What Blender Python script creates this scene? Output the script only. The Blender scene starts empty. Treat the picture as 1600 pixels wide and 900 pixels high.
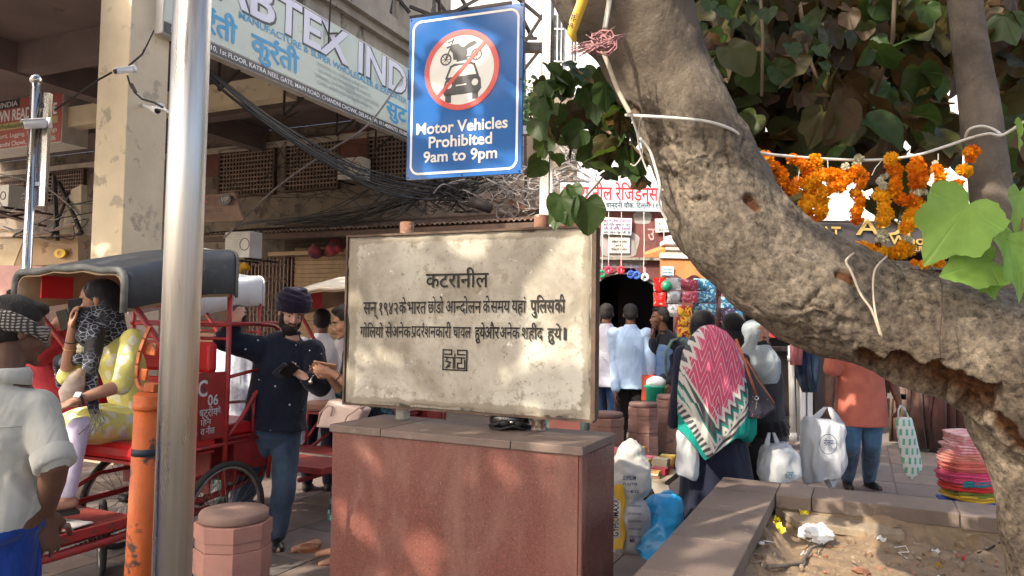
import bpy, bmesh, math, random
import numpy as np
from mathutils import Vector, Matrix, Euler
random.seed(7)
R = math.radians
SC = bpy.context.scene
COL = SC.collection
# ------------------------------------------------------------------ camera
FPX = 1150.0
EYE = Vector((0, 0, 1.6))
PITCH = math.atan(55 / FPX)
ROLL = 0.015
cam_d = bpy.data.cameras.new('camera')
cam_d.sensor_width = 36
cam_d.lens = 36 * FPX / 1600
cam_d.clip_start = 0.05
cam_d.clip_end = 600
cam = bpy.data.objects.new('camera', cam_d)
COL.objects.link(cam)
CR = (Matrix.Rotation(math.pi / 2 + PITCH, 3, 'X') @ Matrix.Rotation(ROLL, 3, 'Z'))
cam.matrix_world = Matrix.Translation(EYE) @ CR.to_4x4()
SC.camera = cam
# ------------------------------------------------------------------ daylight
SUN_TO = Vector((-0.74, -0.67, 0)).normalized()      # horizontal direction towards the sun
SUN_EL = R(40)
world = bpy.data.worlds.new('World')
SC.world = world
world.use_nodes = True
wn = world.node_tree
sky = wn.nodes.new('ShaderNodeTexSky')
sky.sky_type = 'NISHITA'
sky.sun_disc = False
sky.sun_elevation = SUN_EL
sky.sun_rotation = math.atan2(SUN_TO.x, SUN_TO.y)
sky.air_density = .8
sky.dust_density = 6.0
sky.ozone_density = .4
wn.links.new(sky.outputs[0], wn.nodes['Background'].inputs[0])
wn.nodes['Background'].inputs[1].default_value = 0.15
sun_d = bpy.data.lights.new('sun', 'SUN')
sun_d.energy = 2.3
sun_d.angle = R(0.53)
sun_d.color = (1.0, 0.89, 0.73)
sun = bpy.data.objects.new('sun', sun_d)
COL.objects.link(sun)
sd = Vector((SUN_TO.x * math.cos(SUN_EL), SUN_TO.y * math.cos(SUN_EL), math.sin(SUN_EL)))
sun.rotation_euler = sd.to_track_quat('Z', 'Y').to_euler()
sun.location = (-6, -6, 12)
SC.view_settings.view_transform = 'Standard'
SC.view_settings.look = 'None'
SC.view_settings.gamma = 1
SC.view_settings.exposure = 1.65
SC.cycles.max_bounces = 6
SC.cycles.diffuse_bounces = 3
SC.cycles.transparent_max_bounces = 8

# ------------------------------------------------------------------ places: a point on the ray through a spot of the photo
def ray(px, py):
    return CR @ Vector(((px - 800) / FPX, -(py - 450) / FPX, -1))
def P(px, py, d):
    v = ray(px, py); return EYE + v * (d / v.y)
def G(px, py, z=0.0):
    v = ray(px, py); return EYE + v * ((z - 1.6) / v.z)
def hit(px, py, p0, n):
    v = ray(px, py); n = Vector(n); return EYE + v * ((Vector(p0) - EYE).dot(n) / v.dot(n))
def V(*a): return Vector(a)

# ------------------------------------------------------------------ numpy noise
def _hash(i, j, k, seed):
    h = (i * 374761393 + j * 668265263 + k * 2147483647 + seed * 1274126177) & 0xffffffff
    h = ((h ^ (h >> 13)) * 1274126177) & 0xffffffff
    return ((h ^ (h >> 16)) & 0xffff) / 65535.0
def vnoise(p, seed=0):
    p = np.asarray(p, dtype=np.float64)
    i = np.floor(p).astype(np.int64); f = p - i; f = f * f * (3 - 2 * f)
    r = 0
    for a in (0, 1):
        for b in (0, 1):
            for c in (0, 1):
                w = (f[:, 0] if a else 1 - f[:, 0]) * (f[:, 1] if b else 1 - f[:, 1]) * (f[:, 2] if c else 1 - f[:, 2])
                r = r + w * _hash(i[:, 0] + a, i[:, 1] + b, i[:, 2] + c, seed)
    return r * 2 - 1
def fbm(p, octv=4, seed=0, gain=.5):
    p = np.asarray(p, dtype=np.float64); r = 0; a = 1.0
    for o in range(octv):
        r = r + a * vnoise(p * (2 ** o) + o * 17.3, seed + o); a *= gain
    return r

# ------------------------------------------------------------------ tags
def tag(o, label=None, cat=None, group=None, kind=None):
    if label: o['label'] = label
    if cat: o['category'] = cat
    if group: o['group'] = group
    if kind: o['kind'] = kind
    return o
def empty(name, loc=(0, 0, 0), rz=0.0, label=None, cat=None, group=None, kind=None):
    o = bpy.data.objects.new(name, None); o.empty_display_size = .1
    COL.objects.link(o); o.location = loc; o.rotation_euler = (0, 0, rz)
    return tag(o, label, cat, group, kind)
def wloc(o):
    l = Vector((0, 0, 0))
    while o is not None:
        l = l + Vector(o.location); o = o.parent
    return l
def dup(o, parent=None, loc=None, rz=None, label=None, mats=None):
    kids = [c for c in COL.objects if c.parent == o]
    c = o.copy(); COL.objects.link(c); c.parent = parent
    if loc is not None: c.location = loc
    if rz is not None: c.rotation_euler = (0, 0, rz)
    if label: c['label'] = label
    if mats and c.type == 'MESH' and c.data.materials and c.data.materials[0].name in mats:
        c.data = c.data.copy(); c.data.materials[0] = mats[c.data.materials[0].name]
    for k in kids: dup(k, c, mats=mats)
    return c

def catmull(pts, k):
    out = []; n = len(pts); pts = [np.array(p, float) for p in pts]
    for i in range(n - 1):
        p0, p1, p2, p3 = pts[max(i - 1, 0)], pts[i], pts[i + 1], pts[min(i + 2, n - 1)]
        for j in range(k):
            t = j / k; out.append(.5 * ((2 * p1) + (p2 - p0) * t + (2 * p0 - 5 * p1 + 4 * p2 - p3) * t * t + (3 * p1 - p0 - 3 * p2 + p3) * t ** 3))
    out.append(pts[-1]); return np.array(out)
# ------------------------------------------------------------------ mesh builder
class MB:
    def __init__(s): s.v = []; s.f = []
    def add(s, vs, fs):
        n = len(s.v); s.v.extend([tuple(v) for v in vs]); s.f.extend([tuple(i + n for i in f) for f in fs]); return s
    def box(s, c, size, m=None):
        hx, hy, hz = size[0] / 2, size[1] / 2, size[2] / 2
        vs = [Vector((x * hx, y * hy, z * hz)) for x in (-1, 1) for y in (-1, 1) for z in (-1, 1)]
        if m is not None: vs = [m @ v for v in vs]
        c = Vector(c)
        return s.add([v + c for v in vs], [(0, 1, 3, 2), (4, 6, 7, 5), (0, 4, 5, 1), (2, 3, 7, 6), (0, 2, 6, 4), (1, 5, 7, 3)])
    def hexa(s, pts):          # 8 corner points: 4 of one end, 4 of the other
        return s.add(pts, [(3, 2, 1, 0), (4, 5, 6, 7), (0, 1, 5, 4), (1, 2, 6, 5), (2, 3, 7, 6), (3, 0, 4, 7)])
    def bar(s, p, q, w, h, up=(0, 0, 1)):
        p, q = Vector(p), Vector(q); t = (q - p).normalized(); up = Vector(up)
        if abs(t.dot(up)) > .98: up = Vector((0, 1, 0))
        a = t.cross(up).normalized() * w / 2; b = a.cross(t).normalized() * h / 2
        return s.hexa([p - a - b, p + a - b, p + a + b, p - a + b, q - a - b, q + a - b, q + a + b, q - a + b])
    def prism(s, poly, vec):   # planar polygon (3D points) pushed along vec
        n = len(poly); poly = [Vector(p) for p in poly]; vec = Vector(vec)
        return s.add(poly + [p + vec for p in poly], [tuple(range(n))[::-1], tuple(range(n, 2 * n))] + [(i, (i + 1) % n, n + (i + 1) % n, n + i) for i in range(n)])
    def quad(s, a, b, c, d): return s.add([a, b, c, d], [(0, 1, 2, 3)])
    def tube(s, pts, r, n=8, closed=False, caps=True):
        pts = [Vector(p) for p in pts]; m = len(pts)
        rs = r if isinstance(r, (list, tuple)) else [r] * m
        nrm = None; vs = []
        for i, p in enumerate(pts):
            if closed: t = (pts[(i + 1) % m] - pts[i - 1]).normalized()
            else: t = (pts[min(i + 1, m - 1)] - pts[max(i - 1, 0)]).normalized()
            if nrm is None:
                nrm = t.orthogonal().normalized()
            else:
                nrm = (nrm - t * nrm.dot(t))
                nrm = nrm.normalized() if nrm.length > 1e-6 else t.orthogonal().normalized()
            b = t.cross(nrm)
            for k in range(n):
                a = 2 * math.pi * k / n
                vs.append(p + (nrm * math.cos(a) + b * math.sin(a)) * rs[i])
        fs = []
        for i in range(m if closed else m - 1):
            j = (i + 1) % m
            for k in range(n):
                l = (k + 1) % n
                fs.append((i * n + k, i * n + l, j * n + l, j * n + k))
        if not closed and caps:
            fs.append(tuple(range(n))[::-1]); fs.append(tuple((m - 1) * n + k for k in range(n)))
        return s.add(vs, fs)
    def lathe(s, prof, c=(0, 0, 0), n=24, m=None, ang=0.0):     # prof: (radius, z)
        c = Vector(c); vs = []
        for r_, z in prof:
            for k in range(n):
                a = 2 * math.pi * k / n + ang
                v = Vector((r_ * math.cos(a), r_ * math.sin(a), z))
                vs.append((m @ v if m is not None else v) + c)
        fs = [(i * n + k, i * n + (k + 1) % n, (i + 1) * n + (k + 1) % n, (i + 1) * n + k) for i in range(len(prof) - 1) for k in range(n)]
        fs.append(tuple(range(n))[::-1]); fs.append(tuple((len(prof) - 1) * n + k for k in range(n)))
        return s.add(vs, fs)
    def ell(s, c, r, m=None, n=14, k=9):                      # closed ellipsoid
        c = Vector(c); vs = []; r = r if isinstance(r, (list, tuple)) else (r, r, r)
        for i in range(1, k):
            t = math.pi * i / k
            for j in range(n):
                a = 2 * math.pi * j / n
                v = Vector((r[0] * math.sin(t) * math.cos(a), r[1] * math.sin(t) * math.sin(a), r[2] * math.cos(t)))
                vs.append((m @ v if m is not None else v) + c)
        top = Vector((0, 0, r[2])); bot = Vector((0, 0, -r[2]))
        if m is not None: top = m @ top; bot = m @ bot
        vs += [top + c, bot + c]; a0 = len(vs) - 2; fs = []
        for i in range(k - 2):
            for j in range(n):
                l = (j + 1) % n
                fs.append((i * n + j, (i + 1) * n + j, (i + 1) * n + l, i * n + l))
        for j in range(n):
            l = (j + 1) % n
            fs.append((a0, j, l)); fs.append((a0 + 1, (k - 2) * n + l, (k - 2) * n + j))
        return s.add(vs, fs)
    def cap(s, p, rp, q, rq, n=10):                           # tapered capsule
        p, q = Vector(p), Vector(q); t = (q - p)
        if t.length < 1e-6: return s.ell(p, rp)
        t.normalize(); pts = []; rs = []
        for a in (90, 60, 30):
            pts.append(p - t * rp * math.sin(R(a)) * .999); rs.append(max(rp * math.cos(R(a)), rp * .05))
        pts.append(p); rs.append(rp); pts.append(q); rs.append(rq)
        for a in (30, 60, 90):
            pts.append(q + t * rq * math.sin(R(a)) * .999); rs.append(max(rq * math.cos(R(a)), rq * .05))
        return s.tube(pts, rs, n)
    def loft(s, rings, n=24, side=(1, 0, 0), fold=0, nf=9, seed=0):
        # rings: (centre, half width along side, half depth, [fold]) ; closed caps
        vs = []; m = len(rings); side = Vector(side)
        for i, rg in enumerate(rings):
            c = Vector(rg[0]); a_ = Vector(rings[min(i + 1, m - 1)][0]) - Vector(rings[max(i - 1, 0)][0])
            t = a_.normalized(); sd_ = rg[4] if len(rg) > 4 else side
            x = (Vector(sd_) - t * Vector(sd_).dot(t)).normalized(); y = t.cross(x)
            fo = rg[3] if len(rg) > 3 else fold
            for k in range(n):
                a = 2 * math.pi * k / n
                g = 1 + fo * (.6 * math.sin(nf * a + seed) + .4 * math.sin((nf + 4) * a + seed * 2.1 + i * .3))
                vs.append(c + x * rg[1] * g * math.cos(a) + y * rg[2] * g * math.sin(a))
        fs = [(i * n + k, i * n + (k + 1) % n, (i + 1) * n + (k + 1) % n, (i + 1) * n + k) for i in range(m - 1) for k in range(n)]
        fs.append(tuple(range(n))[::-1]); fs.append(tuple((m - 1) * n + k for k in range(n)))
        return s.add(vs, fs)
    def dense(s, prof, n=44, side=(1, 0, 0), fold=0, nf=9, seed=0, k=6):
        q = catmull([list(r_[0]) + [r_[1], r_[2], r_[3] if len(r_) > 3 else fold] for r_ in prof], k)
        return s.loft([(Vector(r_[:3]), max(r_[3], .002), max(r_[4], .002), r_[5]) for r_ in q], n, side, fold, nf, seed)
    def torus(s, c, r, t, axis=(0, 0, 1), n=40, k=8):
        ax = Vector(axis).normalized(); a = ax.orthogonal().normalized(); b = ax.cross(a)
        return s.tube([Vector(c) + (a * math.cos(2 * math.pi * i / n) + b * math.sin(2 * math.pi * i / n)) * r for i in range(n)], t, k, closed=True)
    def build(s, name, mat=None, parent=None, smooth=False, origin=None, bevel=0, share=None):
        o_ = wloc(parent) if parent is not None else (Vector(origin) if origin is not None else s.base())
        me = bpy.data.meshes.new(name)
        me.from_pydata([(v[0] - o_.x, v[1] - o_.y, v[2] - o_.z) for v in s.v], [], s.f); me.update()
        if smooth: me.polygons.foreach_set('use_smooth', [True] * len(me.polygons))
        if mat: me.materials.append(mat)
        o = bpy.data.objects.new(name, me); COL.objects.link(o)
        if parent is not None: o.parent = parent
        else: o.location = o_
        if bevel:
            b = o.modifiers.new('bevel', 'BEVEL'); b.width = bevel; b.segments = 2; b.limit_method = 'ANGLE'; b.harden_normals = False
        return o
    def base(s):
        a = np.array(s.v); lo = a.min(0); hi = a.max(0)
        return Vector(((lo[0] + hi[0]) / 2, (lo[1] + hi[1]) / 2, lo[2]))
    def organic(s, name, mat, parent=None, vox=.008, sm=6, disp=0, dscale=.08, tex='CLOUDS', origin=None):
        o = s.build(name, mat, parent, True, origin)
        m = o.modifiers.new('skin', 'REMESH'); m.mode = 'VOXEL'; m.voxel_size = vox; m.use_smooth_shade = True
        if sm:
            w = o.modifiers.new('soften', 'SMOOTH'); w.factor = .5; w.iterations = sm
        if disp:
            t = bpy.data.textures.new('folds', 'CLOUDS'); t.noise_scale = dscale * 1.8; t.noise_depth = 1
            d = o.modifiers.new('folds', 'DISPLACE'); d.texture = t; d.strength = disp * .35; d.mid_level = .5
            d.texture_coords = 'LOCAL'
        return o

# ------------------------------------------------------------------ materials
MATS = {}
def nodes(m):
    m.use_nodes = True; nt = m.node_tree; return nt, nt.nodes['Principled BSDF']
def N(nt, t, **kw):
    n = nt.nodes.new(t)
    for k, v in kw.items():
        if k.startswith('i_'): n.inputs[k[2:].replace('_', ' ')].default_value = v
        else: setattr(n, k, v)
    return n
def ramp(nt, fac, stops, interp='LINEAR'):
    r_ = nt.nodes.new('ShaderNodeValToRGB'); r_.color_ramp.interpolation = interp
    els = r_.color_ramp.elements
    while len(els) < len(stops): els.new(.5)
    for e, (p, c) in zip(els, stops):
        e.position = p; e.color = (c[0], c[1], c[2], 1) if not isinstance(c, (int, float)) else (c, c, c, 1)
    nt.links.new(fac, r_.inputs[0]); return r_.outputs[0]
def mixc(nt, fac, a, b, mode='MIX'):
    m = nt.nodes.new('ShaderNodeMix'); m.data_type = 'RGBA'; m.blend_type = mode
    for sock, v in ((m.inputs[0], fac), (m.inputs[6], a), (m.inputs[7], b)):
        if hasattr(v, 'is_linked') or hasattr(v, 'links'): nt.links.new(v, sock)
        elif isinstance(v, (int, float)): sock.default_value = v
        else: sock.default_value = (v[0], v[1], v[2], 1)
    return m.outputs[2]
def math_(nt, op, a, b=0.0, c=0.0):
    m = nt.nodes.new('ShaderNodeMath'); m.operation = op
    for sock, v in zip(m.inputs, (a, b, c)):
        if hasattr(v, 'links'): nt.links.new(v, sock)
        else: sock.default_value = v
    return m.outputs[0]
def coord(nt, scale=(1, 1, 1), kind='Object', rot=(0, 0, 0)):
    t = nt.nodes.new('ShaderNodeTexCoord'); m = nt.nodes.new('ShaderNodeMapping')
    m.inputs['Scale'].default_value = scale; m.inputs['Rotation'].default_value = rot
    nt.links.new(t.outputs[kind], m.inputs[0]); return m.outputs[0]
def noise(nt, vec, scale, detail=4, rough=.55, dist=0):
    n = N(nt, 'ShaderNodeTexNoise'); n.inputs['Scale'].default_value = scale; n.inputs['Detail'].default_value = detail
    n.inputs['Roughness'].default_value = rough; n.inputs['Distortion'].default_value = dist
    nt.links.new(vec, n.inputs[0]); return n.outputs[0]
def bumpn(nt, b, h, strength, dist=.01, prev=None):
    bp = N(nt, 'ShaderNodeBump'); bp.inputs['Strength'].default_value = strength; bp.inputs['Distance'].default_value = dist
    nt.links.new(h, bp.inputs['Height'])
    if prev is not None: nt.links.new(prev, bp.inputs['Normal'])
    nt.links.new(bp.outputs[0], b.inputs['Normal']); return bp.outputs[0]
def mat(name, c, rough=.7, metal=0.0, var=.18, vs=4.0, bump=.15, bs=40.0, c2=None, spots=None, stretch=(1, 1, 1), coat=0.0, spec=None, rv=.1):
    if name in MATS: return MATS[name]
    m = bpy.data.materials.new(name); nt, b = nodes(m); MATS[name] = m
    v = coord(nt, stretch)
    n1 = noise(nt, v, vs, 5, .6)
    lo = [x * (1 - var) for x in c]; hi = [min(1, x * (1 + var)) for x in c]
    if c2 is not None: lo = c2
    col = ramp(nt, n1, [(.3, lo), (.68, hi)])
    if spots:                                                 # (colour, scale, threshold)
        n2 = noise(nt, v, spots[1], 6, .65)
        col = mixc(nt, ramp(nt, n2, [(spots[2], 0), (spots[2] + .06, 1)]), col, spots[0])
    nt.links.new(col, b.inputs['Base Color'])
    n3 = noise(nt, v, bs, 5, .6)
    if bump: bumpn(nt, b, n3, bump, .01)
    rr = ramp(nt, n1, [(.3, max(0, rough - rv)), (.7, min(1, rough + rv))])
    nt.links.new(rr, b.inputs['Roughness'])
    b.inputs['Metallic'].default_value = metal
    if coat: b.inputs['Coat Weight'].default_value = coat; b.inputs['Coat Roughness'].default_value = .15
    if spec is not None: b.inputs['Specular IOR Level'].default_value = spec
    return m
def cloth(name, c, c2=None, rough=.85, vs=6, weave=400, wr=.35):
    if name in MATS: return MATS[name]
    m = bpy.data.materials.new(name); nt, b = nodes(m); MATS[name] = m
    v = coord(nt); n1 = noise(nt, v, vs, 4)
    col = ramp(nt, n1, [(.35, c2 or [x * .82 for x in c]), (.65, c)])
    nt.links.new(col, b.inputs['Base Color']); b.inputs['Roughness'].default_value = rough
    b.inputs['Specular IOR Level'].default_value = .2
    b.inputs['Sheen Weight'].default_value = .15
    w1 = noise(nt, coord(nt, (1.5, 1.5, .7), rot=(.3, .6, .2)), 4.5, 3, .5, 1.2); p = bumpn(nt, b, w1, wr, .05)
    w2 = noise(nt, v, weave, 2); bumpn(nt, b, w2, .12, .002, p)
    return m
def plain(name, c, rough=.5, metal=0.0):
    return mat(name, c, rough, metal, var=.06, vs=3, bump=0)

# ------------------------------------------------------------------ lettering from the built-in typeface (mesh, laid on its panel)
_gl = {}
def _mesh_of(body, off=0.0):
    key = (body, round(off, 4))
    if key in _gl: return _gl[key]
    c = bpy.data.curves.new('lettering', 'FONT'); c.body = body; c.size = 1.0; c.offset = off; c.resolution_u = 3
    o = bpy.data.objects.new('lettering', c); me = o.to_mesh()
    vs = [v.co.copy() for v in me.vertices]; fs = [tuple(p.vertices) for p in me.polygons]
    o.to_mesh_clear(); bpy.data.objects.remove(o); bpy.data.curves.remove(c)
    _gl[key] = (vs, fs); return _gl[key]
def _adv(s):
    a = max((v.x for v in _mesh_of(s + '|')[0]), default=0); b = max(v.x for v in _mesh_of('|')[0]); return a - b
def shape_text(body, off=0.0):
    # '{X}' marks a half letter, '^' a hook above (reph) on the letter before, '~' a slanted stroke below
    b_ = list(body)
    for k in range(1, len(b_)):                               # short i is written before its consonant
        if b_[k] == 'ि': b_[k - 1], b_[k] = b_[k], b_[k - 1]
    body = ''.join(b_)
    vs = []; fs = []; x = 0.0; i = 0; last = (0, .5)
    def put(m, dx):
        n = len(vs); vs.extend([Vector((v.x + dx, v.y, 0)) for v in m[0]]); fs.extend([tuple(k + n for k in f) for f in m[1]])
    def line(a, b, w):
        a, b = Vector((a[0], a[1], 0)), Vector((b[0], b[1], 0)); t = (b - a).normalized(); q = Vector((-t.y, t.x, 0)) * w / 2
        put(([a - q, b - q, b + q, a + q], [(0, 1, 2, 3)]), 0)
    run = ''
    def flush():
        nonlocal run, x
        if run:
            if run.strip(): put(_mesh_of(run, off), x)
            a = _adv(run); last_adv = _adv(run[-1]) if run[-1] != ' ' else .2
            x += a; run = ''
            return last_adv
        return last[1]
    la = .5
    while i < len(body):
        ch = body[i]
        if ch == '{':
            la = flush(); c = body[i + 1]; i += 3
            g = _mesh_of(c, off); a = _adv(c); bm = bmesh.new()
            bv = [bm.verts.new(v) for v in g[0]]
            for f in g[1]:
                try: bm.faces.new([bv[k] for k in f])
                except ValueError: pass
            cut = a * .70
            bmesh.ops.bisect_plane(bm, geom=bm.verts[:] + bm.edges[:] + bm.faces[:], plane_co=(cut, 0, 0), plane_no=(1, 0, 0), clear_outer=True)
            bm.verts.index_update()
            put(([v.co.copy() for v in bm.verts], [tuple(v.index for v in f.verts) for f in bm.faces]), x); bm.free()
            x += cut; continue
        if ch == '^':
            la = flush(); w = .055
            cx = x - la * .35
            line((cx, .63), (cx - .08, .70), w); line((cx - .08, .70), (cx - .02, .78), w); line((cx - .02, .78), (cx + .08, .74), w); i += 1; continue
        if ch == '~':
            la = flush(); line((x - la * .35, .12), (x - la * .95, -.02), .06); i += 1; continue
        run += ch; i += 1
    flush()
    return vs, fs
def lettering(parent, name, mat_, body, o, ex, ez, width=None, height=None, off=0.0, lift=.003, align='l', depth=0.0):
    """text on a panel: o = lower-left of the baseline, ex / ez unit vectors along and up"""
    deva = any(ord(ch) > 0x900 for ch in body)
    vs, fs = shape_text(body, 0.0 if deva else off); ex, ez = Vector(ex).normalized(), Vector(ez).normalized(); nn = ex.cross(ez).normalized()
    x0 = min(v.x for v in vs); x1 = max(v.x for v in vs)
    sx = (width / (x1 - x0)) if width else None
    sy = height / .7 if height else sx
    if sx is None: sx = sy
    dx = {'l': 0, 'c': -(x1 - x0) * sx / 2, 'r': -(x1 - x0) * sx}[align]
    mb = MB(); o = Vector(o)
    mb.add([o + ex * ((v.x - x0) * sx + dx) + ez * v.y * sy + nn * lift for v in vs], fs)
    if deva and off:                                          # brush weight: the same strokes laid again a hair to each side
        for q, (a, b) in enumerate(((off, 0), (-off, 0), (0, off), (0, -off))):
            mb.add([o + ex * ((v.x - x0 + a) * sx + dx) + ez * (v.y + b) * sy + nn * (lift - .0004 * (q + 1)) for v in vs], fs)
    ob = mb.build(name, mat_, parent)
    if depth:
        s_ = ob.modifiers.new('thick', 'SOLIDIFY'); s_.thickness = depth; s_.offset = 1
    return ob
def panel_strokes(parent, name, mat_, o, ex, ez, lines, w, lift=.003):
    ex, ez = Vector(ex).normalized(), Vector(ez).normalized(); nn = ex.cross(ez).normalized(); mb = MB(); o = Vector(o)
    for ln in lines:
        for a, b in zip(ln[:-1], ln[1:]):
            A = Vector((a[0], a[1])); B_ = Vector((b[0], b[1])); t = (B_ - A).normalized() * w / 2; q = Vector((-t.y, t.x))
            pts = [A - t - q, B_ + t - q, B_ + t + q, A - t + q]
            mb.quad(*[o + ex * p.x + ez * p.y + nn * lift for p in pts])
    return mb.build(name, mat_, parent)
# ================================================================== palette of the large surfaces
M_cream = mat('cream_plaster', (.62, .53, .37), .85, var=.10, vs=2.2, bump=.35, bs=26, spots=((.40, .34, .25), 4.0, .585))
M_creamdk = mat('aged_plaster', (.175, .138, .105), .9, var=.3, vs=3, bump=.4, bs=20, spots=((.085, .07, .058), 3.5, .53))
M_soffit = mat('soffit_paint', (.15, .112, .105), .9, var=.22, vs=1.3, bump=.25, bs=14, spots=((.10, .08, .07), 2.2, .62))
M_conc = mat('stained_concrete', (.27, .245, .205), .92, var=.25, vs=2.5, bump=.5, bs=24, spots=((.07, .065, .055), 2.6, .54), stretch=(1, 1, .35))
M_brown = mat('brown_boards', (.085, .05, .035), .8, var=.4, vs=6, bump=.3, bs=30)
M_rustw = mat('old_grille_paint', (.23, .16, .12), .8, var=.3, vs=9, bump=.2)
M_dark = mat('interior_shade', (.018, .015, .014), .9, var=.4, vs=4, bump=.2)  # near-black colour stands in for the shade inside openings and interiors
M_tin = mat('rusty_tin', (.16, .12, .095), .7, metal=.2, var=.45, vs=5, bump=.3, bs=30, spots=((.10, .045, .025), 6, .5))
M_shut = mat('tan_shutter', (.34, .23, .13), .6, var=.25, vs=7, bump=.15, bs=50, stretch=(1, 1, .5), spots=((.12, .08, .05), 5, .62))
M_iron = mat('dark_iron', (.035, .028, .026), .65, metal=.3, var=.4, vs=10, bump=.2)
M_white = mat('white_paint', (.78, .78, .75), .6, var=.07, vs=3, bump=.08, bs=30)
M_offw = mat('off_white_plastic', (.62, .60, .54), .5, var=.12, vs=5, bump=.04)
M_black = mat('black_rubber', (.012, .012, .012), .6, var=.3, vs=20, bump=.2, bs=90)
M_wire = mat('black_cable', (.014, .013, .013), .5, var=.3, vs=20, bump=0)
M_gwire = mat('grey_cable', (.22, .21, .20), .5, var=.3, vs=20, bump=0)
M_pave = mat('pavement_grit', (.15, .13, .115), .9, var=.25, vs=1.2, bump=.5, bs=35, spots=((.10, .085, .075), 3.0, .6))
M_redw = mat('red_painted_wall', (.165, .055, .048), .85, var=.28, vs=3, bump=.3, bs=25, spots=((.09, .045, .04), 4, .58))
M_steel = None
def steel(name='polished_steel', c=(.66, .64, .60), rough=.15):
    m = bpy.data.materials.new(name); nt, b = nodes(m); v = coord(nt, (1, 1, .02))
    n1 = noise(nt, v, 60, 4, .7)
    nt.links.new(ramp(nt, n1, [(.3, [x * .8 for x in c]), (.7, c)]), b.inputs['Base Color'])
    b.inputs['Metallic'].default_value = 1
    v2 = coord(nt, (1, 1, .08)); n2 = noise(nt, v2, 14, 5, .6)
    nt.links.new(ramp(nt, n2, [(.35, rough * .7), (.7, rough * 1.8)]), b.inputs['Roughness'])
    bumpn(nt, b, n1, .05, .002); return m
M_steel = steel()

# ================================================================== ground
A0 = R(25.4)
U = V(math.sin(A0), math.cos(A0), 0); S = V(math.cos(A0), -math.sin(A0), 0)      # street grid: U runs away along the facades
g = MB(); g.quad((-150, -60, 0), (150, -60, 0), (150, 260, 0), (-150, 260, 0))
ground = tag(g.build('pavement', M_pave, origin=(0, 0, 0)), kind='structure')
slab_m = []
for k, c in enumerate(((.165, .13, .115), (.145, .118, .105), (.18, .14, .12), (.13, .112, .102))):
    slab_m.append(mat('sandstone_slab_%d' % k, c, .8, var=.2, vs=3.5, bump=.3, bs=40, spots=((.09, .075, .065), 7, .62), spec=.35))
slabs = []
for m_ in slab_m:
    b = MB().box((0, 0, 0), (.588, .588, .012)); slabs.append(b)
sl_me = []
for b, m_ in zip(slabs, slab_m):
    o = b.build('paving_slab', m_, ground); o.location = (0, 0, -5); sl_me.append(o.data); bpy.data.objects.remove(o)
rs = random.Random(3)
cob = MB().box((0, 0, 0), (.19, .11, .02)); cobs = []
for k, c in enumerate(((.23, .17, .14), (.17, .14, .12), (.29, .24, .20))):
    o = MB().box((0, 0, 0), (.188, .108, .02)).build('paving_brick', mat('paving_brick_%d' % k, c, .85, var=.25, vs=9, bump=.3), ground); cobs.append(o.data); bpy.data.objects.remove(o)
def proj(p):
    q = CR.transposed() @ (Vector(p) - EYE); return (800 + FPX * q.x / -q.z, 450 - FPX * q.y / -q.z, -q.z)
for i in range(-14, 14):
    for j in range(3, 20):
        p = S * (i * .6) + U * (j * .6)
        x, y, z = proj(p)
        if p.y < 4.2 or p.y > 10.3 or not (-60 < x < 1640): continue
        cobbly = 1120 < x < 1300 and p.y > 7.2
        if cobbly:
            for a in range(3):
                for c_ in range(5):
                    o = bpy.data.objects.new('paving_brick', rs.choice(cobs)); COL.objects.link(o); o.parent = ground
                    q = p + S * ((a - 1) * .2 + (c_ % 2) * .05) + U * ((c_ - 2) * .12)
                    o.location = (q.x, q.y, .002 + rs.uniform(-.003, .004)); o.rotation_euler = (rs.uniform(-.02, .02), rs.uniform(-.02, .02), -A0 + rs.uniform(-.03, .03))
            continue
        o = bpy.data.objects.new('paving_slab', rs.choice(sl_me)); COL.objects.link(o); o.parent = ground
        o.location = (p.x, p.y, .002 + rs.uniform(0, .003)); o.rotation_euler = (rs.uniform(-.003, .003), rs.uniform(-.003, .003), -A0)
for o_ in []: pass

# ================================================================== the arcaded building on the left
AB = R(24.0)
bU = V(math.sin(AB), math.cos(AB), 0); bS = V(math.cos(AB), -math.sin(AB), 0); bO = V(-4.264, 8.0, 0)
def B(s, u, z): return bO + bS * s + bU * u + V(0, 0, z)
BR = Matrix((bS, bU, V(0, 0, 1))).transposed()
def bbox(mb, s0, s1, u0, u1, z0, z1): return mb.box(B((s0 + s1) / 2, (u0 + u1) / 2, (z0 + z1) / 2), (abs(s1 - s0), abs(u1 - u0), abs(z1 - z0)), BR)
def onwall(px, py, u): # photo spot -> (s, z) on the cross wall at this u
    h = hit(px, py, B(0, u, 0), bU); d = h - bO; return d.dot(bS), h.z
def onface(px, py, s): # photo spot -> (u, z) on the facade plane at this s
    h = hit(px, py, B(s, 0, 0), bS); d = h - bO; return d.dot(bU), h.z
bld = empty('arcade_building', B(-1, 2, 0), label='old plastered building on the left with a tall cream pillar and deep arcade', cat='building')
UW = 6.45
m = MB(); bbox(m, -.5, 0, 0, .52, 0, 8.2); m.build('pillar', M_cream, bld, bevel=.012)
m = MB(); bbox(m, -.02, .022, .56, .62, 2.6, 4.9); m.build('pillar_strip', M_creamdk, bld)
m = MB()
for (px0, py0, px1, py1) in ((0, 0, 1, 1),): pass
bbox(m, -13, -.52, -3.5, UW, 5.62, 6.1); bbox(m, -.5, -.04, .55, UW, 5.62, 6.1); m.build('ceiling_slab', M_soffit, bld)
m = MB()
for u_ in (1.2, 4.1): bbox(m, -12.9, -.52, u_, u_ + .28, 5.2, 5.618)
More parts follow.
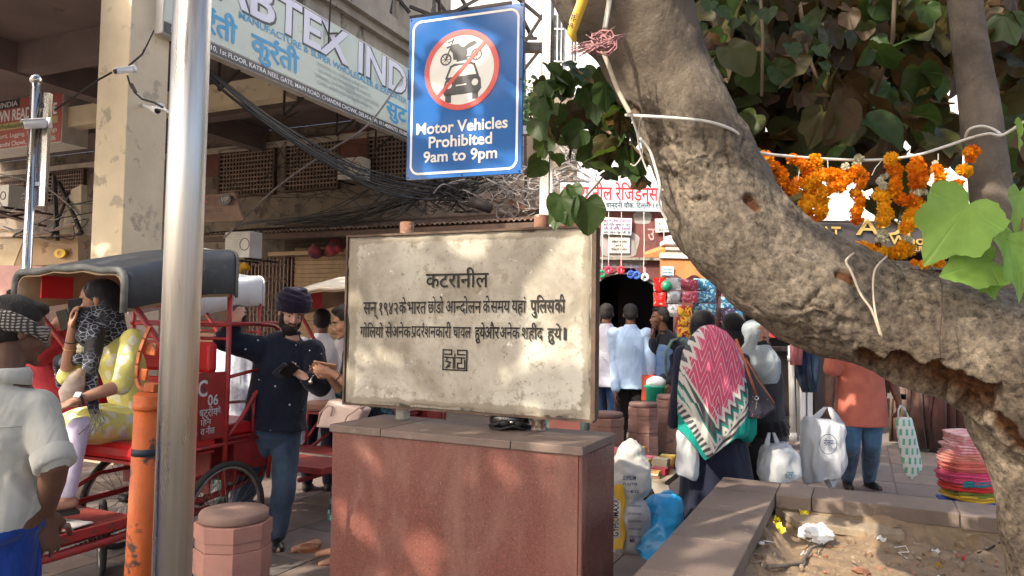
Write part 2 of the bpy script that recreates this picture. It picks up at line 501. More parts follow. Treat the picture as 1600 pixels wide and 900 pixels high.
bbox(m, -4.2, -3.9, -3.4, UW - .02, 5.16, 5.616); m.build('ceiling_beam', M_soffit, bld)
m = MB(); bbox(m, -9, -.53, 3.1, 3.35, 5.0, 5.36); m.build('cross_beam', M_cream, bld)
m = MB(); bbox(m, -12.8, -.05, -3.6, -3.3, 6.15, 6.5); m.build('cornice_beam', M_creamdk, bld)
# back wall with its openings
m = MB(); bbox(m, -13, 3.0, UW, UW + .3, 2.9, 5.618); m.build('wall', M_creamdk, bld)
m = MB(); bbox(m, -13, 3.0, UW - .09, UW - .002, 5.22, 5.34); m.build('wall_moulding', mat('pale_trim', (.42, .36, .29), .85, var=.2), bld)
def grille(px0, py0, px1, py1, bars=.085):
    s0, z1 = onwall(px0, py0, UW); s1, z0 = onwall(px1, py1, UW)
    f = MB()
    bbox(f, s0, s1, UW - .03, UW - .004, z0, z1); w = f.build('window', M_dark, bld)
    f = MB(); t = .05
    for (a, b_, c, d) in ((s0 - t, s1 + t, z1, z1 + t), (s0 - t, s1 + t, z0 - t, z0), (s0 - t, s0, z0, z1), (s1, s1 + t, z0, z1)):
        bbox(f, a, b_, UW - .09, UW - .005, c, d)
    f.build('window_frame', M_brown, w)
    f = MB(); n = int((s1 - s0) / bars); k = int((z1 - z0) / bars)
    for i in range(1, n): x = s0 + (s1 - s0) * i / n; bbox(f, x - .013, x + .013, UW - .065, UW - .045, z0, z1)
    for i in range(1, k): z = z0 + (z1 - z0) * i / k; bbox(f, s0, s1, UW - .082, UW - .066, z - .013, z + .013)
    f.build('grille', M_rustw, w)
for r_ in ((349, 238, 429, 301), (453, 222, 529, 292), (581, 206, 655, 277), (82, 272, 132, 312), (-30, 290, 40, 320), (660, 200, 700, 262)): grille(*r_)
s0, z1 = onwall(534, 206, UW); s1, z0 = onwall(576, 246, UW)
m = MB(); bbox(m, s0, s1, UW - .06, UW - .003, z0, z1); m.build('shutter_board', mat('red_brown_board', (.15, .055, .035), .7, var=.3), bld)
s0, z1 = onwall(322, 240, UW); s1, z0 = onwall(346, 275, UW)
m = MB(); bbox(m, s0, s1, UW - .06, UW - .003, z0, z1); m.build('shutter_board', MATS['red_brown_board'], bld)
# ground floor behind: plank front, posts, dark opening
m = MB(); bbox(m, -13, 3.0, UW + .05, UW + .2, 0, 2.9); m.build('shop_front_wall', M_brown, bld)
for px_ in (395, 452, 590, 668, 742): 
    s0, _ = onwall(px_, 380, UW); m = MB(); bbox(m, s0 - .04, s0 + .04, UW - .13, UW + .048, 2.2 if px_ < 500 else 0, 3.0); m.build('post', M_rustw, bld)
for k in range(9):
    s0, z0 = onwall(470, 350 + k * 8, UW); m = MB(); bbox(m, s0 - .4, s0 + 5.5, UW - .03 - .004 * (k % 3), UW + .045, z0 - .09, z0 - .006); m.build('plank', M_brown, bld)
# rolled shutters with slats
def shutter(px0, px1, py0, py1, u, label, frame=True):
    s0, z1 = onwall(px0, py0, u); s1, z0 = onwall(px1, py1, u); z0 = max(z0, .05)
    t = MB(); n = int((z1 - z0) / .085)
    for i in range(n):
        z = z0 + (z1 - z0) * i / n; h_ = (z1 - z0) / n
        c = B((s0 + s1) / 2, u, z + h_ / 2)
        t.box(c, (s1 - s0, .03, h_ * 1.08), BR @ Matrix.Rotation(.38, 3, 'X'))
    return tag(t.build('rolling_shutter', M_shut), label, 'shutter')
shutter(462, 700, 388, 640, UW - .25, 'tan rolled steel shop shutter behind the turbaned man')
# tin canopy (corrugated)
t = MB(); s_a, s_b = onwall(385, 345, UW)[0], 2.8; n = 150
for i in range(n):
    a = s_a + (s_b - s_a) * i / n; b_ = s_a + (s_b - s_a) * (i + 1) / n
    za = .018 * (1 if i % 2 else -1); zb = -za
    t.add([B(a, UW, 3.52 + za), B(b_, UW, 3.52 + zb), B(b_, UW - 1.35, 3.26 + zb), B(a, UW - 1.35, 3.26 + za),
           B(a, UW, 3.50 + za), B(b_, UW, 3.50 + zb), B(b_, UW - 1.35, 3.24 + zb), B(a, UW - 1.35, 3.24 + za)],
          [(0, 1, 2, 3), (7, 6, 5, 4), (3, 2, 6, 7), (0, 3, 7, 4), (1, 5, 6, 2)])
tc = tag(t.build('tin_canopy', M_tin), 'rusty corrugated tin canopy under the grilled windows', 'canopy')
t = MB(); bbox(t, s_a, s_b, UW - 1.34, UW - 1.26, 3.10, 3.20); t.build('canopy_beam', M_brown, tc)
# upper storey above the long sign
upf = empty('upper_facade', B(0, 6, 6.1)); upf.parent = bld; upf.location = B(0, 6, 6.1) - wloc(bld)
upf.name = 'upper_storey'
for (pr, z0, z1) in ((.0, 6.1, 6.42), (.12, 6.42, 6.55), (.22, 6.552, 6.72), (.14, 6.722, 6.86), (.02, 6.862, 9.6)):
    t = MB(); bbox(t, -.6, pr, .55 if pr else .56, 7.2, z0, z1); t.build('ledge' if pr > .1 else 'parapet', M_conc, upf)
for k in range(4):
    t = MB(); bbox(t, .021, .09, 2.2 + k * 1.5, 2.5 + k * 1.5, 6.863, 9.5); t.build('pilaster', M_conc, upf)
t = MB(); bbox(t, -.5, .02, 6.8, 7.25, 0, 6.09); t.build('pillar', M_conc, bld)
# ------------------------------------------------------------------ long shop sign hung along the facade
M_signbg = mat('sign_pale_green', (.47, .54, .47), .35, var=.06, vs=1.5, bump=.02, bs=20, spots=((.36, .42, .38), 1.1, .6))
M_signside = mat('sign_box_side', (.55, .53, .48), .5, var=.12)
M_ink = plain('charcoal_print', (.035, .04, .045), .45); M_blu = plain('cyan_blue_print', (.03, .30, .55), .45)
M_sil = plain('pale_lilac_print', (.62, .64, .74), .4); M_whp = plain('white_print', (.8, .8, .8), .5); M_grp = plain('faint_grey_print', (.33, .38, .35), .5)
sg = empty('shop_sign', B(.06, 3, 4.85), label='long pale green textile shop sign hung along the left facade', cat='sign')
sf = .12
t = MB(); bbox(t, -.02, sf, .31, 5.85, 4.85, 6.13); t.build('sign_box', M_signside, sg)
t = MB(); bbox(t, sf + .001, sf + .006, .33, 5.84, 5.0, 6.11); t.build('sign_face', M_signbg, sg)
t = MB(); bbox(t, sf + .001, sf + .008, .33, 5.84, 4.86, 4.985); t.build('address_strip', M_ink, sg)
def stext(body, u0, z0, w, h, mt, off=0, name='lettering', lift=.012, italic=0): return lettering(sg, name, mt, body, B(sf, u0, z0), bU, (0, 0, 1), w, h, off, lift)
# facade is seen from its +s side: along +u the text reads left to right
stext('ABTEX', .98, 5.585, 2.80, .50, M_ink, .045, lift=.009); stext('ABTEX', .96, 5.60, 2.80, .49, M_sil, .022, lift=.014)
stext('INDIA', 4.02, 5.585, 2.25, .50, M_ink, .045, lift=.009); stext('INDIA', 4.00, 5.60, 2.25, .49, M_sil, .022, lift=.014)
stext('MANUFACTURE & SUPER WHOLESALER & EXPORTER', 1.45, 5.462, 4.0, .095, M_blu, .012)
stext('कुर^ती', 1.68, 5.10, .92, .27, M_blu, .03); stext('कुर^ती', .62, 5.10, .80, .27, M_blu, .03); stext('सुट', 4.82, 5.13, .64, .25, M_blu, .03)
for k, (a, b_) in enumerate((('SPECIALIST: ALL KINDS OF LADIES SUITS', 1.3), ('GOWNS, LEHENGA, KURTIS, KURTIES', 1.35), ('DRESSES, ONE PIECE, LEGGING & JEGGINGS', 1.62), ('CAPRI, INDO-WESTERN DRESSES ETC.', 1.4))):
    stext(a, 2.98 + .05 * (k % 2), 5.36 - k * .088, b_, .05, M_grp, .004)
stext('SHOP NO. 1510, 1st FLOOR, KATRA NEEL GATE, MAIN ROAD, CHANDNI CHOWK, DELHI-6 | Ph. 011-40096753, 9310079315', .42, 4.895, 5.3, .062, M_whp, .012)
for u_ in (1.6, 2.85, 4.1, 5.2):
    t = MB(); t.bar(B(.02, u_, 4.85), B(-.35, u_ + .02, 4.62), .03, .03); t.bar(B(-.33, u_, 4.62), B(-.33, u_, 5.6), .03, .03); t.build('bracket', M_iron, sg)
for u_ in (3.2, 5.45):                       # rods holding the sign to the ledge
    t = MB(); t.bar(B(.2, u_, 6.9), B(.17, u_, 5.75), .022, .022); t.bar(B(.17, u_, 5.9), B(.17, u_ + .2, 5.98), .025, .025); t.build('hanging_rod', M_iron, sg)
# ------------------------------------------------------------------ red ready-made sign on the cross wall, left
M_redsign = mat('faded_red_sign', (.42, .115, .10), .5, var=.15, vs=2, spots=((.5, .2, .17), 5, .6))
u2 = 3.0
s0, z1 = onwall(-60, 160, u2); s1, z0 = onwall(96, 222, u2); z1 = onwall(96, 136, u2)[1]
rsn = empty('red_shop_sign', B((s0 + s1) / 2, u2, z0), label='faded red shop sign with white lettering behind the camera post', cat='sign')
t = MB(); bbox(t, s0, s1, u2, u2 + .5, z0, z1); t.build('sign_box', M_signside, rsn)
t = MB(); bbox(t, s0 + .02, s1 - .02, u2 - .006, u2 - .001, z0 + .02, z1 - .02); t.build('sign_face', M_redsign, rsn)
H_ = z1 - z0; Wd = s1 - s0
def rt(body, xa, xb, zf, hf, mt, off=.01, lift=.01): lettering(rsn, 'lettering', mt, body, B(s0 + Wd * xa, u2, z0 + H_ * zf), bS, (0, 0, 1), Wd * (xb - xa), H_ * hf, off, lift)
t = MB(); bbox(t, s0 + Wd * .1, s0 + Wd * .60, u2 - .009, u2 - .0065, z0 + H_ * .76, z0 + H_ * .93); t.build('name_strip', M_ink, rsn)
t = MB(); bbox(t, s0 + Wd * .1, s0 + Wd * .96, u2 - .009, u2 - .0065, z0 + H_ * .36, z0 + H_ * .49); t.build('name_strip', plain('faded_yellow', (.55, .45, .2)), rsn)
rt('ABTEX INDIA', .2, .58, .79, .10, M_whp, .01, .012); rt('ADAM-TOWN READYMADE', .04, .95, .53, .20, M_whp, .03)
rt('Wholesaler & Retailer', .38, .88, .385, .085, plain('green_print', (.02, .12, .06)), .008, .012)
rt('Suit, Kurti, Legging, Plazo, Lehenga', .3, .96, .21, .08, M_whp, .005); rt('Katra Neel, Chandni Chowk, Delhi-110006', .14, .95, .05, .09, M_whp, .008)

# ------------------------------------------------------------------ shabby things under the left arcade
M_tan = mat('tan_panel', (.38, .26, .15), .7, var=.18, vs=3, bump=.1, spots=((.25, .15, .09), 3, .6))
a = P(-60, 372, 11.5); b_ = P(122, 366, 11.0); c = P(122, 412, 11.0); d = P(-60, 420, 11.5)
ts = empty('tan_fascia_sign', (a + c) / 2, label='tan fascia sign with Hindi lettering and a round yellow badge', cat='sign')
t = MB(); t.prism([a, d, c, b_], bU * .3); t.build('sign_panel', M_tan, ts)
t = MB(); q = P(15, 371, 11.26); q2 = P(50, 370, 11.2); t.prism([P(-58, 374, 11.47), P(-58, 419, 11.47), P(22, 416, 11.27), P(38, 373, 11.22)], -bU * .01); t.build('cream_panel', mat('cream_panel', (.55, .44, .28), .6), ts)
ctr = P(96, 396, 11.03); t = MB()
t.prism([ctr + bS * .125 * math.cos(k * math.pi / 12) + V(0, 0, .068) * math.sin(k * math.pi / 12) - bU * .03 for k in range(24)], bU * .02); t.build('round_badge', plain('badge_yellow', (.75, .47, .03)), ts)
lettering(ts, 'lettering', plain('maroon_print', (.25, .03, .02)), 'श्री', ctr - V(.03, 0, .03), bS, (0, 0, 1), .06, .06, .02, .04)
lettering(ts, 'lettering', plain('brown_print', (.10, .06, .04)), 'चाँदनी चौक', P(-24, 392, 11.2), bS, (0, 0, 1), .50, .09, .01, .03)
def acunit(px, py, d, w, h, label, rz=0):
    p = P(px, py, d); o = empty('air_conditioner', p, label=label, cat='air conditioner')
    m = BR; t = MB(); t.box(p + V(0, 0, h / 2), (w, .3, h), m); t.build('case', M_offw, o, bevel=.01)
    t = MB(); 
    for k in range(9): t.box(p + bS * (-w * .15) - bU * .158 + V(0, 0, h * (.12 + k * .095)), (w * .55, .012, .012), m)
    t.build('louvre', M_signside, o)
    t = MB(); c0 = p + bS * (w * .3) - bU * .153 + V(0, 0, h * .5); t.torus(c0, .1 if h > .35 else .06, .006, bU); t.build('fan_guard', M_iron, o)
    t = MB(); t.bar(p - bU * .2 - bS * w * .4 - V(0, 0, .02), p + bU * .6 - bS * w * .4 - V(0, 0, .02), .03, .03); t.bar(p - bU * .2 + bS * w * .4 - V(0, 0, .02), p + bU * .6 + bS * w * .4 - V(0, 0, .02), .03, .03); t.build('bracket', M_iron, o)
    return o
acunit(8, 326, 11.5, .62, .34, 'white air conditioner unit on the ledge at the left edge')
acunit(553, 282, 14.2, .56, .42, 'cream air conditioner unit set between the window grilles')
acunit(380, 404, 12.6, .55, .45, 'beige air conditioner unit hanging right of the steel pole')
# leaning VIP board
a = P(302, 308, 12.0); b_ = P(366, 300, 11.8); c = P(380, 344, 11.8); d = P(300, 348, 12.0)
vb = empty('leaning_board', (c + d) / 2, label='faded brown signboard with a round VIP mark leaning in the arcade', cat='sign')
t = MB(); t.prism([d, c, b_, a], bU * .05); t.build('board', mat('faded_brown_board', (.22, .14, .10), .7, var=.3, vs=3), vb)
vm = P(353, 312, 11.8); t = MB(); t.prism([vm + bS * .12 * math.cos(k * math.pi / 10) + V(0, 0, .085) * math.sin(k * math.pi / 10) - bU * .02 for k in range(20)], bU * .015); t.build('round_mark', M_ink, vb)
lettering(vb, 'lettering', mat('pale_print', (.5, .42, .35)), 'VIP', vm - bS * .08 - V(0, 0, .04), bS, (0, 0, 1), .16, .08, .02, .03)
lettering(vb, 'lettering', mat('dull_red_print', (.35, .05, .03)), 'RC', P(310, 318, 11.9), bS, (0, 0, 1), .26, .12, .03, .05)
lettering(vb, 'lettering', mat('dull_dark_print', (.08, .05, .04)), 'TRAVEL BAGS & LUGGAGE', P(312, 334, 11.85), bS, (0, 0, 1), .55, .06, .01, .05)
# awning boards and clutter left of the pillar
rj = random.Random(5)
for k, (x0, y0, x1, y1, w, mt) in enumerate(((-30, 325, 62, 352, .22, M_brown), (-40, 352, 70, 372, .2, M_tan), (0, 340, 58, 330, .1, M_brown), (66, 372, 124, 366, .1, M_tin), (30, 372, 118, 352, .03, M_rustw))):
    t = MB(); t.bar(P(x0, y0, 11.1), P(x1, y1, 10.7), w, .03); tag(t.build('old_plank', mt), ['dark plank sloping down at the left edge', 'tan board lying over the fascia sign', 'short dark board tilted above the tan board', 'rusty strip lying beside the pillar foot', 'thin rusty rod crossing behind the camera post'][k], 'board')
t = MB(); t.bar(P(85, 275, 11.2), P(90, 375, 10.9), .05, .05); t.bar(P(92, 285, 11.2), P(128, 365, 10.9), .05, .04); t.bar(P(108, 300, 11.2), P(80, 372, 10.9), .03, .03)
tag(t.build('iron_strut_frame', M_iron), 'dark iron struts crossing left of the cream pillar', 'frame')
t = MB(); t.prism([P(96, 370, 11.15), P(126, 372, 11.1), P(127, 288, 11.1), P(112, 296, 11.12), P(104, 320, 11.14)], bU * .1)
tag(t.build('tarpaulin', mat('cream_tarp', (.45, .38, .26), .7, var=.2)), 'cream tarpaulin bundle wedged behind the iron struts', 'tarpaulin')
t = MB(); t.box(P(10, 470, 9.5), (1.0, .2, .9)); tag(t.build('pink_cabinet', mat('pink_paint', (.55, .30, .27), .6)), 'pale pink painted cabinet at the left edge', 'cabinet')
# collapsible iron gate and back clutter between the rickshaws
s0, z1 = onwall(362, 405, UW - .3); s1, z0 = onwall(458, 560, UW - .3)
t = MB(); k = 0; x = s0
while x < s1:
    bbox(t, x - .014, x + .014, UW - .32, UW - .29, .1, z1); x += .095
for z in np.arange(.3, z1, .34):
    x = s0
    while x < s1 - .2:
        t.bar(B(x, UW - .33, z), B(x + .19, UW - .33, z + .17), .018, .01); t.bar(B(x + .19, UW - .34, z), B(x, UW - .34, z + .17), .018, .01); x += .19
tag(t.build('collapsible_gate', M_rustw), 'closed collapsible iron gate behind the first rickshaw', 'gate')
# yellow and red cloth heaps on the ledge
def heap(name, px, py, d, r, mt, label, cat, seed=1, n=6):
    t = MB(); c = P(px, py, d); rr = random.Random(seed)
    for k in range(n): t.ell(c + V(rr.uniform(-1, 1) * r, rr.uniform(-.5, .5) * r, rr.uniform(-.3, .4) * r), (r * rr.uniform(.3, .6), r * rr.uniform(.3, .5), r * rr.uniform(.15, .4)), Euler((rr.random(), rr.random(), rr.random())).to_matrix())
    o = t.organic(name, mt, None, .02, 3, .05, .08); return tag(o, label, cat)
heap('cloth_heap', 508, 388, 13.6, .28, cloth('heap_red', (.4, .04, .05), (.08, .05, .06)), 'red and dark cloth heap on the ledge under the tin canopy', 'cloth', 4, 9)
heap('rope_bundle', 376, 420, 12.2, .16, cloth('heap_yellow', (.6, .33, .02)), 'yellow rope bundle hanging right of the grey rickshaw hood', 'rope', 6, 7)
t = MB(); bbox(t, onwall(425, 396, UW - .5)[0], onwall(700, 396, UW - .5)[0], UW - .62, UW - .4, onwall(480, 399, UW - .5)[1], onwall(480, 393, UW - .5)[1])
tag(t.build('ledge_shelf', M_tan), 'pale wooden shelf running over the tan shutter', 'shelf')

# ------------------------------------------------------------------ far pale building, scaffolding, sky gap
M_far = mat('far_pale_wall', (.62, .62, .60), .85, var=.14, vs=.8, bump=.1, spots=((.4, .4, .39), 1.4, .62))
fb = empty('pale_building', (1.5, 17, 0), label='pale grey building behind the blue sign and steel post', cat='building')
t = MB(); t.box((1.9, 18.5, 5.8), (8.5, 2, 11.6)); t.build('wall', M_far, fb)
for x in (-.6, .9, 1.6, 2.25, 2.9):
    for z in (5.1, 8.3):
        w = MB().box((x, 17.47, z), (.5, .06, 1.5)).build('window', mat('window_dark', (.05, .06, .07), .25), fb)
        q = MB()
        for k in range(5): q.box((x - .2 + k * .1, 17.42, z), (.02, .03, 1.5))
        q.box((x, 17.42, z + .4), (.5, .03, .03)); q.box((x, 17.42, z - .4), (.5, .03, .03)); q.build('window_bars', M_white, w)
        MB().box((x, 17.40, z - .8), (.7, .16, .08)).build('sill', M_white, w)
for z in (4.2, 6.9, 10.1): MB().box((1.9, 17.36, z), (8.5, .26, .16)).build('ledge', M_white, fb)
sc_ = MB(); D = 12.6
def L3(a, b, w=.05): sc_.bar(P(a[0], a[1], D), P(b[0], b[1], D + .2), w, w)
for a, b in (((686, 0), (688, 40)), ((640, -60), (700, 24)), ((700, 24), (780, -20)), ((700, -40), (735, 22)), ((640, 28), (800, 4)), ((818, -20), (822, 330)), ((800, -10), (848, 30)), ((818, 70), (850, 20)), ((818, 110), (850, 70)), ((818, 78), (850, 78)), ((822, 60), (838, 60)), ((812, 20), (832, 60)), ((610, 20), (615, -40)), ((600, -30), (640, 20)), ((640, -40), (600, 5)), ((640, 10), (690, 30)), ((820, 180), (850, 230))): L3(a, b)
tag(sc_.build('iron_scaffold', M_iron), 'dark iron scaffold frame seen above and beside the blue sign', 'scaffold')
# small bush growing out of the wall (beside the steel post)
def leafset(mb, c, r, n, sz, rr):
    for k in range(n):
        d_ = V(rr.gauss(0, 1), rr.gauss(0, 1), rr.gauss(0, 1)); d_.normalize(); p = Vector(c) + V(d_.x * r[0], d_.y * r[1], d_.z * r[2]) * rr.random() ** .4
        q = Euler((rr.uniform(0, 6), rr.uniform(0, 6), rr.uniform(0, 6))).to_matrix()
        mb.add([p + q @ V(-sz / 2, 0, 0), p + q @ V(0, -sz * .8, 0), p + q @ V(sz / 2, 0, 0), p + q @ V(0, sz * .8, 0)], [(0, 1, 2, 3)])
M_bush = mat('bush_leaf', (.05, .09, .03), .6, var=.5, vs=30, bump=0)
bsh = empty('wall_shrub', P(830, 190, 12), label='small green shrub sprouting beside the steel post', cat='shrub')
t = MB(); rr = random.Random(8)
for (x, y, r_) in ((825, 150, .28), (838, 170, .25), (822, 178, .22), (840, 150, .16)): leafset(t, P(x, y, 12), (r_, r_, r_ * 1.1), 90, .07, rr)
t.build('crown', M_bush, bsh)
t = MB(); t.tube([P(832, 205, 12.1), P(829, 180, 12), P(824, 155, 12)], [.02, .015, .008]); t.tube([P(831, 190, 12), P(840, 165, 12)], [.012, .006]); t.build('stem', M_brown, bsh)
# ================================================================== gateway with the Hindi board
YG = 10.5
def XZ(px, py, y=YG): p = P(px, py, y); return p.x, p.z
gw = empty('gateway', (1.6, YG + .2, 0), label='dark red painted gateway with a dark arched opening', cat='gateway')
x0, _ = XZ(846, 400); x1, _ = XZ(1150, 400); _, zt = XZ(940, 322)
pts_arch = [XZ(925, 640), XZ(925, 448), XZ(938, 437), XZ(955, 427), XZ(975, 419), XZ(990, 419), XZ(1008, 431), XZ(1030, 446), XZ(1060, 470), XZ(1060, 640)]
pts_arch = [(a, max(z, 0)) for a, z in pts_arch]; pts_arch[0] = (pts_arch[0][0], 0); pts_arch[-1] = (pts_arch[-1][0], 0)
# wall in strips above the arch so the opening is real
m = MB()
for (a, za), (b_, zb) in zip(pts_arch[1:-2], pts_arch[2:-1]):
    m.prism([(a, YG, za), (b_, YG, zb), (b_, YG, zt), (a, YG, zt)], (0, .35, 0))
m.prism([(x0, YG, 0), (pts_arch[0][0], YG, 0), (pts_arch[0][0], YG, zt), (x0, YG, zt)], (0, .35, 0))
m.prism([(pts_arch[-1][0], YG, 0), (x1, YG, 0), (x1, YG, zt), (pts_arch[-1][0], YG, zt)], (0, .35, 0))
m.build('wall', M_redw, gw)
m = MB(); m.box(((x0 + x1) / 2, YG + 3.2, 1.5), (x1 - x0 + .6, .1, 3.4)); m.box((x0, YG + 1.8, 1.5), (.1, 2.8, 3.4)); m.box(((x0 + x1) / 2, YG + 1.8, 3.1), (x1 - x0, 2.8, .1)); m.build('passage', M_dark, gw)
xa, za = XZ(928, 403); xb, zb = XZ(1036, 404)
m = MB(); m.box(((xa + xb) / 2, YG - .04, za - .01), (xb - xa, .076, .035)); m.build('ledge', M_conc, gw)
gm = mat('grey_patch_plaster', (.30, .27, .25), .9, var=.15)
for (a, b_, c, d, rnd) in ((937, 360, 998, 402, 8), (990, 330, 1018, 350, 6), (932, 405, 1010, 418, 4)):
    p0 = P((a + c) / 2, (b_ + d) / 2, YG - .004); w = abs(P(c, b_, YG).x - P(a, b_, YG).x) / 2; h = abs(P(a, b_, YG).z - P(a, d, YG).z) / 2
    m = MB(); m.prism([p0 + V(w * (abs(math.cos(t)) ** .6) * (1 if math.cos(t) > 0 else -1) * (1 + .08 * math.sin(5 * t)), 0, h * (abs(math.sin(t)) ** .6) * (1 if math.sin(t) > 0 else -1)) for t in [k * math.pi / 12 for k in range(24)]], (0, .003, 0)); m.build('plaster_patch', gm, gw)
lettering(gw, 'painted_mark', mat('pale_pink_print', (.5, .3, .28)), 'उ', P(1012, 375, YG - .003), (1, 0, 0), (0, 0, 1), .10, .18, .01)
def flat_sign(name, px0, py0, px1, py1, y, mt, label, thick=.03, cat='sign', tilt=0):
    a, z1 = XZ(px0, py0, y); b_, z0 = XZ(px1, py1, y); o = empty(name, ((a + b_) / 2, y, z0), label=label, cat=cat)
    MB().box(((a + b_) / 2, y + thick / 2, (z0 + z1) / 2), (b_ - a, thick, z1 - z0), Matrix.Rotation(tilt, 3, 'Y')).build('sign_panel', mt, o, bevel=.004); return o, a, b_, z0, z1
M_bluew = mat('pale_blue_board', (.42, .52, .58), .5, var=.08, vs=2, bump=.03); M_redp = plain('red_paint', (.50, .02, .03)); M_blk = plain('black_paint', (.015, .014, .014), .55)
o, a, b_, z0, z1 = flat_sign('hindi_board', 876, 285, 1052, 331, YG - .1, M_bluew, 'white and pale blue board with red Hindi lettering over the gateway')
lettering(o, 'lettering', M_redp, 'कटरा नील रेजिडेन्स वेलफेयर', V(a + .04, YG - .1, z0 + .155), (1, 0, 0), (0, 0, 1), (b_ - a) * 1.22, .20, .012, .004)
lettering(o, 'lettering', M_blk, 'नील, चान्दनी चौक, दिल्ली ११०००६', V(a + (b_ - a) * .30, YG - .1, z0 + .045), (1, 0, 0), (0, 0, 1), (b_ - a) * .68, .075, .004, .004)
M_wcard = mat('white_card', (.70, .70, .68), .6, var=.06); M_purp = plain('purple_print', (.2, .03, .25)); M_nav = plain('navy_print', (.02, .03, .12))
o, a, b_, z0, z1 = flat_sign('notice_board', 940, 340, 987, 367, YG - .06, M_wcard, 'small white notice with purple and navy lines under the Hindi board', tilt=.03)
for k, mt in enumerate((M_purp, M_nav, M_purp, M_nav)): lettering(o, 'lettering', mt, ('कटरा नील व्यापार', 'समिति सूचना पट', 'चाँदनी चौक दिल्ली', 'स्वागत करती है')[k], V(a + .03, YG - .06, z1 - .065 - .055 * k), (1, 0, 0), (0, 0, 1), (b_ - a) * .88, .038, .008, .004)
o, a, b_, z0, z1 = flat_sign('small_plate', 951, 371, 984, 396, YG - .03, M_signside, 'small beige framed plate on the grey plaster patch', .02)
for k in range(3): lettering(o, 'lettering', M_blk, ('अखिल भारतीय', 'कटरा नील', 'दिल्ली प्रदेश')[k], V((a + b_) / 2, YG - .03, z1 - .075 - .055 * k), (1, 0, 0), (0, 0, 1), (b_ - a) * (.75, .35, .75)[k], .03, .004, .003, 'c')
o, a, b_, z0, z1 = flat_sign('torn_notice', 1024, 341, 1058, 363, YG - .05, M_wcard, 'torn white notice beside the tree trunk edge', .01, tilt=-.05)
for k in range(2): lettering(o, 'lettering', M_blk, ('कटरा नील', 'स्वागत')[k], V(a + .04, YG - .05, z1 - .10 - .09 * k), (1, 0, 0), (0, 0, 1), (b_ - a) * .6, .045, .004, .003)
# paper bunting on its string
t = MB(); bl = [P(922, 450, YG - .3), P(945, 432, YG - .3), P(968, 426, YG - .3), P(990, 429, YG - .3), P(1010, 437, YG - .3), P(1030, 450, YG - .3)]
for a, b_ in zip(bl[:-1], bl[1:]): t.bar(a, b_, .05, .025)
tag(t.build('bunting_rail', M_conc), 'pale sagging rail across the arch carrying paper flowers', 'rail')
for k, (px, py, c, nm) in enumerate(((940, 428, (.02, .30, .14), 'green'), (950.5, 422, (.55, .03, .10), 'crimson'), (970, 422, (.6, .03, .06), 'bright red'), (986, 429, (.03, .10, .5), 'blue'), (995, 430, (.05, .14, .55), 'second blue, right-hand'), (1008, 433, (.6, .65, .68), 'white'))):
    t = MB(); c0 = P(px, py, YG - .36); ra = random.Random(k)
    for q in range(12):
        an = q * math.pi / 6; t.ell(c0 + V(math.cos(an) * .04, ra.uniform(-.01, .01), math.sin(an) * .04), (.02, .014, .02), None, 6, 4)
    t.bar(c0, c0 + V(0, .02, .14), .006, .006)
    tag(t.build('paper_rosette', plain('%s_paper' % nm.split()[0], c)), '%s paper rosette hanging over the dark arch' % nm, 'rosette')
for k, px in enumerate((941, 951, 971, 1006, 1037)):       # white strings hanging down the wall
    t = MB(); t.tube([P(px, 331, YG - .2), P(px + .5, 380, YG - .22), P(px - .5, 425, YG - .3)], .004, 4); tag(t.build('white_string', M_white), ['leftmost thin white string hanging before the gateway', 'second thin white string hanging before the gateway', 'third thin white string, over the notice edge', 'fourth thin white string right of the notices', 'white string beside the torn notice'][k], 'string')

# ================================================================== snack stall right of the arch
M_aw = mat('orange_canvas', (.42, .17, .055), .8, var=.15, vs=3, bump=.2)
aw = empty('stall_awning', P(1070, 420, 9.3), label='orange canvas stall awning with a wavy lower edge', cat='awning')
t = MB(); n = 18; pA = []; pB = []
for i in range(n + 1):
    x = 1031 + (1122 - 1031) * i / n; pA.append(P(x, 402 + .02 * (x - 1031), 9.3)); pB.append(P(x, 433 + 3.5 * math.sin(i * 1.05), 9.25))
t.add(pA + pB, [(i, i + 1, n + 2 + i, n + 1 + i) for i in range(n)]); q = t.build('valance', M_aw, aw); s_ = q.modifiers.new('t', 'SOLIDIFY'); s_.thickness = .012
t = MB(); t.hexa([P(1031, 401, 9.3), P(1122, 402, 9.3), P(1118, 390, 10.2), P(1033, 388, 10.2), P(1031, 399, 9.3), P(1122, 400, 9.3), P(1118, 388, 10.2), P(1033, 386, 10.2)]); t.build('top_sheet', mat('beige_tin_sheet', (.42, .36, .28), .5), aw)
t = MB(); t.bar(P(1031, 400, 9.28), P(1122, 402, 9.28), .05, .05); t.build('front_rail', M_white, aw)
o, a, b_, z0, z1 = flat_sign('awning_label', 1033, 416, 1053, 431, 9.22, M_wcard, 'small white label stuck on the orange awning', .008)
for k in range(3): lettering(o, 'lettering', M_blu, 'भारत स्टोर', V(a + .01, 9.22, z1 - .05 - .038 * k), (1, 0, 0), (0, 0, 1), (b_ - a) * .85, .02, .004, .003)
t = MB(); t.hexa([P(1008, 398, 9.6), P(1040, 388, 9.6), P(1040, 382, 9.9), P(1006, 394, 9.9), P(1008, 402, 9.6), P(1040, 402, 9.6), P(1040, 400, 9.9), P(1006, 400, 9.9)]); tag(t.build('side_awning', M_aw), 'smaller orange side awning left of the stall', 'awning')
t = MB(); c0 = P(1055, 380, 9.7); t.box(c0, (.34, .3, .05)); t.ell(c0 + V(-.05, 0, .06), (.1, .1, .04)); t.ell(c0 + V(.07, 0, .05), (.08, .08, .035)); tag(t.build('white_tray', M_white), 'white tray of dark dishes on top of the awning', 'tray')
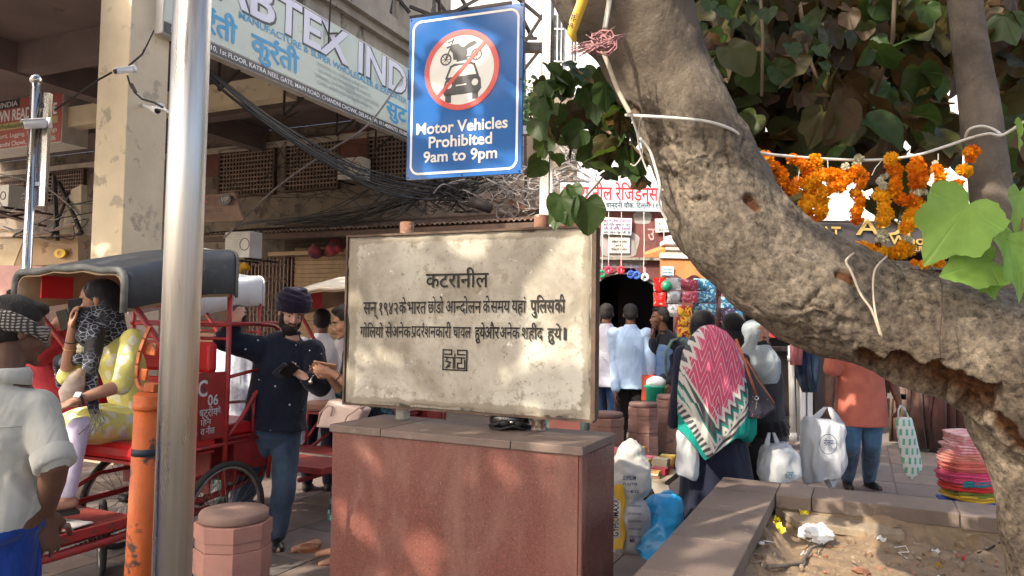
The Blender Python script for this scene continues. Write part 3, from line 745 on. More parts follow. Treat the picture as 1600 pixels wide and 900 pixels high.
def packets(px, py0, py1, d, n, mats_, label, w=.14, group='hanging strips of snack packets'):
    top = P(px, py0, d); bot = P(px, py1, d); o = empty('packet_strip', top, label=label, cat='snack packets', group=group); rr = random.Random(px)
    for k in range(n):
        a = top.lerp(bot, k / n); b_ = top.lerp(bot, (k + .94) / n); h = (a - b_).length; t = MB(); an = rr.uniform(-.35, .35)
        c = (a + b_) / 2; M3 = Matrix.Rotation(an, 3, 'Z') @ Matrix.Rotation(rr.uniform(-.08, .08), 3, 'Y')
        g_ = 7; vs = []; 
        for i in range(g_):
            for j in range(g_):
                x = (i / (g_ - 1) - .5); z = (j / (g_ - 1) - .5); y = .016 * (1 - 4 * z * z) * (1 - (2 * x) ** 4) + rr.uniform(-.009, .009)
                vs.append(c + M3 @ V(x * w * (1 + .08 * abs(2 * z)), -y, z * h))
        fr = [(i * g_ + j, (i + 1) * g_ + j, (i + 1) * g_ + j + 1, i * g_ + j + 1) for i in range(g_ - 1) for j in range(g_ - 1)]
        t.add(vs, fr); t.add([c * 2 - v if False else v + V(0, .03, 0) for v in vs], [f[::-1] for f in fr])
        p = t.build('packet', mats_[k % len(mats_)], o, True)
    return o
def pkt(name, c, c2, th=.55, rough=.25):
    if name in MATS: return MATS[name]
    m = bpy.data.materials.new(name); nt, b = nodes(m); MATS[name] = m; v = coord(nt); n1 = noise(nt, v, 22, 2, .4, .6)
    nt.links.new(ramp(nt, n1, [(th, c), (th + .03, c2)]), b.inputs['Base Color']); b.inputs['Roughness'].default_value = rough; b.inputs['Metallic'].default_value = .15
    bumpn(nt, b, noise(nt, v, 40, 3), .3, .01); return m
pr = pkt('red_foil', (.62, .02, .02), (.75, .6, .5), .62); ps = pkt('silver_foil', (.42, .43, .45), (.2, .2, .22), .58); pb = pkt('blue_foil', (.04, .16, .30), (.3, .5, .6), .52); pm = pkt('maroon_foil', (.25, .04, .07), (.45, .2, .25), .55); py = pkt('yellow_foil', (.62, .38, .03), (.35, .03, .03), .5); pk = pkt('purple_foil', (.08, .07, .16), (.35, .3, .4), .56)
packets(1031, 434, 480, 9.0, 2, [pr], 'bright red snack packet strip beside the dark arch')
packets(1053, 434, 496, 9.0, 3, [ps], 'silver snack packet strip hanging right of the red one', .17)
packets(1075, 436, 474, 9.05, 2, [pm], 'maroon snack packet strip under the awning', .22)
packets(1101, 436, 512, 9.1, 4, [pb], 'wide blue snack packet strip below the awning', .26)
packets(1088, 440, 460, 9.15, 1, [pk], 'short dark purple packet strip between maroon and blue', .14)
packets(1070, 478, 528, 8.9, 3, [py], 'yellow and red packet strip hanging above the shawled woman', .16)
packets(1137, 445, 520, 9.4, 4, [pm, pb, pk], 'mixed dark packet strip beside the trunk edge', .16)
packets(1153, 470, 516, 9.4, 3, [pb], 'small blue packet strip nearest the trunk edge', .12)
packets(1065, 520, 560, 9.2, 2, [pb, ps], 'low blue and silver packet strip behind the backpack', .16)
t = MB(); c0 = P(1041, 447, 9.0); t.ell(c0, .07); tag(t.build('green_ball', plain('green_plastic', (.02, .25, .13), .3), None, True), 'green plastic ball hanging between the red and silver packets', 'ball')
st = empty('snack_stall', P(1095, 560, 9.7), label='dark cluttered snack stall below the orange awning', cat='stall')
t = MB(); t.box(P(1100, 600, 9.8), (.95, .5, 1.0)); t.build('counter', M_brown, st)
t = MB(); t.box(P(1125, 500, 9.45), (.05, .05, 1.1)); t.build('post', M_brown, st)
rr = random.Random(21)
for i in range(22):
    p = P(1060 + (i % 11) * 9, 545 + (i // 11) * 22, 9.5 + rr.uniform(-.03, .03)); t = MB(); r0 = rr.uniform(.028, .04); h0 = rr.uniform(.1, .16)
    t.lathe([(r0 * .7, 0), (r0, .01), (r0, h0 * .75), (r0 * .5, h0 * .9), (r0 * .5, h0)], p, 10); t.build('jar', plain('jar_%d' % (i % 5), ((.5, .1, .05), (.45, .3, .06), (.1, .25, .12), (.12, .2, .4), (.5, .45, .4))[i % 5], .3), st, True)

# ================================================================== shops to the right, black sign with gold letters
YS = 10.9
rb = empty('white_building', (5.2, YS + 1.2, 0), label='white arcaded building glimpsed through the leaves on the right', cat='building')
MB().box((6.6, YS + 1.4, 7.6), (11.0, 1.6, 8.4)).build('wall', mat('bright_white_wall', (.78, .80, .82), .7, var=.06, vs=.6, bump=.05), rb)
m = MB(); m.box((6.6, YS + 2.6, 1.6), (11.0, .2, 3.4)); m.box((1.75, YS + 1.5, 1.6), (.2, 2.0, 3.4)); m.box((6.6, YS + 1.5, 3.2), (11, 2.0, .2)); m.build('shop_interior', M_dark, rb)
for x in (3.4, 5.3, 7.4): MB().box((x, YS + .3, 1.5), (.22, .3, 3.0)).build('shop_pier', M_brown, rb)
M_redwin = mat('red_window_frame', (.25, .05, .05), .6)
for (px0, py0, px1, py1) in ((1556, 118, 1596, 172), (1606, 100, 1660, 176), (1440, 20, 1500, 110), (1240, 40, 1300, 120), (1390, 60, 1430, 130), (1330, 170, 1370, 230)):
    a, z1 = XZ(px0, py0, YS + .6); b_, z0 = XZ(px1, py1, YS + .6)
    w = MB().box(((a + b_) / 2, YS + .58, (z0 + z1) / 2), (b_ - a, .06, z1 - z0)).build('window', mat('pale_glass', (.30, .33, .33), .15), rb)
    q = MB(); q.box(((a + b_) / 2, YS + .54, z1 + .03), (b_ - a + .14, .1, .07)); q.box(((a + b_) / 2, YS + .54, z0 - .05), (b_ - a + .14, .1, .1)); q.box((a - .03, YS + .54, (z0 + z1) / 2), (.07, .1, z1 - z0)); q.box((b_ + .03, YS + .54, (z0 + z1) / 2), (.07, .1, z1 - z0)); q.box(((a + b_) / 2, YS + .53, (z0 + z1) / 2), (.05, .08, z1 - z0)); q.build('window_frame', M_redwin, w)
# row of little white arches (balcony screen)
def arches(px0, px1, py0, py1, y, n):
    a, z1 = XZ(px0, py0, y); b_, z0 = XZ(px1, py1, y); o = empty('balcony_screen', (0, 0, 0)); bpy.data.objects.remove(o)
    t = MB(); w = (b_ - a) / n
    for k in range(n + 1): t.box((a + k * w, y, (z0 + z1) / 2), (.035, .06, z1 - z0))
    for k in range(n): 
        c = V(a + (k + .5) * w, y, z1 - w * .5); t.tube([c + V(math.cos(q * math.pi / 8) * w * .5, 0, math.sin(q * math.pi / 8) * w * .5) for q in range(9)], .018, 5)
    t.box(((a + b_) / 2, y, z1 + .02), (b_ - a + .06, .1, .05)); t.box(((a + b_) / 2, y, z0), (b_ - a + .06, .1, .05)); t.build('balcony_screen', M_white, rb)
arches(1380, 1440, 205, 245, YS + .35, 6); arches(1560, 1660, 178, 225, YS + .35, 7); arches(1180, 1260, 260, 300, YS + .35, 6)
bs_, a, b_, z0, z1 = flat_sign('gold_letter_sign', 1170, 346, 1680, 398, YS - .2, mat('charcoal_board', (.045, .04, .038), .4, var=.2), 'charcoal shop board with raised gold outlined letters behind the trunk', .12)
M_gold = mat('gold_letter', (.60, .40, .12), .35, metal=.6, var=.15, bump=0)
def gt(body, px, py, wpx, hpx, off=.012, lift=.02):
    p = P(px, py, YS - .2); e = P(px + wpx, py, YS - .2); lettering(bs_, 'gold_lettering', M_gold, body, V(p.x, YS - .2, p.z), (1, 0, 0), (0, 0, 1), e.x - p.x, hpx / FPX * YS, off, lift, depth=.02)
gt('MAT', 1264, 374, 48, 20, .01); gt('ADI', 1336, 367, 84, 24, .01); gt('S', 1446, 366, 14, 20, .01); gt('E Y', 1560, 358, 56, 24, .01)
gt('Wholesale', 1388, 382, 112, 14, .01); gt('& R', 1550, 374, 62, 12, .01); gt('SHOP NO. 5, MAIN ROAD, HEERA MARKET', 1400, 392, 110, 8, 0); gt('CHANDNI CHOWK, DELHI', 1556, 386, 70, 8, 0)
t = MB(); t.tube([P(1250 + k * 12, 345 - 7 * abs(math.sin(k * .45)), YS - .3) for k in range(36)], .02, 6); t.build('scalloped_trim', M_white, bs_)
MB().box(((a + b_) / 2, YS + .5, z1 + .35), (b_ - a, .5, .5)).build('parapet_wall', MATS['bright_white_wall'], rb)
MB().box(((a + b_) / 2, YS - .1, z0 - .2), (b_ - a, .5, .12)).build('lintel', M_iron, rb)
# things hanging and standing in front of the dark shops
def drape(name, pts, mt, label, cat, thick=.03, folds=5, amp=.03, parent=None):
    """hanging cloth: pts = [(px_left, px_right, py, d)...] from top to bottom"""
    t = MB(); n = 28; m_ = len(pts); vs = []
    for (xl, xr, y, d) in pts:
        A_, B_ = P(xl, y, d), P(xr, y, d)
        for k in range(n + 1):
            f = k / n; p = A_.lerp(B_, f); vs.append(p + V(0, amp * math.sin(f * folds * 2 * math.pi) + amp * .5 * math.sin(f * folds * 4.3 + y * .03), 0))
    t.add(vs, [(i * (n + 1) + k, i * (n + 1) + k + 1, (i + 1) * (n + 1) + k + 1, (i + 1) * (n + 1) + k) for i in range(m_ - 1) for k in range(n)])
    o = t.build(name, mt, parent, True); s_ = o.modifiers.new('t', 'SOLIDIFY'); s_.thickness = thick
    return tag(o, label, cat) if label else o
M_denim = cloth('dark_denim', (.025, .05, .10), (.012, .02, .045)); M_bcloth = cloth('brown_cloth', (.075, .035, .026), (.03, .016, .014)); M_bcloth2 = cloth('dark_maroon_cloth', (.05, .018, .016))
drape('hanging_jeans', [(1240, 1268, 528, 8.6), (1238, 1276, 560, 8.6), (1243, 1274, 585, 8.6), (1256, 1272, 612, 8.6)], M_denim, 'dark blue denim garments hanging beside the white pipe', 'clothes', amp=.05)
drape('hanging_cloth', [(1262, 1300, 530, 8.8), (1264, 1300, 556, 8.8)], cloth('black_print', (.02, .025, .035), (.15, .17, .2)), 'short dark printed cloth hanging right of the denim', 'clothes')
drape('hanging_cloth', [(1236, 1250, 522, 8.5), (1237, 1248, 570, 8.5)], cloth('pink_stuff', (.45, .16, .17)), 'small pink cloth hanging at the top of the white pipe', 'clothes')
drape('hanging_drape', [(1418, 1470, 600, 9.6), (1420, 1462, 650, 9.6), (1428, 1466, 700, 9.7)], M_bcloth, 'brown drape hanging to the ground behind the patterned bag', 'drape', folds=3, amp=.08)
drape('hanging_drape', [(1455, 1510, 600, 9.5), (1452, 1508, 650, 9.5), (1455, 1502, 706, 9.6)], M_bcloth2, 'dark maroon drape hanging right of the brown one', 'drape', folds=3, amp=.08)
drape('hanging_sheet', [(1390, 1440, 600, 10.2), (1390, 1440, 690, 10.2)], M_brown, 'dark brown sheet covering the shop front behind the shopper', 'cloth', folds=2, amp=.04)
t = MB(); t.tube([P(1236, 540, 8.6), P(1239, 690, 8.6)], .035, 12); t.tube([P(1236, 556, 8.6), P(1236.5, 564, 8.6)], .042, 12); t.tube([P(1239, 676, 8.6), P(1239, 690, 8.6)], .045, 12); tag(t.build('white_pipe', M_offw, None, True), 'thick off-white drain pipe standing right of the veiled woman', 'pipe')
t = MB(); t.tube([P(1246, 560, 8.7), P(1248, 680, 8.7)], .02, 8); tag(t.build('white_pipe', M_offw, None, True), 'thin pale pipe close beside the thick drain pipe', 'pipe')
for k, px in enumerate((1254, 1265)):
    t = MB(); t.box(P(px, 640, 8.9), (.055, .05, .75)); tag(t.build('white_post', M_white), ('left white post below the hanging denim', 'right white post below the hanging denim')[k], 'post')
t = MB(); t.box(P(1298, 620, 9.0), (.40, .04, .95)); tag(t.build('upright_board', mat('brown_panel', (.055, .035, .028), .6)), 'dark brown upright panel behind the big white bag', 'panel')
t = MB(); a = P(1385, 618, 9.8); b_ = P(1440, 622, 9.8); t.bar(a, b_, .04, .07); tag(t.build('steel_counter_edge', M_steel), 'pale steel counter edge behind the shopper', 'counter')
t = MB(); t.box(P(1216, 545, 9.3), (.35, .3, .05)); t.box(P(1216, 600, 9.35), (.3, .25, .7)); tag(t.build('stall_table', M_iron), 'small dark table with pale top behind the veiled woman', 'table')
t = MB(); t.box(P(1205, 520, 9.6), (.12, .1, .12)); tag(t.build('red_box', plain('red_card', (.5, .03, .03))), 'small red box on the table behind the veiled woman', 'box')
# ================================================================== plinth and painted plaque
def granite(name, c, c2, dark=None, rough=.45):
    m = bpy.data.materials.new(name); nt, b = nodes(m); v = coord(nt)
    vo = N(nt, 'ShaderNodeTexVoronoi'); vo.inputs['Scale'].default_value = 150; nt.links.new(v, vo.inputs[0])
    vw = N(nt, 'ShaderNodeTexVoronoi'); vw.inputs['Scale'].default_value = 85; nt.links.new(v, vw.inputs[0])
    base = ramp(nt, noise(nt, v, 2.0, 5, .6), [(.3, [x * .78 for x in c]), (.7, [x * 1.15 for x in c])])
    gr = ramp(nt, vo.outputs['Color'], [(.05, 0), (.5, .5), (.95, 1)])
    col = mixc(nt, .5, base, mixc(nt, gr, [x * .55 for x in c], [min(1, x * 1.55) for x in c]))
    spk = ramp(nt, vw.outputs['Distance'], [(.10, 1), (.17, 0)])
    pick = ramp(nt, vw.outputs['Color'], [(.60, 0), (.63, 1)])
    col = mixc(nt, math_(nt, 'MULTIPLY', spk, pick), col, c2)
    # dusty smears and rubbed streaks
    vs_ = coord(nt, (1.2, 1.2, .35), rot=(0, .55, 0)); ds = noise(nt, vs_, 4, 6, .6, .8)
    col = mixc(nt, math_(nt, 'MULTIPLY', ramp(nt, ds, [(.48, 0), (.66, 1)]), .4), col, (.27, .155, .115))
    st = noise(nt, coord(nt, (7, 7, .8), rot=(0, .5, 0)), 3, 3, .7)
    col = mixc(nt, math_(nt, 'MULTIPLY', ramp(nt, st, [(.68, 0), (.72, 1)]), .5), col, [x * .35 for x in c])
    nt.links.new(col, b.inputs['Base Color'])
    nt.links.new(ramp(nt, ds, [(.4, rough * .8), (.7, min(1, rough * 1.7))]), b.inputs['Roughness'])
    bumpn(nt, b, vo.outputs['Distance'], .12, .003); return m
M_gran = granite('red_granite', (.165, .060, .047), (.40, .26, .20), rough=.42)
M_grand = granite('polished_dark_granite', (.13, .05, .042), (.22, .13, .11), rough=.14)
M_coping = mat('coping_stone', (.175, .128, .108), .75, var=.2, vs=4, bump=.35, bs=60, spots=((.26, .215, .185), 6, .60), c2=(.125, .095, .08))
PF = P(520, 662, 3.95); PF.z = 1.05; PR = P(911, 697, 3.34); PR.z = 1.05
ps_ = (PR - PF); W_ = ps_.length; ps_.normalize(); pu = V(-ps_.y, ps_.x, 0)
PM = Matrix((ps_, pu, V(0, 0, 1))).transposed()
def PB(a, b, z): return PF + ps_ * a + pu * b + V(0, 0, z - 1.05)      # plinth frame: a along the face, b into depth
def pbox(mb, a0, a1, b0, b1, z0, z1): return mb.box(PB((a0 + a1) / 2, (b0 + b1) / 2, (z0 + z1) / 2), (a1 - a0, b1 - b0, z1 - z0), PM)
pl = empty('granite_plinth', PB(W_ / 2, .24, 0), label='large red speckled granite plinth in the middle foreground', cat='plinth')
m = MB(); pbox(m, .02, W_ - .012, .02, .46, 0, 1.008); m.build('core', M_dark, pl)
m = MB(); pbox(m, .004, W_ - .022, .0, .018, 0, 1.008); m.build('front_slab', M_gran, pl, bevel=.003)
m = MB(); pbox(m, W_ - .02, W_ - .002, .0, .47, 0, 1.006); m.build('side_slab', M_grand, pl, bevel=.003)
m = MB(); pbox(m, -.0, .018, .02, .47, 0, 1.006); m.build('side_slab', M_grand, pl, bevel=.003)
m = MB(); pbox(m, .02, W_ - .022, .462, .48, 0, 1.006); m.build('back_slab', M_gran, pl)
for k, (a, b_, zt_, z_) in enumerate(((-.012, .315, 1.05, 1.009), (.318, 1.055, 1.048, 1.0095), (1.058, W_ + .004, 1.05, 1.009))):
    m = MB(); pbox(m, a, b_, -.014, .485, z_, zt_); m.build('coping_stone', M_coping, pl, bevel=.005)
# plaque
def plaque_mat():
    m = bpy.data.materials.new('weathered_marble'); nt, b = nodes(m); v = coord(nt)
    n1 = noise(nt, v, 2.3, 7, .62, .3); n2 = noise(nt, v, 9, 8, .7); n3 = noise(nt, v, 38, 5, .65); n4 = noise(nt, v, 1.1, 3)
    col = ramp(nt, n1, [(.36, (.235, .212, .17)), (.47, (.36, .335, .28)), (.60, (.49, .465, .40))])
    col = mixc(nt, ramp(nt, n4, [(.5, 0), (.62, .6)]), col, (.60, .61, .53))
    col = mixc(nt, ramp(nt, n2, [(.54, 0), (.64, .8)]), col, (.27, .235, .175))
    n5 = noise(nt, v, 5, 6, .65, .8); col = mixc(nt, ramp(nt, n5, [(.60, 0), (.67, .6)]), col, (.24, .21, .16))
    col = mixc(nt, math_(nt, 'MULTIPLY', ramp(nt, n3, [(.60, 0), (.66, 1)]), .7), col, (.17, .15, .12))
    col = mixc(nt, ramp(nt, noise(nt, v, 16, 6, .7, .5), [(.66, 0), (.68, .85)]), col, (.80, .79, .73))
    # grime at the rim
    t = nt.nodes.new('ShaderNodeTexCoord'); sx = N(nt, 'ShaderNodeSeparateXYZ'); nt.links.new(t.outputs['Generated'], sx.inputs[0])
    def edge(o_): return math_(nt, 'MULTIPLY', math_(nt, 'ABSOLUTE', math_(nt, 'SUBTRACT', o_, .5)), 2.0)
    e = math_(nt, 'MAXIMUM', edge(sx.outputs[0]), edge(sx.outputs[2]))
    e = math_(nt, 'ADD', e, math_(nt, 'MULTIPLY', n2, .16))
    col = mixc(nt, ramp(nt, e, [(.98, 0), (1.09, .75)]), col, (.22, .19, .14))
    nt.links.new(col, b.inputs['Base Color']); b.inputs['Roughness'].default_value = .75
    p = bumpn(nt, b, n3, .35, .004); bumpn(nt, b, n2, .4, .01, p); return m
M_plq = plaque_mat(); M_frame = mat('rust_frame', (.10, .065, .045), .8, var=.4, vs=14, bump=.4, bs=80)
pz0, pz1 = 1.135, 2.078
qa0 = -.012 + .0; QL = P(541.5, 500, 4.22); QR = P(925, 500, 3.60)
qs = V(QR.x - QL.x, QR.y - QL.y, 0); QW = qs.length; qs.normalize(); qu = V(-qs.y, qs.x, 0); QM = Matrix((qs, qu, V(0, 0, 1))).transposed()
Q0 = V(QL.x, QL.y, 0)
def QB(a, b, z): return Q0 + qs * a + qu * b + V(0, 0, z)
pq = empty('inscribed_plaque', QB(QW / 2, .03, pz0), label='weathered cream stone plaque with black Hindi inscription on two posts', cat='plaque')
m = MB(); nx, nz = 120, 76; vs = []
for j in range(nz + 1):
    for i in range(nx + 1): vs.append((i / nx * QW, 0, pz0 + (pz1 - pz0) * j / nz))
ar = np.array(vs); nn = fbm(ar * 3.2, 4, 5) * .0028 + fbm(ar * 22, 3, 9) * .0009
ed = np.minimum.reduce([ar[:, 0], QW - ar[:, 0], ar[:, 2] - pz0, pz1 - ar[:, 2]]); chip = np.clip(.018 - ed, 0, 1) * (1 + fbm(ar * 14, 3, 2)) * .9
vs = [QB(v[0], nn[i] + chip[i], v[2]) for i, v in enumerate(vs)]
m.add(vs, [(j * (nx + 1) + i, j * (nx + 1) + i + 1, (j + 1) * (nx + 1) + i + 1, (j + 1) * (nx + 1) + i) for j in range(nz) for i in range(nx)])
m.build('stone_face', M_plq, pq, True)
m = MB(); m.box(QB(QW / 2, .028, (pz0 + pz1) / 2), (QW - .004, .045, pz1 - pz0 - .004), QM); m.build('backing', M_conc, pq)
t_ = .012
for (a, b_, c, d) in ((-t_, QW + t_, pz1, pz1 + t_), (-t_, QW + t_, pz0 - t_, pz0)): m = MB(); m.box(QB((a + b_) / 2, .024, (c + d) / 2), (b_ - a, .062, d - c), QM); m.build('frame_rail', M_frame, pq)
for a in (-t_ / 2, QW + t_ / 2 + .003): m = MB(); m.box(QB(a, .024, (pz0 + pz1) / 2), (t_ if a < 0 else .022, .062, pz1 - pz0 - .001), QM); m.build('frame_rail', M_frame, pq)
M_post = mat('peeling_post', (.36, .35, .30), .8, var=.2, vs=14, bump=.4, bs=60, spots=((.16, .08, .05), 11, .56)); M_postr = mat('rusty_post_top', (.22, .11, .07), .85, var=.3, vs=9, bump=.4, spots=((.5, .48, .4), 10, .56))
for pxb in (629, 842):
    h = hit(pxb, 665, QB(0, .115, 0), qu); c = V(h.x, h.y, 0)
    m = MB(); m.lathe([(.042, 1.051), (.040, 1.06), (.039, 2.0)], c, 20); m.build('post', M_post, pq, True)
    m = MB(); m.lathe([(.040, 2.0), (.040, 2.165), (.036, 2.168)], c, 20); m.build('post_top', M_postr, pq, True)
    m = MB(); m.box(c - qu * .055 + V(0, 0, 1.4), (.05, .04, .03), QM); m.build('clamp', M_frame, pq)
M_let = mat('carved_black_paint', (.018, .016, .014), .75, var=.4, vs=30, bump=.1)
def zq(py, px): return hit(px, py, Q0, qu).z
def aq(px, py=500): return (hit(px, py, Q0, qu) - Q0).dot(qs)
def qtext(body, px0, px1, base_py, top_py, off=.004, nm='inscription'):
    a0, a1 = aq(px0), aq(px1); z = zq(base_py, (px0 + px1) / 2); h = zq(top_py, (px0 + px1) / 2) - z
    lettering(pq, nm, M_let, body, QB(a0, -.0045, z), qs, (0, 0, 1), a1 - a0, h, off, .002)
qtext('कटरानील', 665, 763, 449, 425, .012)
qtext('सन्', 568, 591, 491, 470, .011); qtext('१९४२', 593, 622, 491, 471, .011); qtext('के', 624, 635, 490, 470, .011); qtext('भारत', 637, 666, 490, 469.5, .011)
qtext('छोडो', 669, 693, 489, 469, .011); qtext('आ{न}दोलन', 697, 752, 489, 468.5, .011); qtext('के', 755, 766, 489, 468, .011); qtext('समय', 767, 797, 488.5, 468, .011)
qtext('यहां', 800, 822, 488.5, 467.5, .011); qtext('पुलिस', 829, 866, 488, 467, .020); qtext('की', 867, 883, 488, 466, .020)
qtext('गोलियो', 564, 600, 527, 509, .011); qtext('से', 603, 614, 527, 508.5, .011); qtext('अनेक', 614, 643, 527, 508.5, .011); qtext('प~दर^शनकारी', 644, 706, 527.5, 508, .011)
qtext('घायल', 709, 737, 528, 509, .011); qtext('हुये', 743, 759, 529, 509.5, .020); qtext('और', 758, 781, 529, 509, .020); qtext('अनेक', 782, 813, 529, 509.5, .011); qtext('शहीद', 816, 849, 530, 510, .011); qtext('हुये', 856, 878, 530.5, 511, .011); qtext('।', 882, 885, 531, 510, .020)
# the square emblem below the inscription
ea, eb = aq(693, 562), aq(730, 562); ez0, ez1 = zq(578, 711), zq(547, 711); ew = eb - ea; eh = ez1 - ez0
L_ = [[(0, 0), (1, 0)], [(0, 0), (0, 1)], [(1, 0), (1, 1)], [(0, 1), (.36, 1)], [(.62, 1), (1, 1)], [(.36, 1), (.36, .78), (.08, .78)], [(.62, 1), (.62, .78), (.92, .78)], [(.08, .62), (.44, .62), (.44, .1)], [(.2, .62), (.12, .42), (.32, .38), (.14, .1), (.3, .2)], [(.5, .8), (.5, .1)], [(.58, .62), (.92, .62)], [(.78, .62), (.78, .35), (.62, .35), (.62, .1), (.92, .1), (.92, .5)]]
panel_strokes(pq, 'emblem', M_let, QB(ea, -.0045, ez0), qs, (0, 0, 1), [[(x * ew, y * eh) for x, y in l] for l in L_], .0075, .002)
# black scooter helmet standing on the plinth
hc = G(797, 668, 1.051); hm = empty('helmet', hc, label='shiny black open-face helmet resting on the plinth under the plaque', cat='helmet')
m = MB(); hz = .012; prof = [(.128, .0), (.136, .03), (.138, .06), (.128, .1), (.105, .138), (.07, .162), (.03, .174), (.002, .176)]
m.lathe([(r_ * .98, z) for r_, z in prof], hc + V(0, 0, .004), 36, Matrix.Diagonal((1.02, .95, 1.0)))
o = m.build('shell', mat('gloss_black', (.010, .010, .011), .12, var=.3, coat=.6, bump=.02), hm, True)
m = MB()
for s_ in (-1, 1):
    m.ell(hc + V(.045 * s_ + .01, -.125, .045), (.03, .012, .022)); m.tube([hc + V(s_ * .06, -.118, .05), hc + V(s_ * .10, -.10, .03), hc + V(s_ * .135, -.05, .02)], [.01, .012, .008], 8)
m.tube([hc + V(-.13, -.06, .01), hc + V(-.06, -.13, .006), hc + V(.02, -.14, .03), hc + V(.09, -.12, .006), hc + V(.14, -.05, .01)], .008, 8); m.build('brim', M_black, hm, True)
m = MB(); m.torus(hc + V(-.155, .0, .09), .02, .004, (0, 1, 0), 16, 6); m.build('strap_ring', M_steel, hm, True)
m = MB(); m.ell(hc + V(.01, -.131, .052), (.014, .008, .012)); m.build('badge', M_steel, hm, True)

hm.scale = (.80, .80, .80)
# ================================================================== blue traffic sign on its steel post
BL = P(637.5, 157, 4.5); BRt = P(816, 136, 4.243)
bs2 = V(BRt.x - BL.x, BRt.y - BL.y, 0); BW = bs2.length; bs2.normalize(); bu2 = V(-bs2.y, bs2.x, 0); BMx = Matrix((bs2, bu2, V(0, 0, 1))).transposed()
B0 = V(BL.x, BL.y, 0)
bz1 = (hit(637.5, 31, B0, bu2).z + hit(816, 3, B0, bu2).z) / 2; bz0 = (hit(637.5, 282, B0, bu2).z + hit(816, 269, B0, bu2).z) / 2; BH = bz1 - bz0
def BB(a, z, b=0.0): return B0 + bs2 * a + bu2 * b + V(0, 0, z)
def enamel(name, c, rough=.12):
    m = mat(name, c, rough, var=.10, vs=1.5, bump=.02, bs=3, coat=.5, rv=.05, spots=([x * .8 + .1 for x in c], 2.2, .66)); return m
M_sblue = enamel('sign_blue', (.022, .13, .42)); M_swh = plain('reflective_white', (.74, .76, .74), .35); M_sred = plain('reflective_red', (.62, .09, .08), .35); M_sgr = plain('pictogram_grey', (.055, .06, .07), .4)
ms = empty('traffic_sign', BB(BW / 2, bz0), label='blue sign reading motor vehicles prohibited 9am to 9pm', cat='traffic sign')
m = MB(); m.box(BB(BW / 2, (bz0 + bz1) / 2, .012), (BW, .022, BH), BMx); m.build('sign_plate', M_sblue, ms)
m = MB(); m.box(BB(BW / 2, (bz0 + bz1) / 2, .032), (BW - .03, .016, BH - .03), BMx); m.build('back_frame', M_iron, ms)
def rrect(a0, a1, z0, z1, r, n=8):
    pts = []
    for cx, cz, s0_ in ((a1 - r, z1 - r, 0), (a0 + r, z1 - r, 90), (a0 + r, z0 + r, 180), (a1 - r, z0 + r, 270)):
        for k in range(n + 1): an = R(s0_ + 90 * k / n); pts.append((cx + r * math.cos(an), cz + r * math.sin(an)))
    return pts
def ring(outer, inner, lift, mt, nm, par=ms, f=BB):
    m = MB(); n = len(outer); m.add([f(a, z, -lift) for a, z in outer] + [f(a, z, -lift) for a, z in inner], [(i, n + i, n + (i + 1) % n, (i + 1) % n) for i in range(n)]); return m.build(nm, mt, par)
def disc(pts, lift, mt, nm, par=ms, f=BB): m = MB(); m.add([f(a, z, -lift) for a, z in pts], [tuple(range(len(pts)))[::-1]]); return m.build(nm, mt, par)
ring(rrect(.022, BW - .022, bz0 + .024, bz1 - .024, .06), rrect(.036, BW - .036, bz0 + .038, bz1 - .038, .048), .0015, M_swh, 'border_line')
cxx, czz, RR = BW * .478, bz1 - BH * .357, BH * .243
circ = lambda r_, k=64: [(cxx + r_ * math.cos(2 * math.pi * i / k), czz + r_ * math.sin(2 * math.pi * i / k)) for i in range(k)]
disc(circ(RR * .9), .0015, M_swh, 'white_disc'); ring(circ(RR), circ(RR * .865), .003, M_sred, 'red_ring')
def pic(polys, nm, mt=M_sgr, lift=.0022):
    m = MB()
    for q in polys: m.add([BB(cxx + x * RR, czz + y * RR, -lift) for x, y in q], [tuple(range(len(q)))])
    return m.build(nm, mt, ms)
def ell_(cx, cy, rx, ry, n=24): return [(cx + rx * math.cos(2 * math.pi * i / n), cy + ry * math.sin(2 * math.pi * i / n)) for i in range(n)]
def annul(cx, cy, r1, r0, n=28): return [[(cx + r1 * math.cos(a), cy + r1 * math.sin(a)), (cx + r1 * math.cos(b), cy + r1 * math.sin(b)), (cx + r0 * math.cos(b), cy + r0 * math.sin(b)), (cx + r0 * math.cos(a), cy + r0 * math.sin(a))] for a, b in [(2 * math.pi * i / n, 2 * math.pi * (i + 1) / n) for i in range(n)]]
def stroke(pts, w):
    out = []
    for a, b in zip(pts[:-1], pts[1:]):
        A, Bv = Vector(a), Vector(b); t = (Bv - A).normalized() * w / 2; q = Vector((-t.y, t.x)); out.append([tuple(A - t - q), tuple(Bv + t - q), tuple(Bv + t + q), tuple(A - t + q)])
    return out
bike = annul(-.42, .30, .155, .115) + annul(.40, .345, .15, .11)
for cx_, cy_ in ((-.42, .30), (.40, .345)):
    for k in range(8): bike += stroke([(cx_, cy_), (cx_ + .12 * math.cos(k * math.pi / 4), cy_ + .12 * math.sin(k * math.pi / 4))], .018)
bike += [[(-.22, .27), (.08, .24), (.16, .38), (.14, .52), (-.02, .60), (-.10, .68), (-.26, .66), (-.33, .54), (-.24, .44)], [(.05, .56), (.14, .50), (.42, .62), (.34, .70), (.20, .66), (.10, .60)]]
bike += stroke([(-.42, .30), (-.27, .66), (-.22, .80)], .035) + stroke([(-.36, .72), (-.22, .76)], .04) + stroke([(-.30, .62), (-.38, .60)], .05) + stroke([(.08, .30), (.40, .345)], .04) + stroke([(-.1, .24), (.14, .26)], .06)
pic(bike, 'motorcycle_pictogram')
cary = -.30
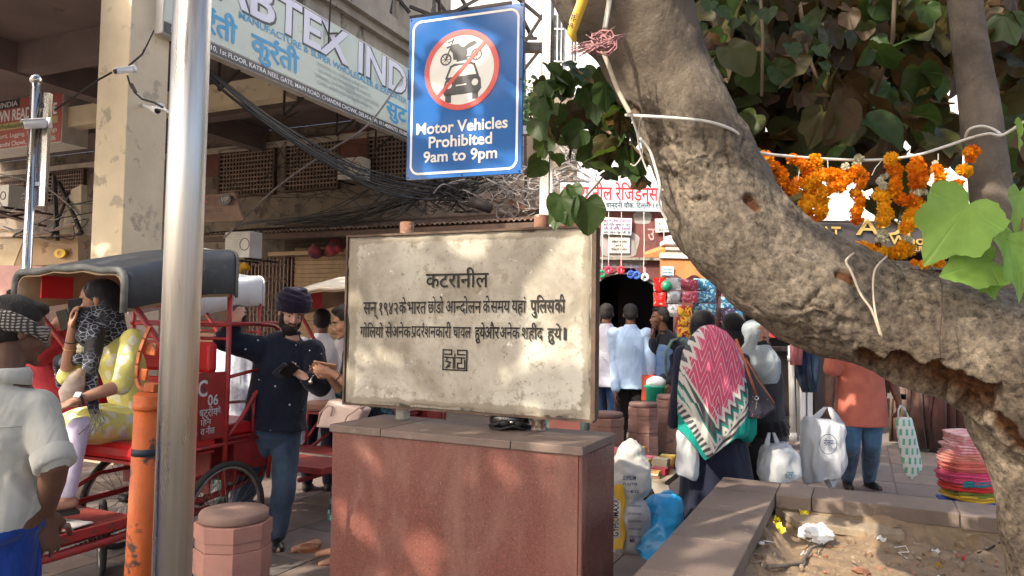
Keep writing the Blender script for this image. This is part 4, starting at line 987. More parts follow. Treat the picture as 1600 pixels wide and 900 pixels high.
car = [[(-.44, -.28), (-.38, -.16), (.44, -.14), (.52, -.26), (.54, -.50), (.46, -.60), (-.44, -.62), (-.50, -.50)], [(-.42, -.56), (-.26, -.56), (-.26, -.80), (-.42, -.80)], [(.30, -.56), (.46, -.56), (.46, -.76), (.30, -.76)]]
car += stroke([(-.40, -.18), (-.28, .10), (-.18, .14), (.24, .15), (.34, .11), (.44, -.16)], .055)
pic(car, 'car_pictogram'); pic([ell_(-.33, -.36, .085, .085), ell_(.37, -.34, .085, .085), [(-.14, -.40), (.14, -.385), (.14, -.35), (-.14, -.365)]], 'car_lamps', M_swh, .0030)
pic(stroke([(-.66, -.66), (.66, .66)], .10), 'red_slash', M_sred, .0040)
def stxt(body, a0, a1, zf, hf): lettering(ms, 'lettering', M_swh, body, BB(a0 * BW, bz0 + BH * zf), bs2, (0, 0, 1), (a1 - a0) * BW, BH * hf, .022, .003)
stxt('Motor Vehicles', .085, .885, .272, .068); stxt('Prohibited', .20, .755, .185, .068); stxt('9am to 9pm', .155, .80, .098, .066)
for (a, z) in ((.012, bz1 - .012), (BW - .012, bz1 - .012), (.012, bz0 + .012), (BW - .012, bz0 + .012), (BW - .01, bz0 + BH * .55), (BW - .01, bz0 + BH * .8), (BW * .5, bz0 + .01), (.01, bz0 + BH * .5)):
    m = MB(); m.ell(BB(a, z, -.002), (.005, .005, .005), None, 8, 5); m.build('rivet', M_iron, ms)
pp = P(853, 300, 4.30); pz = P(846, 330, 4.3)
m = MB(); m.box((pp.x, pp.y, 1.9), (.062, .062, 3.8), BMx); sp = m.build('post', M_steel, ms, bevel=.006)
sp.location = sp.location
for py in (66, 198):
    z = hit(830, py, B0, bu2).z; p_ = BB(BW - .09, z, .045); q_ = V(pp.x, pp.y, z)
    m = MB(); m.bar(p_, q_ - bs2 * .033, .05, .05); m.build('rung', M_steel, ms)

# ================================================================== poles
def pole(name, px, py, d, r, z0, z1, label, mt=M_steel, n=40):
    c = P(px, py, d); m = MB(); m.lathe([(r, 0), (r, (z1 - z0))], (c.x, c.y, z0), n); o = m.build(name, mt, None, True); return tag(o, label, 'pole')
c = P(284.5, 450, 2.2)
fp = empty('steel_pole', (c.x, c.y, 0), label='thick polished steel pole closest to the camera, before the rickshaw', cat='pole')
m = MB(); m.lathe([(.0545, 0), (.0545, 4.2)], (c.x, c.y, 0), 48); m.build('tube', steel('brushed_steel', (.80, .77, .70), .33), fp, True)
m = MB(); m.lathe([(.1, 0), (.1, .012), (.06, .014), (.056, .03)], (c.x, c.y, 0), 40); m.build('base_flange', M_steel, fp)
c1 = P(50, 250, 6.2); cm = empty('camera_post', (c1.x, c1.y, 0), label='slim steel post with a ball finial left of the cream pillar', cat='post')
zt_ = P(57, 131, 6.2).z; m = MB(); m.lathe([(.037, 0), (.037, zt_)], (c1.x, c1.y, 0), 24); m.build('tube', M_steel, cm, True)
m = MB(); m.ell((c1.x, c1.y, zt_ + .035), .048, None, 20, 12); m.build('ball_finial', M_steel, cm, True)
a1 = P(75, 146, 6.25); a0 = P(65, 322, 6.25); m = MB(); m.bar((a0.x, a0.y, a0.z), (a0.x, a0.y, a1.z), .075, .05, (0, 1, 0)); m.build('side_tube', M_steel, cm)
for py in (165, 287): z = P(60, py, 6.2).z; m = MB(); m.bar((c1.x, c1.y, z), (a0.x, a0.y, z), .04, .03); m.build('rung', M_steel, cm)
M_cam = mat('camera_white', (.74, .75, .74), .35, var=.05, bump=0); M_lens = plain('lens_black', (.012, .012, .013), .2)
def cctv(px, py, d, qx, qy, d2, label, L=.19, r=.036):
    """bullet camera: lens end at (px,py), mount end at (qx,qy)"""
    a, b_ = P(px, py, d), P(qx, qy, d2); t = (b_ - a).normalized(); o = empty('security_camera', b_, label=label, cat='security camera')
    b2 = a + t * L; m = MB(); m.tube([a, a + t * .01, a + t * (L * .5), b2, b2 + t * .012], [r * .92, r, r, r, r * .7], 20); m.build('body', M_cam, o, True)
    m = MB(); m.bar(a - t * .018 + V(0, 0, r * .7), b2 + V(0, 0, r * .75), r * 2.1, .012); m.build('sun_shield', M_cam, o, bevel=.004)
    m = MB(); m.tube([a - t * .006, a + t * .002], [r * .86, r * .86], 20); m.build('lens', M_lens, o, True)
    m = MB(); m.tube([b2 + t * .005, b2 + t * .05], [.017, .014], 10); m.tube([b_ - t * .0, b_ + t * .03], [.042, .046], 18); m.tube([b2 + t * .03, b_], .016, 10); m.build('mount', M_cam, o, True)
    return o
cctv(36, 194, 6.1, 74, 192, 6.2, 'white bullet camera mounted on the slim steel post', .16, .042)
cctv(180, 111, 7.75, 206, 108, 7.9, 'white bullet camera high on the cream pillar')
cctv(246, 173, 7.7, 222, 164, 8.2, 'white bullet camera lower on the pillar, pointing right', .17)
cctv(279, 184, 7.6, 252, 168, 8.1, 'white bullet camera half hidden behind the steel pole', .16)
for k, pts in enumerate((((240, 47), (233, 62), (222, 85), (201, 103)), ((175, 113), (155, 124), (135, 138), (110, 155), (85, 172)), ((204, 130), (212, 146), (222, 155), (240, 160), (255, 168)), ((199, 118), (203, 132), (206, 138)))):
    m = MB(); m.tube([P(x, y, 7.9) for x, y in pts], .011, 6); tag(m.build('camera_cable', M_wire), ['black cable from the sign corner to the upper pillar camera', 'black cable from the pillar camera across to the slim post', 'black cable looping to the lower pillar camera', 'short cable tail under the upper pillar camera'][k], 'cable')
m = MB(); m.bar(P(205, 131, 7.8), P(212, 145, 7.8), .03, .03); tag(m.build('cable_connector', M_wire), 'small black cable connector hanging on the pillar', 'connector')
# rusty orange pipe bollard with a hook loop
M_orp = mat('orange_enamel', (.52, .115, .022), .55, var=.22, vs=5, bump=.3, bs=55, spots=((.06, .035, .03), 8.5, .555)); M_bpt = mat('dark_blue_dab', (.015, .028, .045), .6)
ob = empty('orange_bollard', (P(215, 900, 3.2).x, 3.2, 0), label='rusty orange pipe bollard with a hooked loop beside the steel pole', cat='bollard')
tp = P(230, 640, 3.2); bt = P(216, 895, 3.2); ax = (tp - bt).normalized(); bt = bt - ax * (bt.z / ax.z)
m = MB(); m.tube([bt, bt.lerp(tp, .5), tp], [.056, .054, .052], 28); m.build('pipe', M_orp, ob, True)
m = MB(); m.tube([tp - ax * .0, tp + ax * .008, tp + ax * .03, tp + ax * .032, tp + ax * .06, tp + ax * .062, tp + ax * .075], [.056, .06, .06, .055, .057, .053, .04], 28); m.build('collar', M_orp, ob, True)
bnd = bt + ax * ((P(228, 705, 3.2) - bt).dot(ax)); m = MB(); m.tube([bnd - ax * .016, bnd + ax * .014], [.0542, .0540], 28); m.build('blue_band', M_bpt, ob, True)
d_ = 3.2; m = MB(); lp = [P(x, y, d_) for x, y in ((236, 612), (224, 611), (217, 603), (214, 590), (215, 570), (219, 550), (226, 530), (234, 512))]; 
for a, b_ in zip(lp[:-1], lp[1:]): m.bar(a, b_ + (b_ - a) * .12, .012, .022, (0, 1, 0))
m.build('hook_strap', mat('worn_orange_strap', (.42, .12, .05), .5, var=.5, vs=12, metal=.3), ob)
for p_, s_ in ((P(237, 605, 3.2), (.045, .05, .035)), (P(237, 545, 3.22), (.045, .02, .055)), (P(224, 585, 3.21), (.035, .02, .05))): m = MB(); m.box(p_, s_, Matrix.Rotation(.15, 3, 'Y')); m.build('hook_plate', M_orp, ob, bevel=.003)

# ================================================================== octagonal stone bollards
M_sst = [mat('pink_sandstone_a', (.40, .205, .165), .85, var=.14, vs=6, bump=.35, bs=50, spots=((.30, .2, .17), 8, .6)), mat('pink_sandstone_b', (.27, .15, .12), .85, var=.2, vs=7, bump=.4, bs=50, spots=((.14, .09, .08), 7, .6))]
M_scap = [mat('sandstone_cap_a', (.28, .185, .15), .85, var=.18, vs=5, bump=.3, bs=45, spots=((.2, .14, .115), 9, .6)), mat('sandstone_cap_b', (.17, .10, .085), .85, var=.2, vs=6, bump=.4, bs=45)]
def bollard(c, h, R_, k, label, rz=.2):
    o = empty('stone_bollard', c, label=label, cat='bollard', group='octagonal sandstone bollards'); c = Vector((c[0], c[1], 0)); r_ = R_ / math.cos(math.pi / 8)
    zs = h - .055
    m = MB(); m.lathe([(R_ * .93, zs + .002), (R_ * .97, zs + .012), (R_ * .97, zs + .04), (R_ * .93, zs + .052), (R_ * .5, zs + .056), (.005, zs + .057)], c, 40); m.build('round_cap', M_scap[k], o, True)
    zz = zs; lay = ((.085, 1.0), (.05, .965), (.135, 1.0), (.045, .96), (.13, 1.0), (.15, 1.03))
    for hh, f in lay:
        z0 = max(zz - hh, 0)
        if zz - z0 > .01: m = MB(); m.lathe([(r_ * f * .99, z0 + .001), (r_ * f, z0 + .006), (r_ * f, zz - .006), (r_ * f * .99, zz - .001)], c, 8, ang=rz); m.build('stone_course', M_sst[k], o)
        zz = z0
    return o
c = P(366, 800, 4.05); bollard((c.x, c.y, 0), .57, .185, 0, 'pink octagonal stone bollard in front of the rickshaw wheel', .35)
c = P(948, 655, 8.0); bollard((c.x, c.y, 0), .66, .178, 1, 'leftmost of the three dark stone bollards beyond the plinth', .1)
c = P(1005, 638, 8.3); bollard((c.x, c.y, 0), .74, .162, 1, 'middle and nearest-looking of the three bollards beyond the plinth', .2)
c = P(1049, 628, 8.6); bollard((c.x, c.y, 0), .80, .168, 1, 'rightmost of the three stone bollards, by the pink shawl', .3)
# ================================================================== the leaning tree
def bark():
    m = bpy.data.materials.new('bark'); nt, b = nodes(m); v = coord(nt)
    at = N(nt, 'ShaderNodeAttribute'); at.attribute_name = 'zone'; sp_ = N(nt, 'ShaderNodeSeparateColor'); nt.links.new(at.outputs['Color'], sp_.inputs[0])
    n1 = noise(nt, v, 5, 7, .65, .4); n2 = noise(nt, v, 36, 8, .72, .3); n3 = noise(nt, v, 110, 4, .7)
    smooth_ = ramp(nt, n1, [(.32, (.095, .080, .066)), (.50, (.150, .125, .100)), (.68, (.215, .178, .140))])
    rough_ = ramp(nt, n2, [(.34, (.048, .038, .031)), (.43, (.150, .122, .093)), (.56, (.285, .235, .175)), (.70, (.47, .39, .29))])
    n0 = noise(nt, v, 2.6, 5, .6, .6); rough_ = mixc(nt, ramp(nt, n0, [(.44, .6), (.60, 0)]), rough_, ramp(nt, n2, [(.35, (.03, .026, .022)), (.6, (.13, .112, .095))]))
    col = mixc(nt, sp_.outputs[0], smooth_, rough_)
    col = mixc(nt, sp_.outputs[1], col, ramp(nt, n2, [(.35, (.03, .014, .008)), (.6, (.14, .06, .025)), (.75, (.34, .15, .05))]))
    col = mixc(nt, math_(nt, 'MULTIPLY', ramp(nt, n3, [(.62, 0), (.7, 1)]), .35), col, (.42, .36, .28))
    nt.links.new(col, b.inputs['Base Color']); b.inputs['Roughness'].default_value = .92; b.inputs['Specular IOR Level'].default_value = .2
    p = bumpn(nt, b, n2, .9, .012); bumpn(nt, b, n3, .3, .004, p); return m
M_bark = bark()
def limb(name, path, parent, k=30, n=150, amp=1.0, fine=True, seed=0, hollow=None, zr=(2.1, 2.75), smoothz=True):
    """path rows: px, py, depth, radius in photo pixels"""
    rows = [list(P(a, b_, d)) + [r_ * d / FPX] for a, b_, d, r_ in path]
    c = catmull(rows, k); m_ = len(c); cen = c[:, :3]; rad = c[:, 3]
    tan = np.gradient(cen, axis=0); tan /= np.linalg.norm(tan, axis=1)[:, None]
    nrm = np.cross(tan[0], [0, 1, 0.01]); nrm /= np.linalg.norm(nrm); V_ = []; Nn = []
    th = np.linspace(0, 2 * np.pi, n, endpoint=False)
    for i in range(m_):
        nrm = nrm - tan[i] * nrm.dot(tan[i]); nrm /= np.linalg.norm(nrm); bi = np.cross(tan[i], nrm)
        d_ = np.outer(np.cos(th), nrm) + np.outer(np.sin(th), bi); V_.append(cen[i] + d_ * rad[i]); Nn.append(d_)
    V_ = np.concatenate(V_); Nn = np.concatenate(Nn); rr_ = np.repeat(rad, n)
    z = V_[:, 2]; zone = np.clip((zr[1] - z) / (zr[1] - zr[0]), 0, 1) if smoothz else np.zeros(len(z))
    zone = np.clip(zone + fbm(V_ * 5, 3, 11) * .35, 0, 1) * (1 if smoothz else 0)
    q = V_ + fbm(V_ * 4, 2, 3)[:, None] * .05
    big = fbm(V_ * 3.2, 3, seed + 1) * .035
    rid = 1 - np.abs(fbm(q * [11, 11, 11], 4, seed + 7)); flake = (np.clip(rid, 0, 1) ** 3)
    pl_ = np.floor(fbm(q * 9, 3, seed + 21) * 5) / 5
    sl = np.repeat(np.r_[0, np.cumsum(np.linalg.norm(np.diff(cen, axis=0), axis=1))], n); ar_ = np.tile(th, m_)
    g1 = np.stack([sl * 3.2, np.cos(ar_) * rr_ * 15, np.sin(ar_) * rr_ * 15], 1); g1 = g1 + fbm(V_ * 6, 3, 41)[:, None] * .9
    crack = np.clip(1 - np.abs(fbm(g1, 4, seed + 50)) * 3.2, 0, 1) ** 1.5; plate = fbm(g1 * [1.5, .8, .8], 2, seed + 60)
    rgh = np.clip(.35 + .9 * fbm(V_ * 2.6, 2, seed + 70), .12, 1)
    d_ = big * amp * (rr_ / .24) + zone * amp * rgh * (np.round(plate * 3) / 3 * .016 - crack * .024 + fbm(q * 40, 4, 5) * .010 + np.clip(fbm(q * 16, 3, 8), 0, 1) * .014) + (1 - zone) * amp * (fbm(V_ * 15, 4, 6) * .003 - crack * .002)
    hol = np.zeros(len(z))
    if hollow is not None:
        A_ = CR.transposed(); pr_ = (V_ - np.array(EYE)) @ np.array(CR)
        sx_ = 800 + FPX * pr_[:, 0] / -pr_[:, 2]; sy_ = 450 - FPX * pr_[:, 1] / -pr_[:, 2]
        facing = (Nn * (np.array(EYE) - V_)).sum(1) > 0
        for (ax_, ay_, bx_, by_, w_, dep) in hollow:
            a_ = np.array([ax_, ay_]); ab = np.array([bx_ - ax_, by_ - ay_]); p_ = np.stack([sx_, sy_], 1) - a_
            t_ = np.clip((p_ @ ab) / (ab @ ab), 0, 1); dist = np.linalg.norm(p_ - t_[:, None] * ab, axis=1) + fbm(V_ * 16, 3, 31) * w_ * .45
            f_ = np.clip((w_ - dist) / (w_ * .35), 0, 1) * facing; d_ = d_ - f_ * dep; 
            if dep > 0: hol = np.maximum(hol, f_)
    V_ = V_ + Nn * d_[:, None]
    me = bpy.data.meshes.new(name); fs = [(i * n + j, i * n + (j + 1) % n, (i + 1) * n + (j + 1) % n, (i + 1) * n + j) for i in range(m_ - 1) for j in range(n)]
    fs += [tuple(range(n))[::-1], tuple((m_ - 1) * n + j for j in range(n))]
    o_ = wloc(parent); me.from_pydata((V_ - np.array(o_)).tolist(), [], fs); me.update()
    ca = me.color_attributes.new('zone', 'FLOAT_COLOR', 'POINT'); cc = np.zeros((len(z), 4), np.float32); cc[:, 0] = zone; cc[:, 1] = hol; cc[:, 3] = 1; ca.data.foreach_set('color', cc.ravel())
    me.polygons.foreach_set('use_smooth', [True] * len(me.polygons)); me.materials.append(M_bark)
    o = bpy.data.objects.new(name, me); COL.objects.link(o); o.parent = parent; return o
tree = empty('leaning_tree', G(1640, 1010, .35), label='huge leaning tree trunk curving across the right, hung with garlands', cat='tree')
tree.location = (P(1650, 900, 2.9).x, 2.9, .3)
limb('trunk', [(905, -170, 2.75, 100), (940, -80, 2.78, 100), (985, 5, 2.82, 94), (1030, 105, 2.87, 80), (1080, 205, 2.9, 84), (1112, 285, 2.9, 86), (1152, 360, 2.9, 85), (1208, 424, 2.9, 84), (1280, 464, 2.9, 86), (1358, 486, 2.9, 88), (1440, 506, 2.88, 96), (1522, 530, 2.84, 102), (1600, 566, 2.8, 106), (1680, 640, 2.78, 108), (1760, 760, 2.8, 104), (1800, 900, 2.82, 104), (1815, 1040, 2.85, 130)], tree, k=26, n=190, seed=0,
     hollow=[(1400, 576, 1540, 620, 28, .085), (1350, 566, 1430, 596, 20, .05), (1270, 455, 1360, 500, 8, .0), (1560, 640, 1600, 690, 10, .03), (1310, 432, 1330, 440, 9, .02), (1172, 310, 1186, 322, 8, .02), (980, 170, 990, 176, 7, .02)])
limb('lower_stem', [(1540, 540, 2.9, 60), (1572, 640, 2.92, 56), (1602, 730, 2.92, 58), (1628, 830, 2.92, 62), (1650, 940, 2.95, 72), (1664, 1060, 2.98, 100)], tree, k=14, n=90, seed=9)
limb('branch', [(1040, 180, 2.92, 40), (985, 90, 2.95, 44), (920, 10, 3.0, 40), (850, -70, 3.1, 34), (760, -180, 3.3, 28)], tree, k=10, n=60, seed=4, smoothz=False)
limb('young_trunk', [(1494, -120, 3.35, 24), (1506, -10, 3.3, 25), (1520, 90, 3.25, 27), (1534, 190, 3.2, 29), (1547, 290, 3.1, 31), (1556, 380, 3.0, 36), (1566, 470, 2.95, 48)], tree, k=14, n=64, seed=5, smoothz=False, amp=.5)
# ---- leaves
def leaf_outline(n, lob=0.0):
    pts = []
    for k in range(n):
        a = 2 * math.pi * k / n; r_ = 1 - .16 * math.cos(a) ** 8 * (1 if math.cos(a) < 0 else 0)
        # tip at angle 0, notch at angle pi
        r_ = 1.0 + .24 * max(0, math.cos(a)) ** 12 - .34 * max(0, -math.cos(a)) ** 22 + lob * (.10 * abs(math.cos(2.5 * a)) ** .6 - .06)
        if lob > 1: r_ = float(np.interp(abs(math.degrees(math.atan2(math.sin(a), math.cos(a)))), [0, 12, 27, 40, 52, 66, 80, 95, 112, 130, 150, 168, 180], [1.32, 1.08, .86, .90, 1.10, .98, .84, .93, 1.04, .93, .84, .74, .50])) + .018 * math.sin(a * 23)
        pts.append((r_ * math.cos(a), r_ * math.sin(a) * .92))
    return pts
def leaf_mesh(name, n, rings, lob, cup, seed, mt):
    rr = random.Random(seed); ol = leaf_outline(n, lob); vs = [(-.45, 0, 0)]; fs = []
    for i in range(1, rings + 1):
        f = i / rings
        for k, (x, y) in enumerate(ol):
            X = -.45 + (x + .45) * f; Y = y * f; a = 2 * math.pi * k / n
            z = cup * (Y * Y * .8 - .35 * X * abs(X)) + (.05 if n < 50 else .075 * f) * f * math.sin(a * 5 + seed) * (1 if rings > 1 else .6) - .035 * abs(math.cos(a * 2.5)) * f
            vs.append((X, Y, z + rr.uniform(-.01, .01) * f))
    for k in range(n): fs.append((0, 1 + k, 1 + (k + 1) % n))
    for i in range(rings - 1):
        for k in range(n): fs.append((1 + i * n + k, 1 + (i + 1) * n + k, 1 + (i + 1) * n + (k + 1) % n, 1 + i * n + (k + 1) % n))
    me = bpy.data.meshes.new(name); me.from_pydata(vs, [], fs); me.polygons.foreach_set('use_smooth', [True] * len(fs)); me.materials.append(mt); return me
def leafmat(name, cols, trans=.45, vein=True, trc=(.20, .28, .04)):
    m = bpy.data.materials.new(name); nt, b = nodes(m); oi = N(nt, 'ShaderNodeObjectInfo'); ge = N(nt, 'ShaderNodeNewGeometry'); v = coord(nt)
    rnd = math_(nt, 'FRACT', math_(nt, 'ADD', oi.outputs['Random'], ge.outputs['Random Per Island']))
    col = ramp(nt, rnd, [(i / (len(cols)), c) for i, c in enumerate(cols)])
    col = mixc(nt, ramp(nt, noise(nt, v, 3, 4), [(.35, 0), (.7, .45)]), col, [x * 1.5 for x in cols[len(cols) // 2]])
    if vein:
        sx = N(nt, 'ShaderNodeSeparateXYZ'); tc = N(nt, 'ShaderNodeTexCoord'); nt.links.new(tc.outputs['Object'], sx.inputs[0])
        an = math_(nt, 'ARCTAN2', sx.outputs[1], math_(nt, 'ADD', sx.outputs[0], .45)); w = math_(nt, 'ABSOLUTE', math_(nt, 'SINE', math_(nt, 'MULTIPLY', an, 2.6)))
        col = mixc(nt, ramp(nt, w, [(.0, .55), (.07, 0)]), col, [min(1, x * 1.8 + .03) for x in cols[-1]])
        bumpn(nt, b, ramp(nt, w, [(0, 0), (.12, 1)]), .35, .02)
    nt.links.new(col, b.inputs['Base Color']); b.inputs['Roughness'].default_value = .5; b.inputs['Specular IOR Level'].default_value = .35
    tr = N(nt, 'ShaderNodeBsdfTranslucent'); nt.links.new(mixc(nt, .5, col, trc), tr.inputs[0]); mx = N(nt, 'ShaderNodeMixShader'); mx.inputs[0].default_value = trans
    out = [n_ for n_ in nt.nodes if n_.type == 'OUTPUT_MATERIAL'][0]; nt.links.new(b.outputs[0], mx.inputs[1]); nt.links.new(tr.outputs[0], mx.inputs[2]); nt.links.new(mx.outputs[0], out.inputs[0]); return m
M_leaf = leafmat('shade_tinted_leaf', [(.016, .042, .009), (.066, .035, .011), (.024, .060, .011), (.080, .044, .015), (.050, .027, .008), (.036, .085, .014), (.060, .033, .010)], .3, True, (.12, .08, .02))  # brown entries paint in shaded, backlit undersides; green entries are leaf colour
M_lgreen = leafmat('green_leaf', [(.022, .050, .010), (.034, .070, .014), (.020, .040, .009)], .35, True, (.16, .22, .03))
M_lime = leafmat('young_lime_leaf', [(.17, .33, .055), (.22, .39, .075)], .35, True, (.4, .6, .08))
LV = [leaf_mesh('leaf', 24, 2, (.6, 1.1, 1.2, .6, 1.1)[s_], (.25, .5, -.3, .6, .1)[s_], s_, M_leaf) for s_ in range(5)]
LG = [leaf_mesh('leaf', 24, 2, (1.1, .6, 1.2, .8)[s_], (.3, .6, -.3, .45)[s_], s_ + 9, M_lgreen) for s_ in range(4)]
LB = [leaf_mesh('leaf', 60, 6, 1.6, (.5, .35, .6)[s_], s_ + 20, M_lime) for s_ in range(3)]
def place_leaf(me, p, size, nrm, tip, parent=tree, nm='leaf'):
    nrm = Vector(nrm).normalized(); x = (Vector(tip) - nrm * Vector(tip).dot(nrm)).normalized(); y = nrm.cross(x)
    M = Matrix((x, y, nrm)).transposed().to_4x4(); o = bpy.data.objects.new(nm, me); COL.objects.link(o); o.parent = parent
    o.matrix_local = Matrix.Translation(Vector(p) - wloc(parent)) @ M @ Matrix.Scale(size, 4); return o
rr = random.Random(12)
# the hanging curtain of leaves behind the trunk: nearest ones single, the rest one mass
def curtain(n, d0, d1, seed, regions):
    r_ = random.Random(seed); out = []
    tot = sum(q[4] for q in regions)
    while len(out) < n:
        t = r_.random() * tot
        for q in regions:
            t -= q[4]
            if t <= 0: break
        px, py = r_.uniform(q[0], q[2]), r_.uniform(q[1], q[3]); d = r_.uniform(d0, d1)
        if 1240 < px < 1365 and 282 < py < 350: continue
        if any((px - a) ** 2 + (py - b_) ** 2 < r2 * r2 for a, b_, r2 in ((1195, 202, 24), (1262, 206, 20), (1484, 142, 20), (1420, 224, 26), (1310, 135, 12), (1100, 130, 12))): continue
        if q[5] and r_.random() < .5 and (px - q[5][0]) ** 2 + (py - q[5][1]) ** 2 > q[5][2] ** 2: continue
        out.append((px, py, d))
    return out
RG = [(1070, -40, 1490, 250, 10, None), (1180, 230, 1450, 330, .9, None), (1330, 300, 1450, 330, .0, None), (1540, -40, 1640, 120, 1.6, None), (1540, 120, 1640, 300, 1.0, None), (1060, -40, 1200, 120, 1.5, None)]
def lt(p, sz, r_):
    n_ = V(r_.gauss(0, .75), -1 + r_.gauss(0, .6), r_.gauss(.3, .7)); return n_, V(r_.gauss(0, .8), 0, -1)
for (px, py, d) in curtain(235, 3.7, 4.7, 1, RG):
    p = P(px, py, d); sz = rr.uniform(.055, .12) * (1.25 if rr.random() < .2 else 1); n_, tp_ = lt(p, sz, rr)
    place_leaf(rr.choice(LV if rr.random() < .72 else LG), p, sz, n_, tp_)
mb = MB()
def add_leaf(mb, me, p, size, nrm, tip):
    nrm = Vector(nrm).normalized(); x = (Vector(tip) - nrm * Vector(tip).dot(nrm)).normalized(); y = nrm.cross(x); M = Matrix((x, y, nrm)).transposed()
    mb.add([M @ (v.co * size) + Vector(p) for v in me.vertices], [tuple(q.vertices) for q in me.polygons])
SML = leaf_mesh('leaf', 9, 1, .4, .3, 3, M_leaf)
for (px, py, d) in curtain(1700, 4.4, 6.6, 2, RG):
    p = P(px, py, d); n_, tp_ = lt(p, .1, rr); add_leaf(mb, SML, p, rr.uniform(.07, .13), n_, tp_)
fo = mb.build('foliage_behind', M_leaf, tree, True); fo['kind'] = 'stuff'
# cluster on the left of the trunk
for k in range(140):
    if k < 85: px, py = rr.uniform(838, 990), rr.uniform(118, 262)
    else: px, py = rr.uniform(920, 1015), rr.uniform(140, 285)
    if px < 900 and py > 210 and rr.random() < .7: continue
    if px < 870 and py < 95: continue
    p = P(px, py, rr.uniform(3.15, 3.7)); sz = rr.uniform(.035, .078); n_, tp_ = lt(p, sz, rr); place_leaf(rr.choice(LG if rr.random() < .6 else LV), p, sz, n_, tp_)
for (px, py, s_, up) in ((853, 135, .062, (-.2, -1, .5)), (862, 108, .05, (.3, -.8, .8)), (886, 100, .05, (0, -.6, 1)), (905, 112, .055, (.2, -.8, .8)), (848, 165, .06, (-.5, -1, 0)), (880, 320, .075, (-.2, -1, .3)), (918, 330, .08, (.1, -1, 0)), (870, 338, .05, (-.5, -1, .2)), (897, 298, .04, (0, -1, .5))):
    place_leaf(rr.choice(LG), P(px, py, 3.05 if py > 250 else 3.2), s_, up, (rr.uniform(-.5, .5), 0, -1))
TW = [([P(955, 262, 3.2), P(935, 285, 3.2), P(915, 308, 3.15), P(897, 330, 3.1)], .005), ([P(1000, 200, 3.2), P(960, 150, 3.2), P(900, 110, 3.2)], .008), ([P(1020, 260, 3.2), P(990, 230, 3.2), P(940, 200, 3.3)], .007), ([P(1188, -10, 3.6), P(1192, 60, 3.6), P(1190, 150, 3.6)], .008), ([P(1545, 480, 2.7), P(1570, 430, 2.6), P(1590, 380, 2.58), P(1600, 340, 2.56)], .006), ([P(1548, 420, 2.66), P(1530, 400, 2.6), P(1515, 330, 2.58)], .005), ([P(1240, -60, 4.2), P(1260, 80, 4.3), P(1300, 180, 4.3)], .012), ([P(1400, -60, 4.0), P(1395, 60, 4.2), P(1360, 170, 4.4)], .012)]
M_twig = mat('twig_bark', (.16, .11, .07), .8)
for pts_, r_ in TW: t = MB(); t.tube(pts_, r_, 6); t.build('twig', M_twig, tree, True)
# big young leaves in front
for (px, py, d, sz, nn, tp_, k) in ((1497, 343, 2.55, .152, (-.15, -1, .35), (-.55, 0, -.75), 0), (1528, 414, 2.56, .115, (.1, -1, .5), (-1, 0, -.35), 1), (1583, 402, 2.5, .115, (.25, -1, .3), (.15, 0, -1), 2), (1596, 322, 2.6, .10, (.3, -1, .2), (-.1, 0, -1), 0), (1560, 360, 2.75, .06, (.4, -1, .3), (.4, 0, -1), 1), (1545, 440, 2.62, .05, (-.5, -.8, .3), (.3, 0, -1), 2)):
    place_leaf(LB[k], P(px, py, d), sz, nn, tp_)
place_leaf(LB[1], P(1590, 205, 2.6), .06, (.9, -.5, .2), (-.4, 0, -1)); 
for (px, py, s_) in ((1128, 18, .05), (1108, 6, .045), (1150, 35, .04), (1238, 75, .05), (1282, 78, .045), (1288, 102, .035), (1095, 40, .04), (1200, 20, .05)): place_leaf(LG[0], P(px, py, 3.3), s_, (rr.gauss(0, .4), -1, .6), (rr.uniform(-.5, .5), 0, -1))
# the crown overhead (outside the frame) that shades the street
mb = MB(); rc = random.Random(44); cl = []
for k in range(185): cl.append((rc.uniform(-11.5, 4.0), rc.uniform(-8.0, 5.0), rc.uniform(0, 1)))
ncl = 0
for (cx, cy, cz) in cl:
    if cx > .6 and cy > 1.5: continue
    zmin = max(4.3, 1.6 + .50 * max(cy, 0) + 1.0)
    c0 = V(cx, cy, zmin + .6 + cz * 1.6); ncl += 1
    for q in range(64):
        d_ = V(rc.gauss(0, 1), rc.gauss(0, 1), rc.gauss(0, .5)).normalized() * .85 * rc.random() ** .45; p = c0 + d_
        add_leaf(mb, SML, p, rc.uniform(.09, .15), (rc.gauss(0, .6), rc.gauss(0, .6), 1), (rc.uniform(-1, 1), rc.uniform(-1, 1), -.4))
cr = mb.build('crown', M_leaf, tree, True); cr['kind'] = 'stuff'
for (a, b_) in ((P(905, -170, 2.75), V(-1.0, 1.5, 4.9)), (V(-1, 1.5, 4.9), V(-5, 0, 6.2)), (V(-1, 1.5, 4.9), V(-3, 3, 6.0)), (V(-5, 0, 6.2), V(-9, -2, 6.4)), (P(905, -170, 2.75), V(1, -1, 5.6))):
    t = MB(); t.tube([a, (a + b_) / 2 + V(.1, .1, .15), b_], [.12, .09, .05], 10); t.build('limb', M_bark, tree, True)
